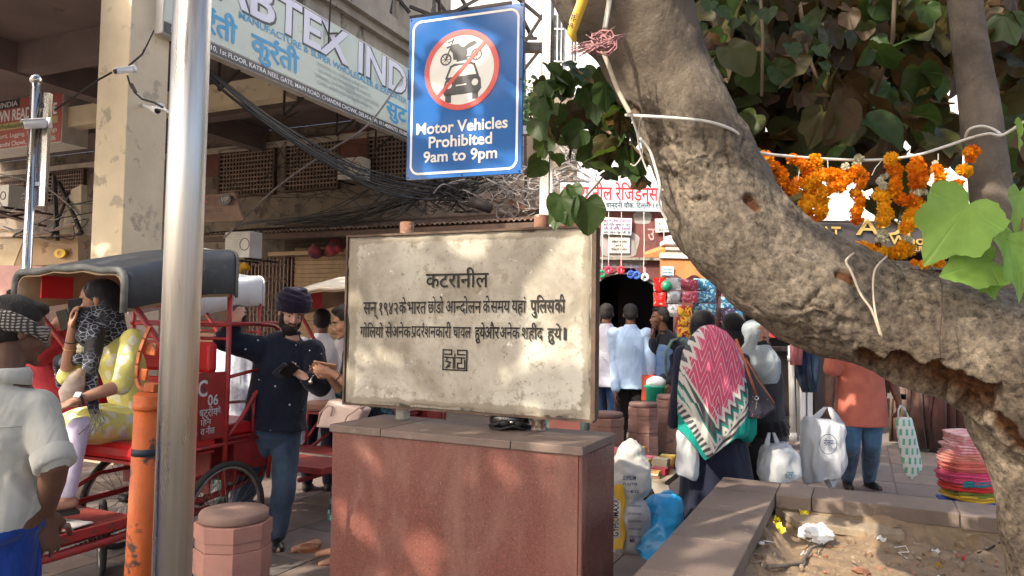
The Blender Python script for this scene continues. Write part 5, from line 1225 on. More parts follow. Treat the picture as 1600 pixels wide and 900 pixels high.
# ---- ropes on the trunk
M_rope = mat('white_plastic_rope', (.66, .64, .58), .45, var=.12, vs=12, bump=.15, bs=120); M_str = mat('cotton_string', (.55, .47, .36), .8, var=.15, vs=20); M_pinkr = mat('faded_pink_thread', (.36, .19, .20), .9, var=.35, vs=40, bump=.4)
def rope(name, pts, r_, mt, label, cat='rope', d=None, n=7):
    t = MB(); q = catmull([list(P(*(p_ if len(p_) == 3 else (p_[0], p_[1], d)))) for p_ in pts], 8); t.tube([Vector(a) for a in q], r_, n); return tag(t.build(name, mt, None, True), label, cat)
rope('white_rope', [(978, 180, 2.80), (1000, 181, 2.66), (1060, 185, 2.63), (1110, 191, 2.66), (1148, 205, 2.72), (1165, 224, 2.80), (1185, 238, 2.88), (1230, 244, 2.95), (1300, 249, 3.0), (1370, 250, 3.02), (1430, 243, 3.04), (1480, 228, 3.06), (1515, 216, 3.04), (1545, 209, 2.96), (1566, 211, 2.96), (1600, 190, 2.9)], .0062, M_rope, 'white rope wrapped round the trunk and carrying the marigold garlands')
rope('white_rope', [(1508, 214, 3.10), (1515, 202, 3.06), (1532, 197, 3.05), (1550, 201, 3.04), (1564, 210, 2.96)], .006, M_rope, 'short white rope loop tied around the thin young trunk')
rope('hanging_rope', [(958, -40, 2.6), (951, 10, 2.62), (945, 45, 2.63)], .010, M_rope, 'thick white cord hanging from above to the pink knot')
rope('straw_cord', [(941, 78, 2.68), (950, 100, 2.68), (965, 140, 2.68), (985, 178, 2.68)], .0085, M_str, 'beige cord running from the pink knot down to the white rope')
rope('white_string', [(987, 183, 2.7), (996, 210, 2.74), (1000, 235, 2.78), (1012, 268, 2.8), (1030, 294, 2.76), (1036, 297, 2.74)], .004, M_rope, 'thin white string looping down the left edge of the trunk', 'string')
rope('white_string', [(1002, 184, 2.68), (998, 205, 2.75), (1004, 238, 2.8), (993, 258, 2.85), (985, 256, 2.85)], .003, M_rope, 'curled thin white string end beside the leaves', 'string')
rope('white_string', [(1000, 216, 2.74), (1015, 235, 2.76), (1024, 262, 2.76), (1031, 292, 2.74), (1030, 320, 2.78), (1042, 345, 2.80)], .0055, M_rope, 'second white string ending in a broad tail on the trunk edge', 'string')
t = MB(); rk = random.Random(3)
for k in range(26):
    c0 = P(941 + rk.uniform(-5, 5), 66 + rk.uniform(-6, 6), 2.6); an = rk.uniform(0, 6.28); r_ = rk.uniform(.02, .045)
    t.tube([c0 + V(math.cos(an + q * .9) * r_, rk.uniform(-.02, .02), math.sin(an + q * .9) * r_ * .8) for q in range(6)], .0035, 5)
for q in range(34):
    x, y = (rk.uniform(884, 915), rk.uniform(74, 92)) if q < 15 else ((rk.uniform(955, 984), rk.uniform(40, 72)) if q < 24 else (rk.uniform(915, 960), rk.uniform(35, 92)))
    t.tube([P(940 + rk.uniform(-6, 6), 66 + rk.uniform(-6, 6), 2.6), P((x + 940) / 2 + rk.uniform(-4, 4), (y + 66) / 2 + rk.uniform(-5, 5), 2.58), P(x, y, 2.61)], [.004, .0035, .0015], 4)
tag(t.build('pink_knot', M_pinkr, None, True), 'faded pink knotted thread bundle tied on the upper trunk', 'knot')
t = MB(); a = [P(x, y, 2.55) for x, y in ((918, -30), (909, 5), (899, 32), (893, 52), (898, 66))]; w_ = [.02, .02, .021, .017, .007]; vs = []
for p, w in zip(a, w_): vs += [p - V(w, 0, 0), p + V(w, .01, .004)]
t.add(vs, [(2 * i, 2 * i + 1, 2 * i + 3, 2 * i + 2) for i in range(4)]); o = t.build('yellow_ribbon', mat('yellow_tape', (.70, .42, .03), .45, var=.08), None, True); o.modifiers.new('t', 'SOLIDIFY').thickness = .001
tag(o, 'yellow printed plastic ribbon hanging at the top of the trunk', 'ribbon')
lettering(o, 'lettering', M_blk, 'ॐ नमः', P(896, 46, 2.54), V(.25, 0, 1), V(-1, 0, .25), .055, .02, .02, .004)
rope('tied_string', [(1342, 390, 2.84), (1326, 402, 2.66), (1322, 410, 2.62), (1330, 425, 2.58), (1345, 460, 2.55), (1362, 485, 2.55), (1376, 524, 2.57)], .0042, M_str, 'left strand of the forked string tied across the trunk', 'string')
rope('tied_string', [(1386, 400, 2.7), (1368, 420, 2.62), (1364, 450, 2.57), (1368, 490, 2.55), (1378, 526, 2.57)], .0035, M_str, 'right strand of the forked string tied across the trunk', 'string')
rope('brown_thread', [(1455, 418, 2.66), (1470, 440, 2.58), (1472, 480, 2.53), (1468, 530, 2.53), (1470, 560, 2.56)], .0022, M_brown, 'thin brown thread hanging down the thick trunk', 'string')
# ---- marigold garlands
def flower_mesh(seed, mt):
    rf = random.Random(seed); t = MB()
    for k in range(84):
        d_ = V(rf.gauss(0, 1), rf.gauss(0, 1), rf.gauss(0, 1)).normalized(); s1 = d_.orthogonal().normalized(); s1 = Matrix.Rotation(rf.uniform(0, 6.28), 3, d_) @ s1; s2 = d_.cross(s1); w = rf.uniform(.17, .27); L = rf.uniform(.85, 1.1)
        t.add([d_ * .45 - s1 * w * .4, d_ * .45 + s1 * w * .4, d_ * L + s1 * w + s2 * .15, d_ * (L + .1) + s2 * .3, d_ * L - s1 * w + s2 * .15], [(0, 1, 2, 3, 4)])
    t.ell((0, 0, 0), .72, None, 8, 6)
    me = bpy.data.meshes.new('marigold'); me.from_pydata([tuple(v) for v in t.v], [], t.f); me.materials.append(mt); return me
def fmat(name, a, b_):
    m = bpy.data.materials.new(name); nt, bs3 = nodes(m); oi = N(nt, 'ShaderNodeObjectInfo'); ge = N(nt, 'ShaderNodeNewGeometry')
    f = math_(nt, 'ADD', math_(nt, 'MULTIPLY', oi.outputs['Random'], .65), math_(nt, 'MULTIPLY', ge.outputs['Random Per Island'], .35)); col = ramp(nt, f, [(.1, a), (.9, b_)])
    nt.links.new(col, bs3.inputs['Base Color']); bs3.inputs['Roughness'].default_value = .7; bs3.inputs['Specular IOR Level'].default_value = .2; bs3.inputs['Subsurface Weight'].default_value = 0
    tr = N(nt, 'ShaderNodeBsdfTranslucent'); nt.links.new(col, tr.inputs[0]); mx = N(nt, 'ShaderNodeMixShader'); mx.inputs[0].default_value = .3
    out = [n_ for n_ in nt.nodes if n_.type == 'OUTPUT_MATERIAL'][0]; nt.links.new(bs3.outputs[0], mx.inputs[1]); nt.links.new(tr.outputs[0], mx.inputs[2]); nt.links.new(mx.outputs[0], out.inputs[0]); return m
M_mo = fmat('marigold_orange', (.70, .15, .006), (.90, .36, .01)); M_my = fmat('marigold_yellow', (.85, .34, .01), (.92, .52, .02)); M_wf = fmat('white_blossom', (.5, .48, .34), (.78, .75, .60)); M_db = fmat('wilted_blossom', (.06, .03, .02), (.14, .07, .04))
FO = [flower_mesh(k, M_mo) for k in range(4)]; FY = [flower_mesh(k + 9, M_my) for k in range(3)]; FW = [flower_mesh(k + 20, M_wf) for k in range(2)]; FD = [flower_mesh(33, M_db)]
rg = random.Random(77)
def garland(segs, label, d=2.98):
    o = empty('garland', P(segs[0][0][0][0], segs[0][0][0][1], d), label=label, cat='garland', group='marigold garlands on the rope')
    for pts, kind, step, rad in segs:
        if kind == 's': 
            t = MB(); t.tube([P(x, y, d) for x, y in pts], .0018, 5); t.build('thread', M_rope, o); continue
        pool = {'o': FO, 'y': FY, 'w': FW, 'd': FD, 'm': FO + FY}[kind]; q = catmull([list(p) + [0] for p in pts], 12)[:, :2]; L = np.r_[0, np.cumsum(np.linalg.norm(np.diff(q, axis=0), axis=1))]
        for s_ in np.arange(0, L[-1] + .1, step * 1.12):
            x = np.interp(s_, L, q[:, 0]); y = np.interp(s_, L, q[:, 1]); p = P(x + rg.uniform(-3, 3), y + rg.uniform(-1.5, 1.5), d + rg.uniform(-.02, .02)); f = bpy.data.objects.new('marigold' if kind not in 'wd' else 'blossom', rg.choice(pool)); COL.objects.link(f); f.parent = o
            f.location = p - wloc(o); f.rotation_euler = (rg.uniform(0, 6), rg.uniform(0, 6), rg.uniform(0, 6)); s2 = rad * rg.uniform(.85, 1.15) * d / FPX; f.scale = (s2, s2, s2)
    return o
garland([([(1193, 243), (1204, 256), (1219, 272), (1227, 292)], 'o', 8, 9), ([(1240, 296), (1232, 300), (1226, 312), (1230, 324), (1238, 330)], 'o', 8, 8.5), ([(1245, 284), (1240, 296)], 'o', 7, 9)], 'leftmost garland, slanting down against the trunk')
garland([([(1240, 250), (1252, 254), (1260, 266), (1262, 280)], 'o', 8, 9), ([(1264, 290), (1262, 310), (1258, 330), (1264, 348), (1268, 354)], 'm', 8, 11), ([(1250, 262), (1246, 284)], 's', 1, 1)], 'second garland from the left, a thick orange column')
garland([([(1275, 250), (1272, 272), (1278, 296), (1282, 316), (1284, 332)], 'y', 9, 11), ([(1288, 336)], 'd', 5, 6), ([(1283, 330), (1286, 338)], 'o', 7, 8)], 'third garland from the left, yellower with a wilted tip')
garland([([(1290, 272), (1306, 274), (1320, 280), (1332, 272)], 'o', 8, 11), ([(1300, 292), (1316, 293)], 'o', 8, 10), ([(1293, 250), (1294, 268)], 's', 1, 1)], 'short dense orange swag between the third and the white-topped garland')
garland([([(1322, 260), (1327, 258)], 'w', 6, 6), ([(1339, 250), (1336, 256)], 'w', 6, 7), ([(1341, 268), (1346, 283), (1340, 290)], 'o', 8, 10), ([(1337, 300)], 'y', 6, 11), ([(1342, 314), (1340, 330), (1337, 346)], 'o', 8, 9)], 'garland with white blossoms on top hanging over the pale gap')
garland([([(1393, 250), (1396, 266), (1400, 284), (1394, 294)], 'm', 8, 10), ([(1379, 276), (1377, 283), (1380, 292)], 'w', 7, 6), ([(1376, 268), (1380, 270)], 'd', 6, 5), ([(1378, 302), (1382, 320), (1382, 340), (1380, 352)], 'y', 8, 10.5), ([(1376, 364), (1378, 378)], 'w', 8, 9), ([(1375, 385)], 'd', 6, 7), ([(1346, 388), (1358, 390), (1372, 394), (1390, 396), (1406, 396)], 'y', 9, 11.5), ([(1362, 274), (1368, 262), (1378, 250)], 's', 1, 1)], 'long garland ending in a yellow row lying on the trunk')
garland([([(1430, 254), (1426, 264), (1440, 264), (1432, 276), (1444, 276), (1428, 286), (1440, 288)], 'o', 7, 11), ([(1425, 302), (1436, 300), (1446, 300)], 'w', 6, 5), ([(1424, 312), (1434, 318), (1428, 328), (1424, 342), (1420, 352), (1416, 362)], 'm', 7, 11.5), ([(1404, 308), (1412, 318)], 'o', 7, 9), ([(1416, 374), (1421, 372)], 'w', 6, 6), ([(1412, 384), (1416, 392), (1404, 386)], 'y', 7, 11), ([(1438, 244), (1438, 256)], 's', 1, 1)], 'thickest garland, with a band of white blossoms halfway')
garland([([(1464, 254), (1468, 252)], 'w', 5, 5), ([(1466, 266), (1468, 280), (1472, 296), (1470, 308), (1462, 304)], 'm', 8, 10), ([(1466, 240), (1466, 250)], 's', 1, 1)], 'garland just left of the big lime leaf')
garland([([(1510, 238), (1518, 236), (1526, 238), (1514, 246)], 'o', 7, 9), ([(1503, 266), (1512, 268)], 'y', 7, 9), ([(1490, 286), (1502, 288)], 'o', 7, 7), ([(1512, 250), (1510, 262)], 's', 1, 1)], 'small broken garland beside the thin young trunk')
garland([([(1446, 412), (1456, 408), (1466, 408), (1472, 412)], 'y', 7, 8.5), ([(1463, 395)], 'o', 6, 7), ([(1430, 410)], 'o', 6, 5)], 'garland end lying on the trunk below the lime leaf', 2.86)
# ================================================================== stone planter with bare soil
CZ = .50; C0 = G(1130, 745, CZ); C0.z = 0
def Q(s, t, z): return C0 + S * s - U * t + V(0, 0, z)      # s to the right along the back, t towards the camera
QR_ = Matrix((S, U, V(0, 0, 1))).transposed()
M_cop = [mat('planter_coping_%d' % k, c, .7, var=.2, vs=3.2, bump=.3, bs=55, spots=((.24, .19, .155), 5, .62), spec=.35) for k, c in enumerate(((.165, .125, .105), (.19, .145, .12), (.15, .115, .095)))]
M_soil = mat('dry_soil', (.22, .155, .095), .97, var=.3, vs=6, bump=.7, bs=60, spots=((.33, .26, .18), 16, .62)); M_crumb = mat('crumbled_concrete', (.26, .205, .14), .95, var=.25, vs=9, bump=.6, bs=40)
pt = empty('stone_planter', Q(1.2, 1.2, 0), label='low stone-edged planter with bare soil at lower right', cat='planter')
pc = random.Random(2)
def cop(s0, s1, t0, t1, k): m = MB(); m.box(Q((s0 + s1) / 2, (t0 + t1) / 2, CZ - .045 - .0015 * k), (s1 - s0 - .004, t1 - t0 - .004, .09), QR_); m.build('coping_stone', M_cop[k % 3], pt, bevel=.006)
ts_ = [0, .42, 1.0, 1.65, 2.25, 2.95, 3.7]
for k in range(6): cop(0, .40, ts_[k], ts_[k + 1], k)
ss_ = [.40, .62, 1.45, 2.2, 3.0]
for k in range(4): cop(ss_[k], ss_[k + 1], 0, .40 - .02 * (k % 2), k + 1)
m = MB(); m.box(Q(.19, 1.85, (CZ - .09) / 2), (.36, 3.66, CZ - .092), QR_); m.build('wall', M_crumb, pt)
m = MB(); m.box(Q(1.7, .19, (CZ - .09) / 2), (2.6, .36, CZ - .092), QR_); m.build('wall', M_crumb, pt)
# soil
nx, ny = 190, 190; xs, ys = np.meshgrid(np.linspace(.37, 3.2, nx), np.linspace(.37, 3.7, ny)); pp_ = np.stack([xs.ravel(), ys.ravel(), np.zeros(nx * ny)], 1)
zz = .335 + fbm(pp_ * 1.7, 3, 2) * .035 + fbm(pp_ * 7, 4, 4) * .018 + np.clip(fbm(pp_ * 15, 3, 8), 0, 1) * .022 + fbm(pp_ * 45, 2, 9) * .004
edge_ = np.minimum(pp_[:, 0] - .37, pp_[:, 1] - .37); zz += np.clip(.14 - edge_, 0, .14) * .55 * (1 + .6 * fbm(pp_ * 6, 2, 5)); zz = np.minimum(zz, CZ - .03)
m = MB(); m.add([Q(a, b_, c) for (a, b_, _), c in zip(pp_, zz)], [(j * nx + i, (j + 1) * nx + i, (j + 1) * nx + i + 1, j * nx + i + 1) for j in range(ny - 1) for i in range(nx - 1)])
so = m.build('soil', M_soil, pt, True); so['kind'] = 'stuff'
def soilz(s, t): i = int((s - .37) / (2.83) * (nx - 1)); j = int((t - .37) / 3.33 * (ny - 1)); return zz[max(0, min(ny - 1, j)) * nx + max(0, min(nx - 1, i))]
def onsoil(px, py, dz=0.0):
    p = G(px, py, .34); d = p - C0; s_, t_ = d.dot(S), -d.dot(U); return Q(s_, t_, soilz(s_, t_) + dz)
# broken screed slab along the back
m = MB(); m.prism([Q(.44, .405, .40), Q(1.12, .405, .395), Q(1.15, .52, .375), Q(.95, .60, .37), Q(.93, .55, .372), Q(.55, .56, .38)], V(0, 0, -.05)); m.build('broken_screed', M_crumb, pt, bevel=.006)
# stones and clods
rk = random.Random(31); M_st = [mat('clod_a', (.25, .18, .115), .95, var=.2, vs=12, bump=.5), mat('clod_b', (.32, .26, .19), .9, var=.2, vs=12, bump=.5), mat('brick_bit', (.34, .17, .11), .9, var=.2, vs=12, bump=.5)]
def rock(seed):
    rz_ = random.Random(seed); t = MB(); t.ell((0, 0, 0), (1, 1, 1), None, 8, 6); f = [rz_.uniform(.65, 1.1) for _ in t.v]; me = bpy.data.meshes.new('clod'); me.from_pydata([(v[0] * q, v[1] * q, v[2] * q * .7) for v, q in zip(t.v, f)], [], t.f); return me
RK = []
for k in range(6): q = rock(k); q.materials.append(M_st[(0, 0, 1, 1, 2, 0)[k]]); RK.append(q)
def rput(p, r_, k=None):
    o = bpy.data.objects.new('clod', RK[k] if k is not None else rk.choice(RK)); COL.objects.link(o); o.parent = pt; o.location = p - wloc(pt); o.scale = (r_ * rk.uniform(.8, 1.4), r_, r_ * rk.uniform(.6, 1)); o.rotation_euler = (rk.uniform(0, 3), rk.uniform(0, 3), rk.uniform(0, 6))
for k in range(170): rput(onsoil(rk.uniform(1180, 1560), 800 + 105 * rk.random() ** .8, .004), rk.choice((.010, .013, .018, .012)))
for (x, y, r_, k) in ((1345, 892, .05, 4), (1265, 840, .028, 1), (1400, 836, .03, 1), (1250, 880, .025, 3), (1290, 862, .022, 4), (1500, 850, .03, 0), (1460, 862, .028, 3), (1330, 838, .03, 0), (1420, 830, .024, 5), (1530, 845, .03, 0)): rput(onsoil(x, y, .01), r_, k)
# litter on the soil
def crumple(name, c, r_, mt, label, cat, seed=0, amp=.35, n=26, flat=1.0, thin=False):
    t = MB(); t.ell((0, 0, 0), (1, 1, 1), None, n, n * 2 // 3); a = np.array([tuple(v) for v in t.v]); f = 1 + fbm(a * 1.7, 3, seed) * amp + (1 - np.abs(fbm(a * 3.3, 2, seed + 3))) * amp * .5
    rr3 = np.array(r_); a = a * f[:, None] * rr3; t.v = [tuple(v + np.array(c)) for v in a]; o = t.build(name, mt, None, False); return tag(o, label, cat)
M_film = mat('white_film_bag', (.72, .74, .74), .35, var=.08, vs=8, bump=.3, bs=35); M_yel = mat('yellow_wrapper', (.75, .62, .02), .35, var=.1, vs=10, bump=.2)
c = onsoil(1275, 838, .045); crumple('plastic_bag', c, (.085, .07, .055), M_film, 'crumpled white plastic bag lying on the soil', 'bag', 3, .4)
def scrap(name, px, py, w, h, rot, mt, label, cat='wrapper', lift=.03, seed=0):
    rz_ = random.Random(seed); p = onsoil(px, py, lift); n = 6; vs = []; M3 = Euler((rz_.uniform(.3, .9), rz_.uniform(-.3, .3), rot)).to_matrix()
    for i in range(n):
        for j in range(n): vs.append(p + M3 @ V((i / (n - 1) - .5) * w, (j / (n - 1) - .5) * h, .012 * math.sin(i * 1.7 + seed) + .01 * math.cos(j * 2.1 + i)))
    t = MB(); t.add(vs, [(i * n + j, (i + 1) * n + j, (i + 1) * n + j + 1, i * n + j + 1) for i in range(n - 1) for j in range(n - 1)]); o = t.build(name, mt); o.modifiers.new('t', 'SOLIDIFY').thickness = .0015; return tag(o, label, cat)
scrap('wrapper', 1218, 842, .055, .085, .2, M_yel, 'bright yellow wrapper standing near the inner planter corner', lift=.035, seed=1); scrap('wrapper', 1214, 832, .03, .03, .1, M_yel, 'small folded yellow flap above the standing wrapper', lift=.05, seed=4)
scrap('wrapper', 1258, 817, .085, .04, .25, M_yel, 'yellow wrapper lying behind the white plastic bag', lift=.02, seed=2)
scrap('paper_scrap', 1232, 812, .075, .055, .9, mat('beige_paper', (.50, .42, .32), .8), 'torn beige paper cup piece beside the yellow wrappers', 'paper', .03, 3)
scrap('paper_scrap', 1377, 845, .05, .022, -.5, M_film, 'white tissue scrap in the middle of the soil', 'paper', .012, 5); scrap('paper_scrap', 1353, 834, .018, .03, .1, M_film, 'tiny white scrap left of the tissue', 'paper', .012, 6)
scrap('paper_scrap', 1462, 858, .04, .025, -.2, M_film, 'white card scrap with a brown end toward the trunk', 'paper', .012, 7); scrap('wrapper', 1504, 869, .025, .018, .3, plain('red_scrap', (.6, .03, .03)), 'tiny red wrapper near the trunk foot', lift=.01, seed=8)
scrap('wrapper', 1467, 878, .04, .025, .4, plain('gold_scrap', (.35, .22, .02)), 'dull gold wrapper half buried in the soil', lift=.008, seed=9); scrap('paper_scrap', 1468, 896, .06, .03, .2, M_film, 'white crumpled scrap at the bottom edge', 'paper', .014, 10)
scrap('paper_scrap', 1256, 862, .03, .01, .1, M_film, 'thin white sliver below the plastic bag', 'paper', .01, 11)
t = MB(); t.tube([onsoil(1200, 900, .02), onsoil(1225, 889, .02), onsoil(1252, 877, .03), onsoil(1268, 862, .035), onsoil(1285, 852, .03)], [.012, .011, .010, .008, .005], 8); tag(t.build('dead_branch', mat('grey_dead_wood', (.12, .10, .085), .9, var=.3, vs=20, bump=.5), None, True), 'grey dead branch lying on the soil in front', 'branch')
t = MB(); t.tube([onsoil(1398, 852, .006), onsoil(1415, 848, .01), onsoil(1420, 856, .008), onsoil(1404, 856, .008), onsoil(1418, 862, .006)], .003, 5); tag(t.build('white_twine', M_rope), 'loop of white twine on the soil right of centre', 'twine')
t = MB(); t.tube([onsoil(1528, 862, .008), onsoil(1545, 858, .012), onsoil(1562, 852, .01)], .006, 6); tag(t.build('striped_cord', M_iron), 'short striped cord by the trunk foot', 'cord')
t = MB(); t.tube([onsoil(1180 + 14 * math.cos(a_), 888 + 8 * math.sin(a_), .008) for a_ in np.linspace(0, 5.2, 12)], .004, 5); tag(t.build('wire_loop', mat('rusty_wire', (.3, .2, .15), .7)), 'rusty wire loop at the left end of the soil', 'wire')
t = MB(); t.ell(onsoil(1190, 866, .012), (.018, .012, .010)); t.tube([onsoil(1193, 865, .015), onsoil(1210, 857, .02)], .003, 5); tag(t.build('plastic_spoon', M_film, None, True), 'dirty white plastic spoon near the wire loop', 'spoon')

# ================================================================== street goods between plinth and planter
M_book = [plain('book_%d' % k, c, .6) for k, c in enumerate(((.45, .04, .06), (.48, .34, .06), (.50, .45, .34), (.36, .07, .12), (.48, .26, .08), (.24, .13, .08), (.42, .39, .13)))]
tb = empty('goods_table', P(1005, 740, 6.1), label='low wooden table of bright booklets behind the plinth', cat='table')
ta = G(962, 700, .52); ZT = .38
tc0 = G(964, 742, ZT); 
def T(s, u, z): return tc0 + S * s + U * u + V(0, 0, z - ZT)
m = MB(); m.box(T(-.12, .42, ZT - .03), (1.05, .95, .05), QR_); m.build('table_top', mat('worn_wood', (.30, .24, .17), .85, var=.25, vs=6, bump=.4), tb)
for s_, u_ in ((-.6, -.02), (.36, -.02), (-.6, .85), (.36, .85)): m = MB(); m.box(T(s_, u_, (ZT - .056) / 2), (.05, .05, ZT - .057), QR_); m.build('leg', M_brown, tb)
rb_ = random.Random(9)
names_b = ['crimson', 'golden yellow', 'cream', 'maroon', 'orange', 'brown', 'olive yellow']
nb = 0
for i in range(6):
    for j in range(5):
        s_ = -.55 + i * .165 + rb_.uniform(-.02, .02); u_ = .06 + j * .17 + rb_.uniform(-.02, .02); h = rb_.randint(2, 6); z = ZT - .004
        for k in range(h):
            kk = rb_.randrange(7) if rb_.random() < .5 else (i + 2 * j) % 7; th = rb_.uniform(.012, .024)
            m = MB(); m.box(T(s_, u_, z + th / 2 + .001), (.13, .10, th), QR_ @ Matrix.Rotation(rb_.uniform(-.15, .15), 3, 'Z')); o = m.build('booklet', M_book[kk]); z += th + .001
            tag(o, '%s booklet, %s up in the %s pile from the left, %s row' % (names_b[kk], ('first', 'second', 'third', 'fourth', 'fifth', 'sixth')[k], ('first', 'second', 'third', 'fourth', 'fifth', 'sixth')[i], ('front', 'second', 'middle', 'fourth', 'back')[j]), 'booklet', 'booklets piled on the low table')
m = MB(); 
for i in range(9):
    for z_ in (.05, .1, .15, .2, .25, .3): m.box(T(-.28 + i * .07, -.10, z_), (.05, .006, .012), QR_)
for i in range(10): m.box(T(-.315 + i * .07, -.10, .17), (.012, .010, .3), QR_)
m.box(T(0, .1, .16), (.6, .36, .3), QR_); tag(m.build('plastic_crate', M_black), 'black slatted plastic crate under the booklet table', 'crate')
m = MB(); m.prism([T(.28, -.08, .37), T(.45, -.12, .365), T(.50, -.14, .16), T(.40, -.12, .20)], V(0, .02, 0)); tag(m.build('cardboard_flap', mat('grey_card', (.30, .27, .22), .8)), 'grey cardboard flap hanging off the table corner', 'cardboard')
# sacks
def sack(name, prof, mt, label, cat, n=40, amp=.03, seed=0, side=(1, 0, 0)):
    t = MB(); t.dense(prof, n + 14, side); a = np.array([tuple(v) for v in t.v])
    f = fbm(a * 5, 2, seed) * amp + (1 - np.abs(fbm(a * [8, 8, 13], 4, seed + 2)) * 1.6) * amp * 1.1; cm = a.mean(0); dv = a - cm; dv[:, 2] *= .2; dv /= np.linalg.norm(dv, axis=1)[:, None] + 1e-6; a = a + dv * f[:, None]; t.v = [tuple(v) for v in a]
    o = t.build(name, mt, None, True); q = o.modifiers.new('s', 'SUBSURF'); q.levels = q.render_levels = 1; return tag(o, label, cat)
M_sackw = mat('woven_white_sack', (.46, .46, .44), .55, var=.10, vs=6, bump=.35, bs=30, spots=((.36, .34, .30), 4, .60)); M_blutarp = mat('blue_polythene', (.02, .30, .62), .3, var=.15, vs=5, bump=.6, bs=11, rv=.05)
b0 = G(985, 862, 0); d5 = b0.y
def sp(px, py, dd=0): return P(px, py, d5 + dd)
prof = [(sp(984, 864, .02), .07, .05), (sp(984, 861), .112, .08), (sp(986, 840), .120, .10), (sp(984, 800), .122, .11), (sp(983, 778), .105, .095), (sp(988, 760), .128, .11), (sp(987, 735), .122, .10), (sp(990, 716), .105, .065), (sp(994, 703), .075, .03), (sp(997, 696), .055, .018)]
ws = sack('cement_sack', prof, M_sackw, 'white and yellow printed cement sack standing beside the plinth', 'sack', amp=.022)
def onsack(px, py, back=.115): return P(px, py, d5 - back)
m = MB()
for (x, w_) in ((1, 1),):
    cols_ = []
    for py in np.linspace(757, 858, 14):
        for q in range(7): cols_.append(P(960 + q * 2.6 + 2 * math.sin(py * .13), py, d5 - .02 - .10 * math.sin((q + .8) / 7 * 1.5)))
    m.add(cols_, [(i * 7 + k, (i + 1) * 7 + k, (i + 1) * 7 + k + 1, i * 7 + k + 1) for i in range(13) for k in range(6)])
m.build('yellow_print', plain('sack_yellow', (.62, .38, .03)), ws, True)
def st_(body, x, y, w, h, mt=M_nav, ex=(1, 0, 0), ez=(0, 0, 1), off=.01): lettering(ws, 'lettering', mt, body, onsack(x, y, .135), ex, ez, w, h, off, .001)
st_('GYPSOMAXX', 966, 838, .26, .04, M_blk, (0, -.05, 1), (-1, 0, 0), .02); st_('GYPSUM', 973, 750, .09, .03); st_('PLASTER', 974, 758, .10, .018, M_nav); st_('40 KG', 985, 770, .06, .02)
for k in range(5): st_('NET WEIGHT 40 KG MFG', 982, 792 + k * 12, .09, .014, M_nav, off=.004)
st_('MR', 984, 848, .04, .03, M_nav)
bl = [(sp(1000, 892, -.15), .16, .06), (sp(1015, 880, -.1), .20, .12), (sp(1022, 850, .0), .19, .15), (sp(1030, 820, .1), .165, .15), (sp(1038, 795, .15), .13, .12), (sp(1040, 778, .2), .09, .08), (sp(1040, 768, .2), .02, .02)]
sack('blue_bundle', bl, M_blutarp, 'bright blue polythene bundle leaning beside the planter coping', 'bundle', n=46, amp=.020, seed=6, side=(.9, -.43, .3))
# folded clothes stack at right
fc = P(1513, 775, 5.9); M_f = []
for k, (nm, c, z, w) in enumerate((('royal blue', (.02, .07, .45), .0, 1), ('yellow', (.6, .38, .03), .055, .8), ('olive green', (.16, .20, .03), .085, .85), ('scarlet', (.55, .03, .03), .125, 1), ('teal', (.02, .20, .24), .165, .7), ('deep pink', (.60, .06, .16), .19, 1.02), ('coral', (.68, .16, .13), .27, 1), ('light coral', (.70, .27, .22), .33, .98), ('pink and white', (.72, .50, .50), .39, .9), ('pale printed', (.68, .52, .50), .47, .78))):
    base = V(fc.x, fc.y, .21 + z * 1.05); t = MB(); rz_ = random.Random(k); hx = .20 * w
    nl = 4 if k > 4 else 2; hh = (.085 if k > 4 else .05) / nl
    for q in range(nl):
        c0 = base + V(rz_.uniform(-.012, .012), rz_.uniform(-.01, .01), q * hh); w2 = hx * rz_.uniform(.9, 1.04)
        t.loft([(c0, w2 * .93, .15), (c0 + V(0, 0, hh * .25), w2, .165), (c0 + V(0, 0, hh * .8), w2, .165), (c0 + V(0, 0, hh * 1.05), w2 * .95, .155)], 40, (1, 0, 0), .02, 6, k + q)
    a = np.array([tuple(v) for v in t.v]); ct = np.array([base.x, base.y]); dl = a[:, :2] - ct; sq = np.maximum(np.abs(dl[:, 0]) / hx, np.abs(dl[:, 1]) / .165); rd = np.sqrt((dl[:, 0] / hx) ** 2 + (dl[:, 1] / .165) ** 2); a[:, :2] = ct + dl * (1 + .55 * (rd / np.maximum(sq, .05) - 1))[:, None]
    a[:, 2] += fbm(a * [6, 6, 1], 2, k) * .014; a[:, :2] += (fbm(a * [8, 8, 30], 3, k + 3) * .012)[:, None]; t.v = [tuple(v) for v in a]
    tag(t.build('folded_garment', cloth('%s_cotton' % nm.replace(' ', '_'), c, [x * .7 for x in c] if k < 8 else (.55, .12, .16), vs=14 if k >= 8 else 6), None, True), '%s folded garment in the stack beside the trunk' % nm, 'garment', 'folded garments in the roadside stack')
m = MB(); m.box((fc.x, fc.y, .10), (.5, .4, .19)); tag(m.build('low_stool', M_brown), 'low dark stand under the folded garments', 'stand')
t = MB(); c = P(1026, 600, 8.9); t.lathe([(.12, 0), (.14, .35), (.15, .36), (.15, .38)], (c.x, c.y, .5), 20); gb = empty('green_bin', (c.x, c.y, 0), label='green plastic bin with a white lid behind the bollards', cat='bin'); t.build('bin_body', plain('green_bin_plastic', (.01, .28, .18), .35), gb, True)
t = MB(); t.lathe([(.13, 0), (.12, .06), (.06, .10), (.005, .11)], (c.x, c.y, .88), 20); t.build('white_lid', M_film, gb, True); t = MB(); t.lathe([(.13, 0), (.14, .49)], (c.x, c.y, 0), 20); t.build('bin_foot', MATS['green_bin_plastic'], gb, True)
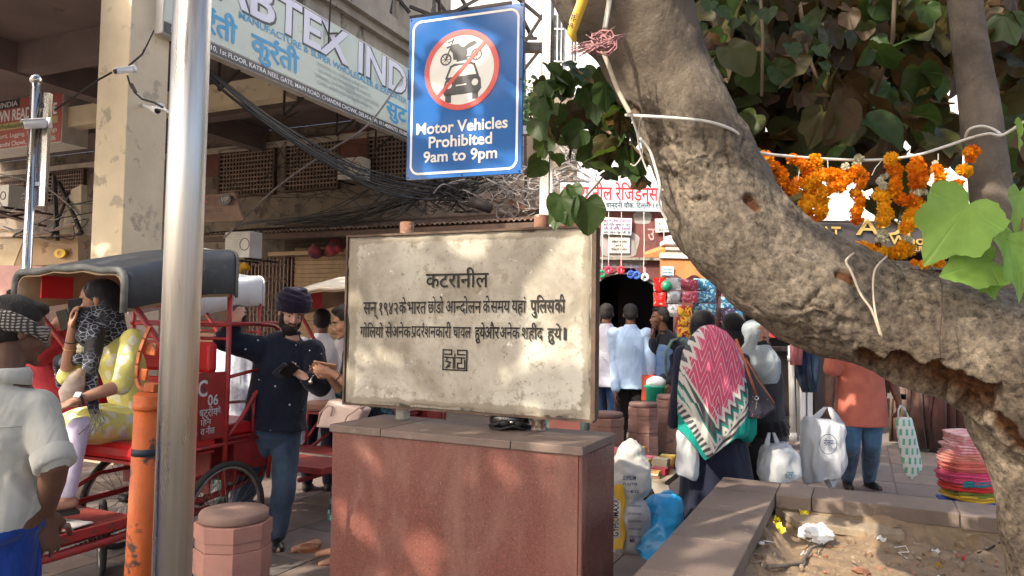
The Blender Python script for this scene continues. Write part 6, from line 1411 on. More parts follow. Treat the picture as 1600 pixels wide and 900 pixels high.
t = MB(); t.box(P(1012, 605, 9.0), (.16, .14, .3)); t.box((P(1012, 605, 9).x, 9.0, .35), (.14, .12, .7)); tag(t.build('red_stool', plain('red_orange_plastic', (.5, .07, .03), .4)), 'red orange stool beside the green bin', 'stool')
rt2 = random.Random(6)
for k in range(26):
    p = G(rt2.uniform(1120, 1300), rt2.uniform(668, 735)); t = MB(); t.box(p + V(0, 0, .03), (rt2.uniform(.02, .05), rt2.uniform(.02, .05), .03), Euler((rt2.uniform(0, 1), rt2.uniform(0, 1), rt2.uniform(0, 3))).to_matrix()); tag(t.build('paper_litter', M_film if k % 3 else M_brown), 'small scrap of litter on the brick ground behind the bags', 'litter', 'litter scraps on the brick ground' if k % 3 else 'dark litter scraps on the brick ground')
    if not k % 3: COL.objects[-1]['label'] = 'small dark scrap of litter on the brick ground'
# ================================================================== cycle rickshaws (x = near side, y = away along the street, forward = -y)
M_rred = mat('rickshaw_red_paint', (.33, .022, .022), .45, var=.25, vs=7, bump=.12, bs=60, spots=((.12, .045, .035), 13, .57), coat=.15)
M_vin = mat('red_vinyl', (.55, .015, .02), .38, var=.12, vs=4, bump=.15, bs=12); M_vin2 = mat('brown_vinyl', (.30, .14, .09), .5, var=.15); M_deck = mat('worn_red_deck', (.22, .035, .03), .6, var=.35, vs=4, bump=.25, bs=30, spots=((.14, .07, .06), 5, .56))
M_hood = mat('grey_rexine_hood', (.070, .080, .090), .5, var=.25, vs=3, bump=.5, bs=12, rv=.15, spots=((.16, .165, .165), 3.5, .60)); M_hoodin = mat('cream_hood_lining', (.42, .32, .21), .8, var=.2, vs=4, bump=.2); M_hoodrim = mat('worn_hood_rim', (.16, .17, .16), .7, var=.35, vs=16, bump=.4)
M_tyre = mat('dusty_tyre', (.035, .033, .03), .85, var=.35, vs=9, bump=.5, bs=110); M_rimm = mat('dull_rim', (.30, .28, .25), .4, metal=.8, var=.3, vs=15); M_grease = mat('greasy_hub', (.05, .04, .035), .5, metal=.5, var=.4, vs=20)
M_creamh = mat('cream_canvas_hood', (.60, .54, .43), .7, var=.15, vs=3, bump=.3, spots=((.40, .34, .26), 4, .6)); M_whiteh = mat('white_plastic_hood', (.66, .68, .69), .5, var=.1, vs=3, bump=.3)
def wheel(par, c, r_, axis=(1, 0, 0), nsp=36):
    t = MB(); t.torus(c, r_ - .018, .0185, axis, 56, 10); w = t.build('wheel', M_tyre, par, True)
    t = MB(); t.torus(c, r_ - .042, .011, axis, 56, 6); t.build('rim', M_rimm, w, True)
    ax = Vector(axis).normalized(); a = ax.orthogonal().normalized(); b = ax.cross(a); t = MB(); c = Vector(c)
    for k in range(nsp):
        an = 2 * math.pi * k / nsp; s_ = .03 * (1 if k % 2 else -1); e = (a * math.cos(an) + b * math.sin(an)); an2 = an + .5 * (1 if k % 4 < 2 else -1); h = (a * math.cos(an2) + b * math.sin(an2)) * .022
        t.tube([c + ax * s_ + h, c + e * (r_ - .045)], .0016, 4)
    t.build('spokes', M_rimm, w); t = MB(); t.tube([c - ax * .05, c - ax * .03, c + ax * .03, c + ax * .05], [.012, .03, .03, .012], 14); t.build('hub', M_grease, w, True); return w
def rickshaw(label, hood='grey', seatm=None, front=True, loc=None, rz=-R(24.8), extra=True):
    o = empty('cycle_rickshaw', (0, 0, 0), label=label, cat='rickshaw', group='cycle rickshaws waiting on the street'); seatm = seatm or M_vin
    def tb_(nm, pts, r_, mt=M_rred, n=8): t = MB(); t.tube([Vector(p) for p in pts], r_, n); return t.build(nm, mt, o, True)
    def bx(nm, c, s_, mt=M_rred, bv=0, m=None): t = MB(); t.box(c, s_, m); return t.build(nm, mt, o, bevel=bv)
    wheel(o, (.47, 0, .34), .34); wheel(o, (-.47, 0, .34), .34); tb_('axle', [(-.5, 0, .34), (.5, 0, .34)], .016, M_grease)
    for x in (-.34, .34): tb_('chassis_tube', [(x, .42, .50), (x, .0, .44), (x, -.9, .40), (x * .8, -1.5, .38)], .02); tb_('spring_arm', [(x, .4, .5), (x, .1, .58), (x, -.3, .58), (x, -.62, .46)], .014)
    bx('deck', (0, -1.02, .455), (.84, .82, .025), M_deck, .003); bx('deck_trim', (0, -1.0, .474), (.84, .03, .012), M_rimm); bx('deck_edge', (.43, -1.0, .45), (.02, .86, .05), M_rred, .003); bx('deck_edge', (-.43, -1.0, .45), (.02, .86, .05), M_rred, .003); bx('deck_edge', (0, -1.44, .45), (.88, .02, .05), M_rred, .003)
    bx('seat_cushion', (0, -.34, .815), (.88, .56, .10), seatm, .03); bx('seat_board', (0, -.34, .755), (.86, .54, .018)); bx('rear_seat_cushion', (0, .22, .87), (.86, .40, .08), seatm, .025); bx('rear_seat_board', (0, .22, .822), (.88, .42, .018))
    bx('seat_box', (0, .16, .66), (.80, .012, .30)); bx('seat_box', (.42, .25, .70), (.012, .3, .22)) if extra else None; bx('rear_panel', (0, .40, .66), (.80, .012, .30)); bx('under_panel', (.0, -.07, .62), (.8, .012, .28), M_deck)
    bx('back_cushion', (.0, -.09, 1.35), (.84, .07, .20), seatm, .025); bx('back_cushion', (.0, -.08, 1.08), (.84, .05, .26), seatm, .02)
    for x in (-.45, .45):
        tb_('hood_post', [(x, 0, .46), (x, 0, 1.95)], .017); bx('side_panel', (x, -.155, 1.05), (.010, .29, .42)); tb_('leg_strut', [(x * .93, -.60, .76), (x * .93, -.62, .46)], .014); tb_('leg_strut', [(x * .93, -.35, .75), (x * .93, -.66, .46)], .012)
        tb_('arm_rail', [(x, -.02, 1.565), (x, .2, 1.57), (x, .40, 1.56), (x, .47, 1.53), (x, .475, 1.46), (x, .36, 1.22), (x, .12, .93), (x, .02, .84)], .015); tb_('rail_tie', [(x, 0, 1.22), (x, .34, 1.27)], .012); tb_('rail_tie', [(x, .24, 1.10), (x, .24, .84)], .012); tb_('seat_side_rail', [(x, -.62, .78), (x, .42, .80)], .012)
        tb_('hood_strut', [(x, -.72, 1.68), (x, -.25, 1.12), (x, -.22, .84)], .017); tb_('rear_strut', [(x, .42, .84), (x * .95, .42, .5)], .014)
    tb_('back_rail', [(-.45, 0, 1.56), (.45, 0, 1.56)], .013); tb_('back_rail', [(-.45, 0, 1.47), (.45, 0, 1.47)], .011)
    # hood: an inverted trough from the front rim to the post
    hm_, rim, inn = {'grey': (M_hood, M_hoodrim, M_hoodin), 'cream': (M_creamh, M_creamh, M_hoodin), 'white': (M_whiteh, M_whiteh, M_whiteh)}[hood]
    def sec(y, top, drop, w, r_, ins=0):
        pts = []; w -= ins; top -= ins
        pts.append((-w, y, top - drop)); pts.append((-w, y, top - r_))
        for k in range(1, 6): a_ = math.pi - k * math.pi / 12; pts.append((-w + r_ + r_ * math.cos(a_), y, top - r_ + r_ * math.sin(a_)))
        for k in range(7): f = k / 6; pts.append((-w + r_ + (2 * w - 2 * r_) * f, y, top + .025 * math.sin(math.pi * f) - .012 * math.sin(f * math.pi * 3) ** 2))
        for k in range(5, 0, -1): a_ = k * math.pi / 12; pts.append((w - r_ + r_ * math.cos(a_), y, top - r_ + r_ * math.sin(a_)))
        pts.append((w, y, top - r_)); pts.append((w, y, top - drop)); return pts
    ys_ = [(-.80, 1.86, .21), (-.74, 1.885, .23), (-.6, 1.925, .24), (-.4, 1.975, .255), (-.2, 2.02, .27), (-.0, 2.055, .29), (.02, 2.04, .30)]
    for ins, mt, nm in ((0, hm_, 'hood'), (.02, inn, 'hood_lining')):
        t = MB(); vs = []; k_ = 0
        for (y, top, dr) in ys_: s_ = sec(y, top, dr + .004 * math.sin(y * 40), .48, .07, ins); k_ = len(s_); vs += s_
        t.add(vs, [(i * k_ + j, i * k_ + j + 1, (i + 1) * k_ + j + 1, (i + 1) * k_ + j) for i in range(len(ys_) - 1) for j in range(k_ - 1)]); h_ = t.build(nm, mt, o, True)
        q = h_.modifiers.new('t', 'SOLIDIFY'); q.thickness = .006
    t = MB(); t.tube([Vector(p) for p in sec(-.80, 1.865, .24, .485, .07)], .020, 8); t.build('hood_rim', rim, o, True); t = MB(); t.tube([Vector(p) for p in sec(.02, 2.05, .31, .485, .07)], .010, 8); t.build('hood_seam', rim, o, True)
    bx('hood_back', (0, .0, 1.90), (.92, .012, .20), inn); bx('lining_patch', (-.36, -.62, 1.78), (.012, .2, .14), M_vin); bx('lining_band', (0, -.02, 1.79), (.9, .02, .05), M_black)
    if front:
        tb_('front_tube', [(0, -1.1, .40), (0, -1.7, .55), (0, -2.05, .85)], .02); tb_('front_fork', [(.06, -2.2, .34), (.05, -2.12, .72), (0, -2.06, .98)], .014); tb_('front_fork', [(-.06, -2.2, .34), (-.05, -2.12, .72), (0, -2.06, .98)], .014)
        wheel(o, (0, -2.2, .34), .34); tb_('handlebar', [(-.28, -1.85, 1.05), (-.2, -2.0, 1.02), (0, -2.05, 1.0), (.2, -2.0, 1.02), (.28, -1.85, 1.05)], .012, M_rimm); bx('saddle', (0, -1.62, .98), (.14, .24, .06), M_black, .02); tb_('saddle_tube', [(0, -1.62, .95), (0, -1.55, .45)], .014)
    if loc is not None: o.location = loc; o.rotation_euler = (0, 0, rz)
    return o
r1 = rickshaw('red cycle rickshaw with grey hood carrying a woman in yellow', 'grey')
# markings, chain, small wheel, poster of the first one (still at the local origin)
M_sten = mat('stencil_white', (.62, .60, .58), .6, var=.15, vs=30)
def mk(body, y, z, w, h, off=.02): lettering(r1, 'lettering', M_sten, body, (.456, y, z), (0, 1, 0), (0, 0, 1), w, h, off, .003)
mk('MC', -.33, 1.115, .16, .10); mk('06', -.165, 1.055, .085, .065); mk('राष्ट्रीय', -.27, .985, .19, .05, .008); mk('वाहन', -.25, .935, .12, .035, .006); mk('मो.', -.10, 1.0, .05, .035, .006); mk('कटरा नील', -.27, .875, .17, .04, .008)
w_ = wheel(r1, (-.11, -.43, .232), .23, (.55, .84, 0), 28)
t = MB(); t.box((.22, -1.02, .4815), (.36, .30, .006), Matrix.Rotation(.12, 3, 'Z')); t.build('foot_board', mat('white_red_poster', (.62, .60, .56), .6, var=.05, spots=((.35, .05, .06), 13, .55)), r1)
t = MB(); t.tube([Vector(p) for p in ((.43, -1.02, .47), (.46, -1.05, .52), (.45, -1.14, .55), (.32, -1.30, .54), (.22, -1.36, .47))], .016, 10); t.build('step_handle', M_rimm, r1, True)
t = MB()
for k in range(60): a = Vector((.12, -1.75, .20)).lerp(Vector((.12, -.1, .36)), k / 60); t.box(a, (.012, .017, .012))
t.build('chain', M_grease, r1)
t = MB(); t.tube([Vector(p) for p in ((.40, -1.6, .36), (.42, -.9, .37), (.43, -.1, .40))], .024, 8); t.build('chassis_tube', M_rred, r1, True)
r1.location = (-2.25, 5.0, 0); r1.rotation_euler = (0, 0, -R(24.8))
def loc1(x, y, z): return Matrix.Rotation(-R(24.8), 3, 'Z') @ Vector((x, y, z)) + Vector((-2.25, 5.0, 0))
rickshaw('red cycle rickshaw with cream canvas hood behind the turbaned man', 'cream', M_vin2, loc=(-1.22, 7.15, 0))
rickshaw('red cycle rickshaw with white plastic hood deeper in the arcade', 'white', M_vin2, loc=(-3.05, 7.9, 0), front=False)

# ================================================================== people
def skinm(name, c): 
    m = mat(name, c, .55, var=.12, vs=9, bump=.12, bs=120, spec=.35, rv=.08); MATS[name].node_tree.nodes['Principled BSDF'].inputs['Subsurface Weight'].default_value = .0; return m
SK_br = skinm('brown_skin', (.15, .070, .042)); SK_md = skinm('medium_skin', (.36, .19, .125)); SK_fr = skinm('fair_skin', (.60, .36, .27)); SK_dk = skinm('dark_skin', (.125, .062, .040))
M_hair = mat('black_hair', (.010, .008, .007), .8, var=.4, vs=40, bump=.5, bs=160, stretch=(1, 1, .3)); M_eye = plain('eye_dark', (.02, .012, .01), .2); M_eyew = plain('eye_white', (.30, .26, .23), .3); M_lip = mat('lips', (.33, .11, .09), .5, var=.1)
def hand(mb, w, d, dorsal, side=1, curl=.6, k=1.0, spread=.12, fc=None, thumb=.5):
    """w wrist, d towards the fingers, dorsal = back of the hand, side +1 puts the thumb on d x dorsal"""
    d = Vector(d).normalized(); dorsal = Vector(dorsal); dorsal = (dorsal - d * dorsal.dot(d)).normalized(); x = d.cross(dorsal).normalized() * side
    def T_(a, b, c): return Vector(w) + x * a * k + d * b * k + dorsal * c * k
    M3 = Matrix((x, d, dorsal)).transposed(); mb.ell(T_(0, .048, 0), (.040 * k, .052 * k, .016 * k), M3, 12, 8); mb.cap(T_(0, -.02, 0), .026 * k, T_(0, .03, 0), .026 * k)
    for i, (bx_, L, r_) in enumerate(((.030, .074, .0092), (.011, .082, .0095), (-.009, .077, .0090), (-.028, .060, .0080))):
        p = T_(bx_, .088 - .006 * abs(i - 1), .002); a = spread * (bx_ / .03); cu = (fc[i] if fc else curl); an = cu * .45; q = p
        for s_, f in ((.46, 1.0), (.30, .92), (.24, .82)):
            dr = (d * math.cos(an) - dorsal * math.sin(an)) + x * a * math.cos(an); dr.normalize(); n_ = q + dr * L * s_ * k; mb.cap(q, r_ * f * k, n_, r_ * f * .92 * k, 8); q = n_; an += cu * .62
    t0 = T_(.030, .02, -.004); t1 = T_(.030 + .030 * (1 - thumb * .4), .050, -.012 - .012 * thumb); t2 = T_(.052 - .02 * thumb, .082, -.018 - .022 * thumb); t3 = T_(.050 - .035 * thumb, .105, -.02 - .03 * thumb)
    mb.cap(t0, .015 * k, t1, .0125 * k, 8); mb.cap(t1, .0125 * k, t2, .0105 * k, 8); mb.cap(t2, .0105 * k, t3, .009 * k, 8)
def head(mb, c, f, up=(0, 0, 1), k=1.0):
    f = Vector(f).normalized(); up = Vector(up); up = (up - f * up.dot(f)).normalized(); x = f.cross(up).normalized(); M3 = Matrix((x, f, up)).transposed()
    T_ = lambda a, b, z: Vector(c) + M3 @ Vector((a, b, z)) * k
    e = lambda a, b, z, r1_, r2_, r3_: mb.ell(T_(a, b, z), (r1_ * k, r2_ * k, r3_ * k), M3, 14, 10)
    e(0, -.012, .035, .075, .094, .083); e(0, .032, -.02, .060, .058, .075); e(0, .040, -.070, .043, .046, .038); e(0, .074, .022, .047, .018, .012); e(0, .080, -.095, .020, .018, .015)
    for s_ in (-1, 1): e(.036 * s_, .062, -.028, .021, .021, .022); e(.078 * s_, -.005, -.008, .009, .019, .031); e(.011 * s_, .100, -.036, .009, .009, .007)
    mb.cap(T_(0, .084, .006), .009 * k, T_(0, .110, -.028), .0115 * k, 8); e(0, .088, -.056, .022, .011, .0075)
    return T_, M3
def eyes(par, T_, M3, k=1.0, brow=True, mouth=True):
    for s_ in (-1, 1):
        m = MB(); m.ell(T_(.030 * s_, .0785, .000), (.0125 * k, .008 * k, .0050 * k), M3, 10, 7); m.build('eye', M_eyew, par, True)
        m = MB(); m.ell(T_(.030 * s_, .0840, -.0005), (.0060 * k, .0038 * k, .0050 * k), M3, 8, 6); m.build('iris', M_eye, par, True)
        if brow: m = MB(); m.tube([T_(.014 * s_, .089, .020), T_(.030 * s_, .089, .025), T_(.048 * s_, .078, .019)], [.0035 * k, .004 * k, .002 * k], 6); m.build('eyebrow', M_hair, par, True)
    if mouth: m = MB(); m.ell(T_(0, .0965, -.057), (.021 * k, .006 * k, .0075 * k), M3, 10, 6); m.build('lips', M_lip, par, True)
def stand(px, pyh, d, H=1.7, f=(0, 1), **ov):
    """default standing joints: head centre seen at (px, pyh)"""
    h = P(px, pyh, d); f = Vector((f[0], f[1], 0)).normalized(); r_ = V(f.y, -f.x, 0); k = H / 1.72; x, y = h.x, h.y; zt = h.z
    sc = (zt) / (.935 * H) ; g_ = lambda z: V(x, y, 0) - f * .02 + V(0, 0, z * zt / .935)
    J = dict(head=h, neck=g_(.86), chest=g_(.80), pelvis=g_(.52), f=f, r=r_, k=zt / (.935 * 1.72), hf=Vector(f), hu=V(0, 0, 1))
    for s_, n_ in ((1, 'R'), (-1, 'L')):
        J['sh' + n_] = g_(.805) + r_ * s_ * .185 * J['k']; J['el' + n_] = g_(.63) + r_ * s_ * .235 * J['k'] - f * .02; J['wr' + n_] = g_(.48) + r_ * s_ * .245 * J['k'] + f * .06
        J['hp' + n_] = g_(.515) + r_ * s_ * .085 * J['k']; J['kn' + n_] = g_(.285) + r_ * s_ * .095 * J['k'] + f * .02; J['an' + n_] = g_(.045) + r_ * s_ * .10 * J['k'] - f * .01
    J.update(ov); return J
def body(o, J, skin, vox=.009, hands=True, feet=True, hk=None):
    k = J['k']; mb = MB(); hk = hk or k; T_, M3 = head(mb, J['head'], J['hf'], J['hu'], hk * 1.0); nb = J['head'] + (M3 @ Vector((0, -.02, -.06))) * hk
    mb.cap(J['neck'] - V(0, 0, .03), .062 * k, nb, .054 * k, 14); sd_ = (J['shR'] - J['shL']).normalized(); pv, ch = J['pelvis'], J['chest']
    L_ = lambda t: pv.lerp(ch, t)
    mb.loft([(L_(-.22), .10 * k, .08 * k), (L_(-.1), .155 * k, .105 * k), (L_(.1), .155 * k, .108 * k), (L_(.4), .135 * k, .10 * k), (L_(.75), .16 * k, .115 * k), (L_(.95), .165 * k, .10 * k), (ch.lerp(J['neck'], .45) + V(0, 0, .0), .10 * k, .075 * k), (J['neck'], .058 * k, .058 * k)], 20, sd_)
    for n_, s_ in (('R', 1), ('L', -1)):
        sh, el, wr = J['sh' + n_], J['el' + n_], J['wr' + n_]; mb.cap(sh, .056 * k, el, .042 * k, 12); mb.cap(el, .042 * k, el.lerp(wr, .35), .041 * k, 12); mb.cap(el.lerp(wr, .35), .041 * k, wr, .026 * k, 12)
        if hands:
            hd = J.get('hd' + n_, (wr - el) + V(0, 0, -.1)); hn = J.get('hn' + n_, J['r'] * s_); hand(mb, wr, hd, hn, J.get('hs' + n_, 1), J.get('hc' + n_, .55), k, fc=J.get('fc' + n_), thumb=J.get('th' + n_, .5))
        mb.cap(J['hp' + n_], .088 * k, J['kn' + n_], .058 * k, 14); mb.cap(J['kn' + n_], .056 * k, J['kn' + n_].lerp(J['an' + n_], .35), .056 * k, 12); mb.cap(J['kn' + n_].lerp(J['an' + n_], .35), .056 * k, J['an' + n_], .036 * k, 12)
        if feet: fd = J.get('ft' + n_, J['f']); a_ = J['an' + n_]; mb.cap(a_ - fd * .03 + V(0, 0, -.035), .034 * k, a_ + fd * .11 + V(0, 0, -.048), .028 * k, 10); mb.cap(a_ + fd * .11 + V(0, 0, -.048), .028 * k, a_ + fd * .17 + V(0, 0, -.055), .020 * k, 10)
    b = mb.organic('body', skin, o, vox, 4 if vox < .007 else 3); return b, T_, M3
def folds(mb, rings, sd_, k, n, seed, r_=.012, up=True):
    rf = random.Random(seed); R_ = []
    def pt(t, a, ins):
        i = min(int(t), len(rings) - 2); f = t - i; c = rings[i][0].lerp(rings[i + 1][0], f); rx = rings[i][1] * (1 - f) + rings[i + 1][1] * f; ry = rings[i][2] * (1 - f) + rings[i + 1][2] * f
        tn = (rings[i + 1][0] - rings[i][0]).normalized(); x = (sd_ - tn * sd_.dot(tn)).normalized(); y = tn.cross(x); return c + x * (rx - ins) * math.cos(a) + y * (ry - ins) * math.sin(a)
    m_ = len(rings) - 1
    for q in range(n):
        a = rf.uniform(0, 6.283); t0 = rf.uniform(0, m_ - 1.3); L = rf.uniform(.7, 2.2); da = rf.uniform(-.9, .9); rr2 = r_ * rf.uniform(.6, 1.2) * k; w = []
        for j in range(6): f = j / 5; w.append(pt(min(t0 + L * f, m_ - .02), a + da * f + .12 * math.sin(j * 1.7), rr2 * .55))
        mb.tube(w, [rr2 * .3, rr2 * .8, rr2, rr2, rr2 * .8, rr2 * .3], 7)
def shirt(o, J, mt, sleeve=1.9, hem=-.26, fit=.016, vox=.011, nm='shirt', hw=.175, disp=.016, loose=1.0, collar=True):
    k = J['k']; mb = MB(); sd_ = (J['shR'] - J['shL']).normalized(); pv, ch = J['pelvis'], J['chest']; L_ = lambda t: pv.lerp(ch, t); e = fit
    tr_ = [(L_(hem), (hw + e) * k * loose, (.125 + e) * k * loose), (L_(hem + .02), (hw + .004 + e) * k * loose, (.128 + e) * k * loose), (L_(.1), (.162 + e) * k * loose, (.118 + e) * k), (L_(.42), (.150 + e) * k * loose, (.114 + e) * k), (L_(.75), (.168 + e) * k, (.124 + e) * k), (L_(.97), (.175 + e) * k, (.104 + e) * k), (ch.lerp(J['neck'], .4), (.115 + e) * k, (.082 + e) * k), (J['neck'] - V(0, 0, .012), (.062 + e) * k, (.062 + e) * k)]; mb.loft(tr_, 28, sd_); folds(mb, tr_[:6], sd_, k, 34, int(abs(pv.x) * 97))
    for n_ in 'RL':
        sh, el, wr = J['sh' + n_], J['el' + n_], J['wr' + n_]; mb.ell(sh, (.066 + e) * k); q = min(sleeve, 1.0); c_ = sh.lerp(el, q); mb.cap(sh, (.060 + e) * k, c_, (.050 + e) * k * (1 + .1 * (sleeve < 1)), 14)
        if sleeve > 1: mb.cap(el, (.050 + e) * k, el.lerp(wr, sleeve - 1), (.034 + e) * k, 14)
        rs_ = [(sh.lerp(c_, f_), (.060 + e - .010 * f_) * k, (.060 + e - .010 * f_) * k) for f_ in (0, .25, .5, .75, 1)]; folds(mb, rs_, (c_ - sh).orthogonal().normalized(), k, 12, int(abs(el.x) * 91), .010)
        if sleeve > 1: rs_ = [(el.lerp(wr, (sleeve - 1) * f_), (.050 + e - .014 * f_) * k, (.050 + e - .014 * f_) * k) for f_ in (0, .35, .7, 1)]; folds(mb, rs_, (wr - el).orthogonal().normalized(), k, 9, int(abs(wr.x) * 89), .009)
    if collar: mb.tube([J['neck'] + V(0, 0, -.005), J['neck'] + V(0, 0, .022) ], [(.068 + e * .6) * k, (.058 + e * .5) * k], 18)
    return mb.organic(nm, mt, o, min(vox, .009), 3, disp, .07)
def trousers(o, J, mt, vox=.011, wide=1.0, disp=.014, nm='trousers', end=.94):
    k = J['k']; mb = MB(); sd_ = (J['hpR'] - J['hpL']).normalized(); pv, ch = J['pelvis'], J['chest']; L_ = lambda t: pv.lerp(ch, t)
    mb.loft([(L_(-.28), .11 * k, .09 * k), (L_(-.14), .178 * k, .125 * k), (L_(.05), .172 * k, .122 * k), (L_(.2), .158 * k, .115 * k)], 24, sd_)
    for n_ in 'RL':
        h, kn, an = J['hp' + n_], J['kn' + n_], J['an' + n_]; rs_ = [(h, .104 * k, .104 * k), (kn, .074 * k * wide, .074 * k * wide), (kn.lerp(an, .4), .070 * k * wide, .070 * k * wide), (kn.lerp(an, end), .058 * k * wide, .058 * k * wide)]; folds(mb, rs_, sd_, k, 16, int(abs(kn.x) * 83), .010); mb.cap(h, .104 * k, kn, .074 * k * wide, 16); mb.cap(kn, .074 * k * wide, kn.lerp(an, .4), .070 * k * wide, 14); mb.cap(kn.lerp(an, .4), .070 * k * wide, kn.lerp(an, end), .058 * k * wide, 14)
    return mb.organic(nm, mt, o, min(vox, .010), 3, disp, .08)
def shoes(o, J, mt, sole=None):
    k = J['k']
    for n_ in 'RL':
        fd = J.get('ft' + n_, J['f']); a_ = J['an' + n_]; mb = MB(); z = V(0, 0, 1); M3 = Matrix((fd.cross(z), fd, z)).transposed()
        mb.ell(a_ - fd * .02 - z * .035, (.042, .052, .045), M3); mb.ell(a_ + fd * .08 - z * .045, (.043, .095, .036), M3); mb.ell(a_ + fd * .13 - z * .052, (.045, .06, .027), M3); mb.cap(a_ + z * .01, .045 * k, a_ - z * .03, .044 * k)
        mb.box(a_ + fd * .055 - z * .078, (.082, .235, .014), M3); mb.organic('shoe', mt, o, .007, 2)
def hairdo(o, T_, M3, k, mt=None, back=.0, long_=False, nm='hair'):
    mb = MB(); e = lambda a, b, z, r1_, r2_, r3_: mb.ell(T_(a, b, z), (r1_ * k, r2_ * k, r3_ * k), M3, 16, 11)
    e(0, -.026, .050, .083, .094, .082); e(0, -.045, .015, .080, .075, .080); e(0, .035, .098, .055, .045, .026)
    if long_: e(0, -.07, -.06, .07, .05, .09)
    return mb.organic(nm, mt or M_hair, o, .007, 3, .012, .02)
def person(label, J): return empty('person', (J['pelvis'].x, J['pelvis'].y, 0), label=label, cat='person')
def px_loft(rows, d, n=26, fold=0, nf=8, seed=0, mb=None, side=(1, 0, 0)):
    mb = mb or MB(); mb.loft([(P(x, y, d + (r_[0] if r_ else 0)), w * d / FPX, dp, fold) for (x, y, w, dp, *r_) in rows], n, side, nf=nf, seed=seed); return mb

# -------- turbaned man with phone
M_navy = cloth('navy_shirt_cloth', (.012, .018, .035), (.007, .010, .022)); nt = M_navy.node_tree; bs_n = nt.nodes['Principled BSDF']
vo = N(nt, 'ShaderNodeTexVoronoi'); vo.inputs['Scale'].default_value = 13; nt.links.new(coord(nt), vo.inputs[0]); src = bs_n.inputs['Base Color'].links[0].from_socket
nt.links.new(mixc(nt, ramp(nt, vo.outputs['Distance'], [(.07, 1), (.09, 0)]), src, (.6, .62, .64)), bs_n.inputs['Base Color'])
M_jean = cloth('blue_jeans_cloth', (.075, .12, .19), (.028, .048, .09), vs=5); M_turb = cloth('navy_turban_cloth', (.018, .014, .038), (.010, .008, .022), wr=.6)
d = 5.12; J = stand(456, 489, d, 1.78, (.35, -.94), neck=P(453, 522, 5.15), chest=P(446, 542, 5.17), pelvis=P(428, 662, 5.2), shR=P(402, 545, 5.08), elR=P(352, 532, 4.95), wrR=P(366, 508, 4.93), shL=P(488, 550, 5.2), elL=P(500, 603, 5.1), wrL=P(480, 591, 4.92),
    hpR=P(413, 672, 5.18), hpL=P(447, 672, 5.24), knR=P(388, 755, 5.3), knL=P(444, 757, 5.2), anR=P(362, 838, 5.65), anL=P(433, 838, 5.28), hf=V(.42, -.82, -.32), hu=V(.12, .1, 1))
J.update(hdR=P(374, 488, 4.90) - P(366, 508, 4.93), hnR=V(-.2, -1, .1), hcR=1.5, hsR=-1, hdL=P(460, 580, 4.9) - P(480, 591, 4.92), hnL=V(.1, -.6, -.75), hcL=.9, hsL=-1, ftL=V(.35, -.94, 0), ftR=V(-.4, -.9, 0))
J['k'] = 1.03; J['anL'] = V(J['anL'].x, J['anL'].y, .085); J['anR'] = V(J['anR'].x, J['anR'].y, .085)
o = person('bearded man in navy turban, navy shirt and jeans looking at his phone', J); b_, T_, M3 = body(o, J, SK_fr, .0058); eyes(o, T_, M3); k = J['k']
shirt(o, J, M_navy, 1.80, -.04, .026, disp=.03, loose=1.10); trousers(o, J, M_jean, wide=1.08, disp=.03, end=1.0); shoes(o, J, mat('black_leather', (.012, .011, .011), .3, bump=.1))
mb = MB(); e = lambda a, b, z, r1_, r2_, r3_: mb.ell(T_(a, b, z), (r1_ * k, r2_ * k, r3_ * k), M3, 14, 10)
e(0, .050, -.095, .056, .056, .050); e(.052, .02, -.055, .022, .038, .055); e(-.052, .02, -.055, .022, .038, .055); e(0, .090, -.046, .032, .012, .008); e(0, .070, -.085, .045, .040, .030); mb.organic('beard', M_hair, o, .0055, 2, .008, .015)
mb = MB(); tm = lambda a, b, z: T_(a, b, z)
mb.ell(T_(0, -.02, .085), (.112 * k, .135 * k, .085 * k), M3, 22, 14); mb.ell(T_(0, -.05, .03), (.098 * k, .095 * k, .07 * k), M3, 18, 12)
for q in range(9):                                            # wound layers
    f = q / 8; zz_ = .024 + f * .130; rr_ = .096 * (1 + .16 * math.sin(f * 2.6)) * (1 - .50 * f ** 2.6); t2 = []
    for a in range(28): an = 2 * math.pi * a / 28; t2.append(T_(rr_ * math.cos(an), -.022 + rr_ * 1.15 * math.sin(an), zz_ + (.034 - .02 * f) * math.sin(an) * (1 if q % 2 else .6) + .012 * math.cos(an) * (1 if q % 2 else -1)))
    mb.tube(t2, .017 * k, 8, closed=True)
mb.organic('turban', M_turb, o, .0055, 2, .006, .03)
M_ph = plain('phone_black', (.012, .012, .014), .15)
def phone(c, ex, ez, label, mt=M_ph, w=.075, h=.15):
    ex = Vector(ex).normalized(); ez = Vector(ez); ez = (ez - ex * ez.dot(ex)).normalized(); M3_ = Matrix((ex, ez.cross(ex), ez)).transposed(); t = MB(); t.box(c, (w, .010, h), M3_); return tag(t.build('phone', mt, None, bevel=.004), label, 'phone')
phone(P(452, 578, 4.86), (.6, .3, -.5), (.35, -.5, .55), 'black phone held by the turbaned man'); phone(P(441, 580, 4.90), (.6, .3, -.5), (.35, -.5, .55), 'second dark phone in a folio case, behind the first', plain('phone_case', (.03, .035, .05), .5))
t = MB(); t.torus(J['wrL'] + (J['hdL']).normalized() * -.025, .033, .006, J['hdL'], 20, 6); t.ell(J['wrL'] - J['hdL'].normalized() * .025 + V(.01, -.035, -.01), (.016, .008, .016)); tag(t.build('wristwatch', M_steel, None, True), 'steel wristwatch worn by the turbaned man', 'watch')

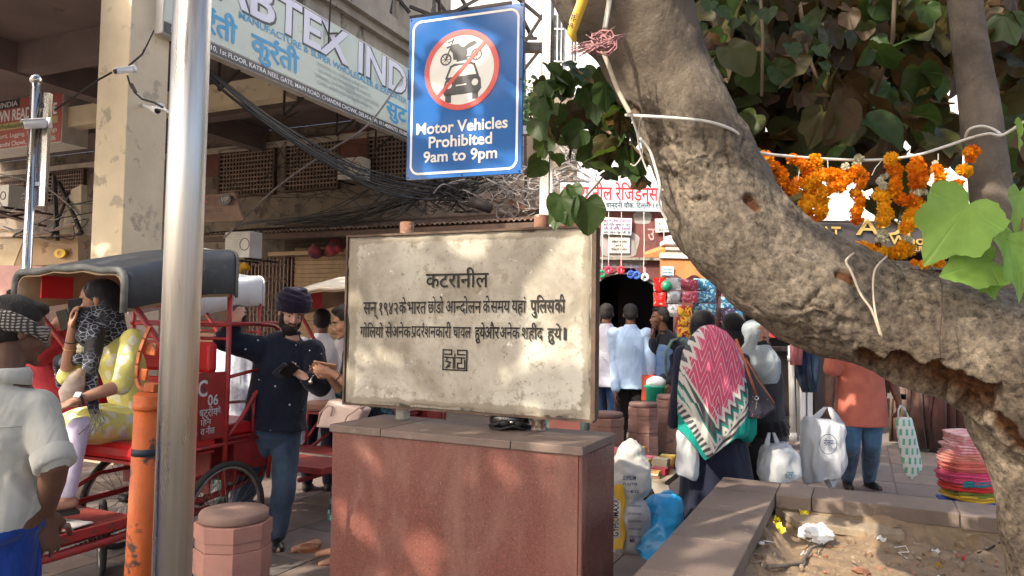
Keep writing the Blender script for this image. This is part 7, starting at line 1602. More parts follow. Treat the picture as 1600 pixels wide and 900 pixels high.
# -------- rickshaw passenger in yellow
def floral(name, base, pet, sc_=9, cen=(.6, .62, .5)):
    m = bpy.data.materials.new(name); nt, b = nodes(m); v = coord(nt); vo = N(nt, 'ShaderNodeTexVoronoi'); vo.inputs['Scale'].default_value = sc_; nt.links.new(v, vo.inputs[0])
    n1 = noise(nt, v, 45, 2, .4); dd = math_(nt, 'ADD', vo.outputs['Distance'], math_(nt, 'MULTIPLY', n1, .35)); col = ramp(nt, dd, [(.22, cen), (.26, base), (.30, pet), (.56, pet), (.62, base)])
    nt.links.new(col, b.inputs['Base Color']); b.inputs['Roughness'].default_value = .85; b.inputs['Specular IOR Level'].default_value = .2; bumpn(nt, b, noise(nt, v, 12, 3, .5, .6), .35, .03); return m
M_yk = floral('yellow_floral_cotton', (.58, .54, .17), (.64, .63, .50), 14); M_lav = cloth('lavender_leggings', (.55, .50, .62), (.45, .40, .53))
def leopard():
    m = bpy.data.materials.new('leopard_print_chiffon'); nt, b = nodes(m); v = coord(nt); vo = N(nt, 'ShaderNodeTexVoronoi'); vo.feature = 'DISTANCE_TO_EDGE'; vo.inputs['Scale'].default_value = 26; nt.links.new(coord(nt, (1, 1, 1.5)), vo.inputs[0])
    g_ = ramp(nt, noise(nt, v, 7, 2), [(.42, 0), (.52, 1)]); e_ = ramp(nt, vo.outputs['Distance'], [(.03, 1), (.065, 0)]); nt.links.new(mixc(nt, math_(nt, 'MULTIPLY', e_, g_), (.012, .012, .018), (.28, .32, .40)), b.inputs['Base Color']); b.inputs['Roughness'].default_value = .8; bumpn(nt, b, noise(nt, v, 16, 4), .4, .03); return m
M_leo = leopard()
J = stand(150, 470, 4.5, 1.62, (-.9, -.42), neck=P(170, 515, 4.58), chest=P(180, 535, 4.60), pelvis=P(214, 655, 4.66), shL=P(208, 532, 4.44), elL=P(190, 602, 4.30), wrL=P(118, 626, 4.12), shR=P(150, 530, 4.76), elR=P(104, 588, 4.50), wrR=P(113, 512, 4.42),
    hpL=P(212, 664, 4.56), hpR=P(205, 660, 4.80), knL=P(122, 668, 4.18), knR=P(100, 662, 4.45), anL=P(104, 776, 4.10), anR=P(78, 770, 4.35), hf=V(-.88, -.44, -.12), hu=V(0, .05, 1)); J['k'] = .95
J.update(hdR=P(113, 478, 4.40) - P(113, 512, 4.42), hnR=V(-.9, -.3, 0), hcR=.9, hsR=1, hdL=V(-.9, -.35, -.45), hnL=V(-.2, -.5, .8), hcL=.35, hsL=1, ftL=V(-.7, -.7, 0), ftR=V(-.7, -.7, 0))
o = person('woman in yellow floral kurta and leopard scarf seated in the rickshaw, hand at her face', J); b_, T_, M3 = body(o, J, SK_md, .006, hk=1.0); eyes(o, T_, M3, .98, mouth=False)
shirt(o, J, M_yk, 1.12, -.2, .010, disp=.03, loose=1.04, nm='kurta', collar=False)
mb = MB(); mb.loft([(J['hpL'].lerp(J['hpR'], .5) + V(.03, 0, .0), .26, .13), (J['hpL'].lerp(J['knR'], .45), .235, .125), (J['knL'].lerp(J['knR'], .5) + V(.06, 0, 0), .20, .105), (J['knL'].lerp(J['knR'], .5) + V(-.07, -.03, -.04), .18, .09, .04), (J['knL'].lerp(J['knR'], .5) + V(-.07, -.03, -.15), .16, .07, .08)], 30, (J['knL'] - J['knR']), nf=5); mb.organic('kurta_skirt', M_yk, o, .011, 5, .03, .07)
trousers(o, J, M_lav, wide=.86, nm='leggings', disp=.012, end=.93)
mb = MB(); e = lambda a, b, z, r1_, r2_, r3_: mb.ell(T_(a, b, z), (r1_, r2_, r3_), M3, 16, 11)
e(0, -.035, .045, .092, .108, .092); e(0, -.05, -.04, .092, .09, .10); e(0, .045, -.065, .070, .072, .062); e(0, .07, -.035, .05, .05, .03); mb.cap(T_(0, .04, -.09), .075, T_(0, .05, -.20), .085); mb.cap(T_(0, -.06, -.08), .09, T_(.02, -.05, -.20), .11)
mb.cap(P(150, 520, 4.38), .055, P(140, 585, 4.28), .045); mb.cap(P(140, 585, 4.28), .045, P(146, 640, 4.2), .03); mb.cap(P(128, 560, 4.45), .04, P(96, 565, 4.6), .045); mb.cap(P(96, 565, 4.6), .05, P(95, 600, 4.65), .03)
mb.organic('headscarf', M_leo, o, .008, 4, .02, .05)
t = MB()
for q in range(14): a = P(138 + q * 1.5, 640, 4.05); t.tube([a, a + V(rr.uniform(-.04, .06), -.02, -.06), a + V(rr.uniform(-.04, .07), -.03, -.13)], .0022, 4)
t.build('scarf_fringe', M_black, o)
phone(P(118, 486, 4.42), (.8, .3, .1), (.05, 0, 1), 'phone held to her ear by the woman in yellow')
t = MB(); q_ = J['wrL'].lerp(J['elL'], .10); dd = (J['elL'] - J['wrL']).normalized(); t.torus(q_, .031, .007, dd, 20, 6); t.build('strap', M_black, None, True); w0 = COL.objects[-1]; w0.name = 'smartwatch'; tag(w0, 'smartwatch with grey square face on the seated woman', 'watch')
t = MB(); t.box(q_ + V(.0, -.026, .026), (.036, .036, .010), Matrix.Rotation(.8, 3, 'X')); t.build('watch_face', M_cam, w0, bevel=.004)
for f_, mt in ((.28, M_black), (.42, M_gold)): t = MB(); q_ = J['wrR'].lerp(J['elR'], f_); t.torus(q_, .036, .003, J['elR'] - J['wrR'], 20, 5); tag(t.build('bangle', mt, None, True), ('black thread bangle' if f_ < .3 else 'gold bangle') + ' on the raised arm of the seated woman', 'bangle')
t = MB(); px_loft([(108, 634, 12, .02), (112, 615, 20, .05), (120, 590, 12, .05), (128, 578, 5, .02)], 4.2, mb=t); tag(t.build('handbag', mat('brown_white_leather', (.22, .12, .07), .5, c2=(.5, .45, .4), vs=12), None, True), 'small brown and cream handbag on the lap of the seated woman', 'handbag')
mb = MB(); mb.box(J['anL'] + V(-.03, -.03, -.085), (.1, .2, .02), Matrix.Rotation(-.8, 3, 'Z')); mb.build('sandal', M_black, o, bevel=.004); mb = MB(); mb.box(J['anR'] + V(-.03, -.03, -.085), (.1, .2, .02), Matrix.Rotation(-.8, 3, 'Z')); mb.build('sandal', M_black, o, bevel=.004)
# -------- passenger in red beside her
J = stand(30, 480, 5.0, 1.7, (-.7, -.7), neck=P(50, 515, 4.95), chest=P(62, 535, 4.95), pelvis=P(100, 650, 4.98), shL=P(98, 528, 4.82), elL=P(55, 560, 4.72), wrL=P(84, 508, 4.70), shR=P(25, 535, 5.1), elR=P(20, 600, 5.0), wrR=P(0, 640, 4.8), hpL=P(98, 668, 4.9), hpR=P(80, 668, 5.1), knL=P(35, 668, 4.5), knR=P(10, 668, 4.7), anL=P(35, 780, 4.45), anR=P(10, 780, 4.65))
J.update(hdL=V(.5, -.2, .3), hnL=V(0, -1, .2), hcL=.8, hf=V(-.7, -.6, 0)); J['k'] = 1.0
o = person('person in red shirt seated beyond the woman in yellow, holding a phone', J); b_, T_, M3 = body(o, J, SK_md, .009); hairdo(o, T_, M3, 1.0); shirt(o, J, cloth('red_tshirt_cloth', (.40, .035, .045), (.28, .02, .03)), .85, -.2, .02, disp=.02); trousers(o, J, M_navy)
phone(P(100, 500, 4.66), (.9, 0, .3), (.3, 0, -1), 'phone in the hand of the passenger in red', M_ph, .07, .13)
# -------- man in front at the left, seen from behind
M_shw = cloth('pale_grey_shirt', (.47, .475, .44), (.40, .405, .375), wr=.5); M_bluet = cloth('royal_blue_trousers', (.012, .055, .30), (.006, .03, .18), wr=.8)
J = stand(27, 519, 2.25, 1.68, (.42, .91), neck=P(5, 590, 2.2), chest=P(0, 625, 2.2), pelvis=P(-18, 800, 2.22), shR=P(58, 640, 2.22), elR=P(86, 724, 2.16), wrR=P(72, 802, 2.30), shL=P(-72, 632, 2.15), elL=P(-110, 740, 2.15), wrL=P(-120, 840, 2.3),
    hpR=P(8, 815, 2.26), hpL=P(-45, 815, 2.2), hf=V(.62, .74, -.22), hu=V(0, .1, 1))
J.update(hdR=V(.02, .1, -1), hnR=V(.75, -.65, 0), hsR=-1, hcR=.45); J['k'] = .93
for n_ in 'RL': h = J['hp' + n_]; J['kn' + n_] = V(h.x, h.y + .04, .47); J['an' + n_] = V(h.x, h.y, .085)
o = person('man seen from behind at the left edge in pale shirt and checked headband', J); b_, T_, M3 = body(o, J, SK_dk, .006, hk=.84)
shirt(o, J, M_shw, .90, -.12, .002, .007, disp=.016, hw=.135, loose=.97)
mb = MB(); mb.tube([J['neck'] + V(.0, 0, -.012), J['neck'] + V(.004, .004, .022), J['neck'] + V(.004, .004, .030)], [.074, .069, .060], 26); mb.build('collar', M_shw, o, True)
yk = [J['shL'].lerp(J['shR'], f) + V(.035, -.094 + .055 * (2 * f - 1) ** 2, -.035 - .01 * math.sin(3 * f)) for f in [q / 10 for q in range(11)]]; mb = MB(); mb.tube(yk, .0022, 6); mb.build('yoke_seam', M_shw, o, True)
d_ = (J['elR'] - J['shR']).normalized(); mb = MB(); q_ = J['shR'].lerp(J['elR'], .93); mb.tube([q_ - d_ * .03, q_ - d_ * .025, q_ + d_ * .02, q_ + d_ * .025], [.050, .057, .058, .050], 30); mb.build('rolled_cuff', M_shw, o, True); trousers(o, J, M_bluet, wide=1.25, disp=.04, vox=.010); shoes(o, J, M_black); hairdo(o, T_, M3, .87)
def gamcha():
    m = bpy.data.materials.new('checked_headcloth'); nt, b = nodes(m); v = coord(nt); w1 = N(nt, 'ShaderNodeTexWave'); w1.inputs['Scale'].default_value = 34; w1.inputs['Distortion'].default_value = 3; w1.bands_direction = 'Z'; nt.links.new(v, w1.inputs[0]); w2 = N(nt, 'ShaderNodeTexWave'); w2.inputs['Scale'].default_value = 30; w2.inputs['Distortion'].default_value = 2; w2.bands_direction = 'X'; nt.links.new(v, w2.inputs[0])
    nt.links.new(mixc(nt, ramp(nt, math_(nt, 'MULTIPLY', w1.outputs['Fac'], w2.outputs['Fac']), [(.2, 0), (.35, 1)]), (.05, .045, .045), (.42, .38, .33)), b.inputs['Base Color']); b.inputs['Roughness'].default_value = .9; bumpn(nt, b, w1.outputs['Fac'], .6, .006); return m
mb = MB()
for q in range(4): mb.tube([T_(.087 * math.cos(a), -.018 + .106 * math.sin(a), .002 + .011 * q - .012 * math.sin(a) + .006 * math.sin(3 * a + q)) for a in [2 * math.pi * i / 30 for i in range(30)]], .0125, 8, closed=True)
mb.organic('headband', gamcha(), o, .005, 1, .004, .02)

# -------- woman in green print, half behind the plaque
M_gr = floral('green_black_print', (.012, .022, .028), (.03, .12, .12), 20, (.12, .2, .2))
J = stand(541, 503, 5.0, 1.60, (-.9, -.35), neck=P(556, 532, 5.05), chest=P(562, 550, 5.06), pelvis=P(574, 655, 5.1), shR=P(552, 555, 5.22), elR=P(540, 620, 5.1), wrR=P(513, 586, 4.95), shL=P(575, 558, 4.92), elL=P(566, 615, 4.85), wrL=P(520, 583, 4.83), hf=V(-.88, -.35, -.3), hu=V(-.1, 0, 1))
J.update(hdL=V(-.9, -.1, .25), hnL=V(.1, -.9, -.3), hcL=.7, hsL=-1, hdR=V(-.8, -.2, .4), hnR=V(.0, .8, -.5), hcR=.7, hsR=1); J['k'] = .93
o = person('woman in dark green printed dress typing on a phone, half hidden by the plaque', J); b_, T_, M3 = body(o, J, SK_md, .0065); eyes(o, T_, M3, .95); hairdo(o, T_, M3, 1.0, long_=True); shirt(o, J, M_gr, 1.25, -.3, .018, disp=.02, nm='dress_top')
mb = px_loft([(574, 640, 42, .16), (574, 680, 46, .18, ), (572, 740, 50, .2), (568, 800, 54, .22), (566, 815, 54, .22)], 5.1, fold=.05); mb.organic('dress_skirt', M_gr, o, .012, 3, .02, .08)
phone(P(508, 572, 4.86), (-.9, -.1, .15), (.1, -.75, .65), 'phone with a tan case in the hands of the woman in green', plain('tan_case', (.5, .27, .16), .4), .15, .075)
t = MB(); t.torus(J['wrL'].lerp(J['elL'], .2), .031, .003, J['elL'] - J['wrL'], 18, 5); tag(t.build('bangle', M_black, None, True), 'thin black bangle on the arm of the woman in green', 'bangle')
M_bagc = mat('cream_pink_leather', (.62, .48, .42), .42, var=.08, vs=5, bump=.15)
hb = empty('handbag', P(526, 672, 4.8), label='cream pink leather handbag hanging beside the plinth', cat='handbag')
mb = MB(); a = [P(491, 668, 4.82), P(552, 672, 4.72), P(568, 640, 4.7), P(540, 632, 4.74), P(512, 624, 4.80)]; mb.prism(a, V(.04, .12, 0)); q = mb.build('bag_body', M_bagc, hb, bevel=.018)
mb = MB(); mb.tube([P(497, 662, 4.76), P(500, 645, 4.75), P(512, 634, 4.75), P(520, 636, 4.75), P(517, 650, 4.76)], .006, 8); mb.tube([P(535, 668, 4.70), P(542, 650, 4.69), P(560, 638, 4.68), P(572, 634, 4.68)], .006, 8); mb.build('handles', mat('bag_strap', (.42, .30, .26), .45), hb, True)
mb = MB(); mb.tube([P(566, 640, 4.69), P(566, 600, 4.9), P(565, 560, 4.98)], .006, 6); mb.build('shoulder_strap', M_bagc, hb, True); mb = MB(); mb.torus(P(566, 636, 4.68), .012, .003, (0, 1, 0), 14, 5); mb.build('ring', M_steel, hb)
ft = G(492, 850, 0); mb = MB(); mb.cap(V(ft.x + .05, 5.2, .045), .036, V(ft.x - .08, 5.12, .03), .024); mb.organic('foot', SK_md, o, .006, 2); mb = MB(); mb.ell(V(ft.x + .0, 5.15, .035), (.085, .045, .03)); mb.box(V(ft.x + .02, 5.16, .01), (.25, .09, .016)); mb.organic('sandal', mat('tan_sandal', (.22, .085, .04), .5), o, .006, 1)

# -------- people further back
M_white_sh = cloth('white_shirt_cloth', (.68, .69, .72), (.58, .59, .63)); M_lilac = cloth('lilac_white_shirt', (.56, .57, .66), (.46, .47, .56)); M_sky = cloth('sky_blue_shirt', (.38, .52, .72), (.31, .43, .62)); M_blj = cloth('mid_blue_jeans', (.03, .08, .20), (.018, .045, .12)); M_bk = cloth('black_cloth', (.012, .012, .014), (.008, .008, .010)); M_gj = cloth('grey_green_jeans', (.12, .17, .16), (.07, .11, .11)); M_dkb = cloth('dark_navy_cloth', (.018, .022, .045), (.012, .014, .03))
def simple(label, J, skin, sm, tm, sl=1.9, hem=-.26, hair=True, vox=.010, hm=None, sh=True, face=False, loose=1.05):
    o = person(label, J); b_, T_, M3 = body(o, J, skin, vox)
    if face: eyes(o, T_, M3, J['k'])
    if sm: shirt(o, J, sm, sl, hem, .018, vox + .002, disp=.022, loose=loose)
    if tm: trousers(o, J, tm, vox + .002, disp=.022)
    if sh: shoes(o, J, M_black)
    if hair: hairdo(o, T_, M3, J['k'] * 1.0, hm)
    return o, T_, M3
J = stand(504, 503, 7.0, 1.66, (-.1, 1)); simple('man in white shirt seen from behind beyond the cream-hooded rickshaw', J, SK_br, M_white_sh, M_dkb)
M_chk = cloth('pale_checked_shirt', (.58, .62, .70), (.42, .47, .58), vs=30); J = stand(374, 500, 6.3, 1.66, (.3, .95), shL=P(355, 545, 6.3), elL=P(352, 590, 6.3)); simple('man in pale checked shirt standing behind the rickshaw rail', J, SK_br, M_chk, M_gj)
J = stand(948, 491, 9.3, 1.72, (.25, .97)); J['wrR'] = P(965, 622, 9.15); J['hdR'] = V(0, 0, -1); simple('man in lilac white shirt seen from behind at the gateway', J, SK_br, M_lilac, M_blj)
J = stand(985, 492, 9.1, 1.70, (.15, .98), wrL=P(962, 612, 8.95), elL=P(962, 568, 9.1)); J['hdL'] = V(.05, 0, -1); simple('man in sky blue shirt and black jeans seen from behind', J, SK_br, M_sky, M_bk)
J = stand(928, 498, 9.6, 1.62, (.5, .85)); o, T_, M3 = simple('person in grey veil mostly hidden behind the plaque edge', J, SK_md, cloth('dusty_grey_cloth', (.35, .38, .40)), M_gj, hair=False); mb = MB(); mb.ell(T_(0, -.02, .02), (.095, .115, .125), M3); mb.cap(T_(0, -.03, -.05), .10, T_(0, -.03, -.22), .15); mb.organic('veil', MATS['dusty_grey_cloth'], o, .011, 3, .02, .06)
J = stand(1030, 497, 9.0, 1.70, (-.55, -.5), neck=P(1038, 518, 9.02), chest=P(1042, 535, 9.03), pelvis=P(1042, 610, 9.05), hf=V(-.95, -.15, -.02), shR=P(1026, 540, 9.12), shL=P(1054, 540, 8.95), elL=P(1056, 575, 8.9), wrL=P(1046, 600, 8.75), elR=P(1018, 570, 9.1), wrR=P(1020, 530, 8.95))
J.update(hdL=V(0, -.05, -1), hdR=V(0, 0, 1), hcR=.8); o, T_, M3 = simple('young man in dark shirt and blue checked vest with a green backpack, in profile', J, SK_br, cloth('black_longsleeve', (.012, .014, .022)), M_dkb, face=True, vox=.008)
mb = MB(); k = J['k']; pv, ch = J['pelvis'], J['chest']; mb.loft([(pv.lerp(ch, -.1), .185 * k, .145 * k), (pv.lerp(ch, .4), .175 * k, .14 * k), (pv.lerp(ch, .85), .18 * k, .145 * k), (pv.lerp(ch, .98), .15 * k, .12 * k)], 24, J['shR'] - J['shL']); mb.organic('vest', mat('blue_striped_vest', (.03, .09, .25), .8, c2=(.10, .16, .28), vs=16, stretch=(.3, .3, 1.5)), o, .012, 3, .015, .06)
mb = px_loft([(1071, 612, 10, .06), (1074, 604, 17, .1), (1076, 575, 18, .12), (1070, 548, 15, .10), (1062, 532, 8, .05)], 9.05); bp = mb.organic('backpack', cloth('green_grey_canvas', (.10, .17, .13), (.05, .08, .08)), None, .012, 3, .02, .06); tag(bp, 'green and grey backpack worn by the young man', 'backpack')
t = MB(); t.tube([P(1060, 530, 8.96), P(1050, 532, 8.82), P(1040, 550, 8.75), P(1040, 580, 8.78), P(1050, 605, 8.88)], .018, 8); t.build('strap', MATS['green_grey_canvas'], bp, True)
J = stand(1012, 530, 9.5, 1.5, (.3, -.9)); simple('shorter person in black standing between the two groups', J, SK_br, M_bk, M_bk, hm=M_hair)
# -------- orange shirt shopper behind the trunk
M_or = cloth('coral_tshirt', (.56, .17, .115), (.46, .13, .09)); M_lj = cloth('washed_blue_jeans', (.085, .19, .31), (.035, .085, .17), vs=4)
J = stand(1345, 478, 6.9, 1.74, (.05, -1), elR=P(1297, 592, 6.9), shR=P(1312, 528, 6.9), wrR=P(1294, 628, 6.82), shL=P(1379, 528, 6.9), elL=P(1393, 592, 6.9), wrL=P(1404, 628, 6.8), hpR=P(1330, 632, 6.9), hpL=P(1360, 632, 6.9), pelvis=P(1345, 628, 6.92), knR=P(1330, 692, 6.85), knL=P(1362, 692, 6.9))
for n_, x in (('R', 1324), ('L', 1358)): g_ = G(x, 762, 0); J['an' + n_] = V(g_.x, g_.y, .085)
J.update(hdR=V(0, 0, -1), hdL=V(0, 0, -1), hcR=1.3, hcL=1.3, hnR=V(-1, -.2, 0), hnL=V(1, -.2, 0), ftR=V(-.3, -.95, 0), ftL=V(.1, -1, 0))
simple('shopper in coral T-shirt and blue jeans carrying bags, head hidden by the trunk', J, SK_br, M_or, M_lj, .75, -.34, loose=1.12)
def bag(name, rows, d, mt, label, handles, cat='carrier bag', amp=.035, seed=1):
    o = empty(name, P(rows[0][0], rows[0][1], d), label=label, cat=cat); mb = MB(); mb.dense([(P(x, y, d), w * d / FPX, dp) for (x, y, w, dp) in rows], 56); a = np.array([tuple(v) for v in mb.v]); cm = a.mean(0); dv = a - cm; dv[:, 2] *= .1; dv /= np.linalg.norm(dv, axis=1)[:, None] + 1e-6
    a += dv * ((1 - np.abs(fbm(a * [9, 9, 3.5], 4, seed)) * 1.7) * amp)[:, None]; mb.v = [tuple(v) for v in a]; q = mb.build('bag_body', mt, o, True); q.modifiers.new('s', 'SUBSURF').render_levels = 1
    for pts in handles:
        mb = MB(); n = len(pts); vs = []
        for (x, y, w) in pts: vs += [P(x - w, y, d - .02), P(x + w, y, d - .02)]
        mb.add(vs, [(2 * i, 2 * i + 1, 2 * i + 3, 2 * i + 2) for i in range(n - 1)]); q = mb.build('handle', mt, o, True); q.modifiers.new('t', 'SOLIDIFY').thickness = .004
    return o
def filmm(name, c, tr=.35):
    m = mat(name, c, .32, var=.06, vs=5, bump=.6, bs=9); nt = m.node_tree; b = nt.nodes['Principled BSDF']; t_ = N(nt, 'ShaderNodeBsdfTranslucent'); t_.inputs[0].default_value = (*c, 1); mx = N(nt, 'ShaderNodeMixShader'); mx.inputs[0].default_value = tr
    out = [n_ for n_ in nt.nodes if n_.type == 'OUTPUT_MATERIAL'][0]; nt.links.new(b.outputs[0], mx.inputs[1]); nt.links.new(t_.outputs[0], mx.inputs[2]); nt.links.new(mx.outputs[0], out.inputs[0]); return m
M_bagw = filmm('milky_carrier_film', (.74, .77, .80))
b1 = bag('carrier_bag', [(1288, 746, 24, .07), (1287, 741, 31, .1), (1285, 700, 32, .11), (1285, 665, 31, .10), (1286, 655, 29, .06)], 6.6, M_bagw, 'large milky carrier bag held in the shopper right hand', [[(1262, 662, 7), (1277, 650, 7), (1290, 636, 3)], [(1311, 662, 7), (1304, 650, 7), (1296, 636, 3)]], seed=3)
lettering(b1, 'lettering', M_nav, 'नीलम', P(1287, 696, 6.44), (1, 0, 0), (0, 0, 1), .085, .05, .01, .003)
panel_strokes(b1, 'printed_ring', M_nav, P(1294, 694, 6.43), (1, 0, 0), (0, 0, 1), [[(.075 * math.cos(a), .085 * math.sin(a)) for a in np.linspace(0, 2 * math.pi, 26)]], .005, .003)
b2 = bag('carrier_bag', [(1222, 752, 22, .05), (1220, 747, 30, .08), (1216, 720, 30, .09), (1211, 702, 22, .07), (1209, 694, 17, .05)], 5.9, M_bagw, 'white carrier bag held low by the veiled woman', [[(1198, 702, 7), (1199, 690, 4), (1202, 676, 2)], [(1222, 702, 6), (1214, 690, 4), (1209, 676, 2)]], seed=8, amp=.03)
lettering(b2, 'lettering', mat('teal_print', (.1, .25, .3), .5), 'कटरा', P(1226, 748, 5.79), (1, 0, 0), (0, 0, 1), .07, .06, .01, .003)
def gpat():
    m = bpy.data.materials.new('green_link_print'); nt, b = nodes(m); w = N(nt, 'ShaderNodeTexBrick'); w.inputs['Scale'].default_value = 1.0; w.inputs['Color1'].default_value = (.10, .40, .24, 1); w.inputs['Color2'].default_value = (.14, .45, .28, 1); w.inputs['Mortar'].default_value = (.66, .72, .68, 1); w.inputs['Mortar Size'].default_value = .016; w.inputs['Brick Width'].default_value = .05; w.inputs['Row Height'].default_value = .085; w.inputs['Mortar Smooth'].default_value = .2
    s_ = N(nt, 'ShaderNodeSeparateXYZ'); nt.links.new(coord(nt), s_.inputs[0]); c_ = N(nt, 'ShaderNodeCombineXYZ'); nt.links.new(s_.outputs[0], c_.inputs[0]); nt.links.new(s_.outputs[2], c_.inputs[1]); nt.links.new(c_.outputs[0], w.inputs[0]); nt.links.new(w.outputs[0], b.inputs['Base Color']); b.inputs['Roughness'].default_value = .4; return m
bag('patterned_bag', [(1432, 742, 8, .02), (1428, 735, 14, .03), (1420, 700, 14, .03), (1414, 665, 13, .03), (1413, 652, 11, .02)], 6.7, gpat(), 'slim green patterned bag held in the shopper left hand', [[(1404, 655, 1.5), (1404, 640, 1.5), (1408, 633, 1.5)], [(1421, 655, 1.5), (1415, 642, 1.5), (1410, 633, 1.5)]], amp=.008)

# -------- three veiled women by the stall
M_blk2 = M_bk
def veiled(label, px, py, d, f, vm, rows, dm, hf=None, face=False, J=None, hand_at=None):
    J = J or stand(px, py, d, 1.58, f); J['hf'] = hf or J['f']; o = person(label, J); b_, T_, M3 = body(o, J, SK_md, .008, hands=hand_at is not None); k = J['k']
    if face: eyes(o, T_, M3, k, mouth=False)
    shirt(o, J, dm, 1.95, -.3, .02, nm='sleeved_top')
    mb = MB(); e = lambda a, b, z, r1_, r2_, r3_: mb.ell(T_(a, b, z), (r1_ * k, r2_ * k, r3_ * k), M3, 18, 12); yb = -.068 if face else -.02
    e(0, yb, .045, .100, .120, .098); e(0, yb + .035, -.02, .106, .098, .12)
    if face: mb.tube([T_(.068 * math.sin(a) * k, .036 * k, (.0 + .088 * math.cos(a)) * k) for a in [2 * math.pi * q / 24 for q in range(24)]], .020 * k, 8, closed=True)
    mb.cap(T_(0, -.02, -.08), .105 * k, T_(0, -.03, -.20), .15 * k); mb.organic('headscarf', vm, o, .009, 4, .02, .06)
    if rows: mb = px_loft(rows, d, 30, fold=.035, nf=7, seed=px); mb.organic('abaya', dm, o, .012, 3, .03, .09)
    return o, T_, M3, k, J
M_grv = cloth('pale_grey_blue_veil', (.34, .39, .42), (.27, .315, .345), wr=.6)
o, T_, M3, k, J = veiled('woman in pale grey hijab and black face mask beside the dark stall', 1186, 527, 6.15, (.5, -.85), M_grv, [(1188, 562, 22, .12), (1190, 590, 32, .17), (1190, 640, 32, .19), (1192, 672, 34, .21), (1192, 700, 33, .22), (1192, 800, 36, .26)], cloth('charcoal_abaya', (.035, .035, .042), (.022, .022, .028)), V(.45, -.88, -.2), True, hand_at=1)
mb = MB(); mb.ell(T_(0, .055, -.048), (.062, .064, .046), M3, 16, 10); mb.organic('face_mask', M_bk, o, .006, 2)
mb = px_loft([(1187, 541, 15, .09), (1189, 552, 21, .125, -.01), (1192, 570, 27, .14, -.03), (1197, 588, 24, .11, -.05), (1204, 602, 14, .05, -.07), (1209, 613, 4, .02, -.07)], 6.1); mb.organic('veil_drape', M_grv, o, .010, 3, .03, .06)
for q in range(2): mb = px_loft([(1193, 655 + q * 10, 33, .20), (1194, 668 + q * 10, 37, .22)], 6.14, 60, fold=.05, nf=16, seed=q); mb.build('frill', M_bk, o, True)
veiled('woman in black hijab between the pink shawl and the grey hijab', 1146, 512, 6.6, (.2, .95), M_bk, [(1146, 540, 22, .12), (1146, 570, 34, .18), (1146, 650, 34, .2), (1146, 790, 38, .25)], M_bk)
def shawl():
    m = bpy.data.materials.new('pink_zigzag_shawl'); nt, b = nodes(m); t = N(nt, 'ShaderNodeTexCoord'); mp = N(nt, 'ShaderNodeMapping'); nt.links.new(t.outputs['Object'], mp.inputs[0]); s_ = N(nt, 'ShaderNodeSeparateXYZ'); nt.links.new(mp.outputs[0], s_.inputs[0])
    z = math_(nt, 'SUBTRACT', s_.outputs[2], 1.24); x = math_(nt, 'ADD', math_(nt, 'ADD', s_.outputs[0], .045), math_(nt, 'MULTIPLY', z, -.10)); ax_ = math_(nt, 'ABSOLUTE', x)
    dd = math_(nt, 'ADD', math_(nt, 'MULTIPLY', ax_, 1.15), math_(nt, 'MAXIMUM', math_(nt, 'MULTIPLY', z, -.80), math_(nt, 'MULTIPLY', z, .35)))
    zig = math_(nt, 'FRACT', math_(nt, 'ADD', math_(nt, 'MULTIPLY', z, 12), math_(nt, 'MULTIPLY', math_(nt, 'PINGPONG', x, .045), 42))); n1 = noise(nt, mp.outputs[0], 9, 2)
    inner = mixc(nt, ramp(nt, math_(nt, 'ADD', zig, math_(nt, 'MULTIPLY', n1, .25)), [(.22, 1), (.26, 0), (.93, 0)]), (.60, .10, .20), (.74, .64, .64))
    tri = math_(nt, 'PINGPONG', math_(nt, 'ADD', x, math_(nt, 'MULTIPLY', z, .6)), .035); tz = math_(nt, 'ADD', dd, math_(nt, 'MULTIPLY', tri, 2.2))
    col = mixc(nt, ramp(nt, tz, [(.300, 0), (.302, 1)]), inner, (.66, .64, .60)); col = mixc(nt, ramp(nt, tz, [(.355, 0), (.357, 1)]), col, (.10, .10, .11)); col = mixc(nt, ramp(nt, tz, [(.40, 0), (.402, 1)]), col, (.02, .30, .24)); col = mixc(nt, ramp(nt, tz, [(.435, 0), (.437, 1)]), col, (.62, .60, .56))
    col = mixc(nt, ramp(nt, tz, [(.49, 0), (.492, 1)]), col, (.16, .16, .17)); col = mixc(nt, ramp(nt, dd, [(.44, 0), (.445, 1), ]), col, (.58, .56, .52)); dg = math_(nt, 'PINGPONG', math_(nt, 'ADD', x, math_(nt, 'MULTIPLY', z, -1.1)), .03); col = mixc(nt, math_(nt, 'MULTIPLY', ramp(nt, dd, [(.46, 0), (.465, 1)]), ramp(nt, dg, [(.014, 0), (.016, 1)])), col, (.08, .08, .085))
    col = mixc(nt, ramp(nt, dd, [(.53, 0), (.535, 1)]), col, (.015, .30, .25)); nt.links.new(col, b.inputs['Base Color']); b.inputs['Roughness'].default_value = .9; b.inputs['Specular IOR Level'].default_value = .15; bumpn(nt, b, noise(nt, coord(nt, (1, 1, .4)), 13, 3, .5, .6), .5, .03); return m
J = stand(1098, 512, 5.95, 1.5, (-.3, .95), chest=P(1108, 555, 5.85), pelvis=P(1118, 655, 5.8), neck=P(1102, 530, 5.9)); J['hf'] = V(-.2, .9, -.45)
o, T_, M3, k, J = veiled('woman bending in a pink and teal patterned shawl, seen from behind', 1098, 512, 5.95, (-.3, .95), M_bk, [(1112, 640, 42, .2), (1115, 690, 50, .25), (1120, 760, 57, .30), (1122, 815, 62, .33)], M_dkb, V(-.2, .9, -.45), False, J)
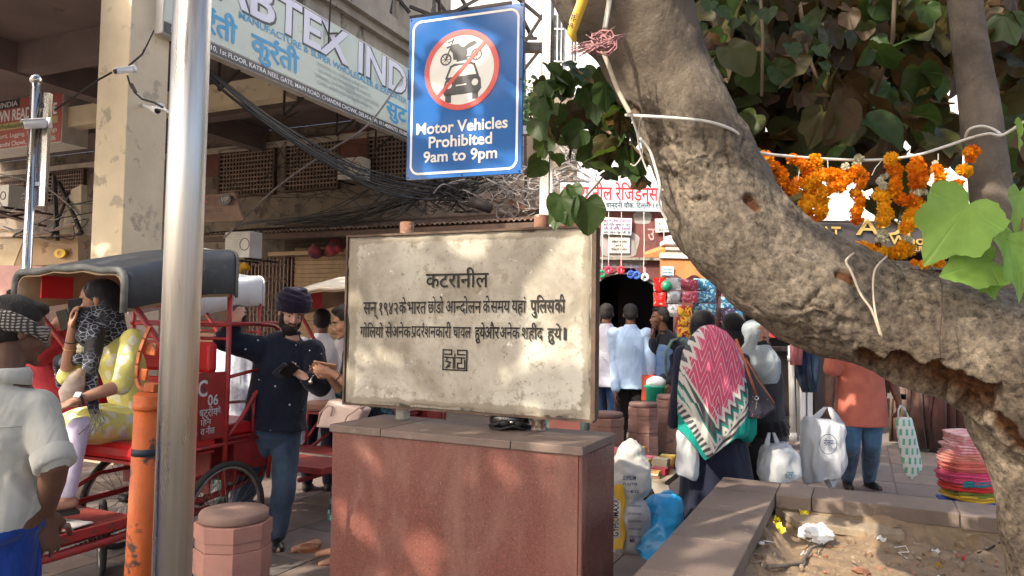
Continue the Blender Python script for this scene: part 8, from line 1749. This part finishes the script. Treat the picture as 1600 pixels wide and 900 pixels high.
mb = px_loft([(1104, 511, 12, .05, .02), (1107, 522, 27, .12), (1110, 545, 42, .17), (1113, 575, 49, .2), (1115, 610, 54, .21), (1116, 645, 55, .22), (1116, 672, 52, .215), (1116, 680, 50, .20)], 5.72, 64, fold=.045, nf=10)
d_ = 5.5; t2 = MB(); n = 16; vs = []                                 # hanging pointed end, a thick folded sheet
for i in range(n + 1):
    f = i / n; y0 = 640 + 0 * f; x = 1060 + f * 112; yb = 668 + 52 * (1 - abs(f - .38) / .38) if f < .38 else 668 + 52 * (1 - (f - .38) / .62); yb = max(yb, 672)
    for j in range(6): g_ = j / 5; vs.append(P(x, 630 + (yb - 630) * g_, d_ + .05 * (2 * f - 1) ** 2 * 2 + .028 * math.sin(f * 21 + g_)))
t2.add(vs, [(i * 6 + j, i * 6 + j + 1, (i + 1) * 6 + j + 1, (i + 1) * 6 + j) for i in range(n) for j in range(5)])
bk_ = [V(*v) + V(0, .02, 0) for v in vs]; t2.add(bk_, [(i * 6 + j, (i + 1) * 6 + j, (i + 1) * 6 + j + 1, i * 6 + j + 1) for i in range(n) for j in range(5)])
mb.add(t2.v, t2.f); M_shl = shawl(); q = mb.build('shawl', M_shl, o, True); cl_ = MB(); px_loft([(1158, 560, 6, .05), (1165, 600, 10, .07), (1170, 640, 12, .08), (1168, 676, 13, .08), (1166, 690, 8, .04)], 5.75, 24, mb=cl_, fold=.06); cl_.build('shawl_fold', M_shl, o, True)
hb = empty('shoulder_bag', P(1186, 650, 5.6), label='dark printed shoulder bag with orange straps behind the shawled woman', cat='handbag')
mb = MB(); a = [P(1160, 588, 5.62), P(1158, 640, 5.6), P(1166, 655, 5.6), P(1190, 655, 5.6), P(1213, 640, 5.6), P(1210, 628, 5.6), P(1172, 566, 5.66), P(1162, 566, 5.66)]; mb.prism(a, V(.02, .12, 0))
vb_ = bpy.data.materials.new('dark_dotted_leather'); nt, b_ = nodes(vb_); vo = N(nt, 'ShaderNodeTexVoronoi'); vo.inputs['Scale'].default_value = 34; nt.links.new(coord(nt), vo.inputs[0]); nt.links.new(ramp(nt, vo.outputs['Distance'], [(.10, (.30, .16, .12)), (.16, (.022, .02, .035))]), b_.inputs['Base Color']); b_.inputs['Roughness'].default_value = .5
mb.build('bag_body', vb_, hb, bevel=.015); M_ost = mat('orange_strap', (.42, .13, .05), .6)
mb = MB(); mb.tube([P(1150, 530, 5.62), P(1160, 555, 5.56), P(1172, 590, 5.54), P(1182, 618, 5.56)], .010, 8); mb.build('strap', M_ost, hb, True); mb = MB(); mb.tube([P(1165, 560, 5.58), P(1185, 595, 5.56), P(1210, 630, 5.56)], .006, 6); mb.build('strap', M_ost, hb, True)
mb = MB(); mb.torus(P(1182, 622, 5.54), .014, .004, (0, 1, 0), 14, 6); mb.bar(P(1182, 628, 5.54), P(1180, 640, 5.54), .008, .008); mb.build('clasp', M_steel, hb)
b3 = bag('carrier_bag', [(1072, 744, 9, .03), (1073, 738, 12, .05), (1073, 705, 12, .06), (1071, 680, 10, .05), (1070, 672, 8, .03)], 5.7, M_bagw, 'narrow white carrier bag hanging left of the shawled woman skirt', [[(1070, 674, 3), (1072, 662, 2), (1074, 655, 1)]], seed=5)
# -------- overhead cables (each one a thing) and the tangle
rw = random.Random(15)
def cable(pts, r_=.009, mt=None, label='thin black cable sagging under the long shop sign', grp='black cables slung under the arcade'):
    t = MB(); q = catmull([list(P(*p)) for p in pts], 8); t.tube([Vector(a) for a in q], r_, 5); return tag(t.build('overhead_cable', mt or M_wire, None), label, 'cable', grp)
for k in range(19):
    j = rw.uniform(-9, 9); e_ = rw.uniform(-14, 18)
    cable([(250 + rw.uniform(-10, 20), 40 + rw.uniform(0, 25), 8.6), (330, 118 + j, 9.2), (430, 195 + j + e_ * .3, 10.2), (520, 250 + j + e_ * .6, 11.2), (600, 285 + e_, 12), (700, 300 + e_ * .8, 12.3), (800 + rw.uniform(-20, 20), 285 + rw.uniform(-25, 20), 12.4)], rw.choice((.005, .008, .012)))
for k in range(30):
    x0 = rw.uniform(390, 570); y0 = 344 + rw.uniform(-2, 6); x1 = rw.uniform(600, 720)
    cable([(x0 - 30, y0 + 4, 14.2), (x0, y0, 13.6), ((x0 + x1) / 2, y0 - 20 + rw.uniform(-8, 12), 12.9), (x1, 290 + rw.uniform(-22, 22), 12.6), (x1 + rw.uniform(60, 130), 262 + rw.uniform(-20, 40), 12.5)], rw.choice((.005, .007, .010)), None, 'thin black cable rising from the tin canopy toward the wall tangle', 'black cables lying over the tin canopy')
for k in range(34):
    x0 = rw.uniform(325, 640); y0 = rw.uniform(150, 320)
    cable([(x0, y0, 13.4), (x0 + rw.uniform(15, 60), y0 + rw.uniform(-10, 60), 13.3), (x0 + rw.uniform(60, 190), y0 + rw.uniform(-60, 80), 13.1)], rw.choice((.004, .006, .007)), None, 'fine black cable drooping across the back wall', 'fine cables on the back wall')
cable([(350, 372, 12.2), (430, 295, 12), (510, 238, 11.8), (575, 195, 11.6), (630, 120, 11.5)], .016, M_gwire, 'pale grey cable running straight up across the window grilles', None)
cable([(0, 272, 10.9), (70, 292, 10.8), (135, 345, 10.7)], .012, M_gwire, 'pale grey cable at the left edge above the air conditioner', None)
for k in range(14):
    x0 = rw.uniform(30, 125); y0 = rw.uniform(300, 375); cable([(x0, y0, 10.6), (x0 + rw.uniform(-50, 50), y0 + rw.uniform(-25, 25), 10.6), (x0 + rw.uniform(-60, 60), y0 + rw.uniform(-30, 25), 10.6)], .008, M_gwire if k % 2 else M_wire, ('grey' if k % 2 else 'black') + ' wire in the snarl left of the cream pillar', ('grey' if k % 2 else 'black') + ' wires left of the pillar')
for nm, reg, dd_, cnt, mt, lb in (('cable_tangle', (640, 262, 745, 325), 12.3, 60, M_wire, 'dense tangle of black cables under the blue sign'), ('cable_tangle', (745, 270, 858, 335), 12.2, 60, M_gwire, 'dense tangle of grey wires left of the steel sign post'), ('cable_tangle', (862, 235, 900, 330), 11.2, 30, M_gwire, 'tangle of grey wires behind the leaves right of the post')):
    t = MB()
    for k in range(cnt):
        x, y = rw.uniform(reg[0], reg[2]), rw.uniform(reg[1], reg[3]); pts = []
        for q in range(5): pts.append(P(x, y, dd_ + rw.uniform(-.2, .2))); x += rw.uniform(-26, 26); y = min(max(y + rw.uniform(-18, 18), reg[1] - 10), reg[3] + 6)
        t.tube([Vector(a) for a in catmull([list(p) for p in pts], 5)], rw.choice((.006, .009, .013)), 4)
    tag(t.build(nm, mt), lb, 'cables', kind='stuff')
t = MB(); t.tube([P(735, 315, 12.0), P(767, 326, 11.9)], .085, 14); tag(t.build('cable_coil', M_iron, None, True), 'dark ribbed duct end sticking out of the cable tangle', 'duct')
t = MB(); t.prism([P(755, 300, 12.2), P(828, 322, 12.2), P(824, 330, 12.2), P(742, 305, 12.2)], bU * .5); tag(t.build('tin_flap', M_tin), 'bent tin flap below the blue sign', 'sheet')
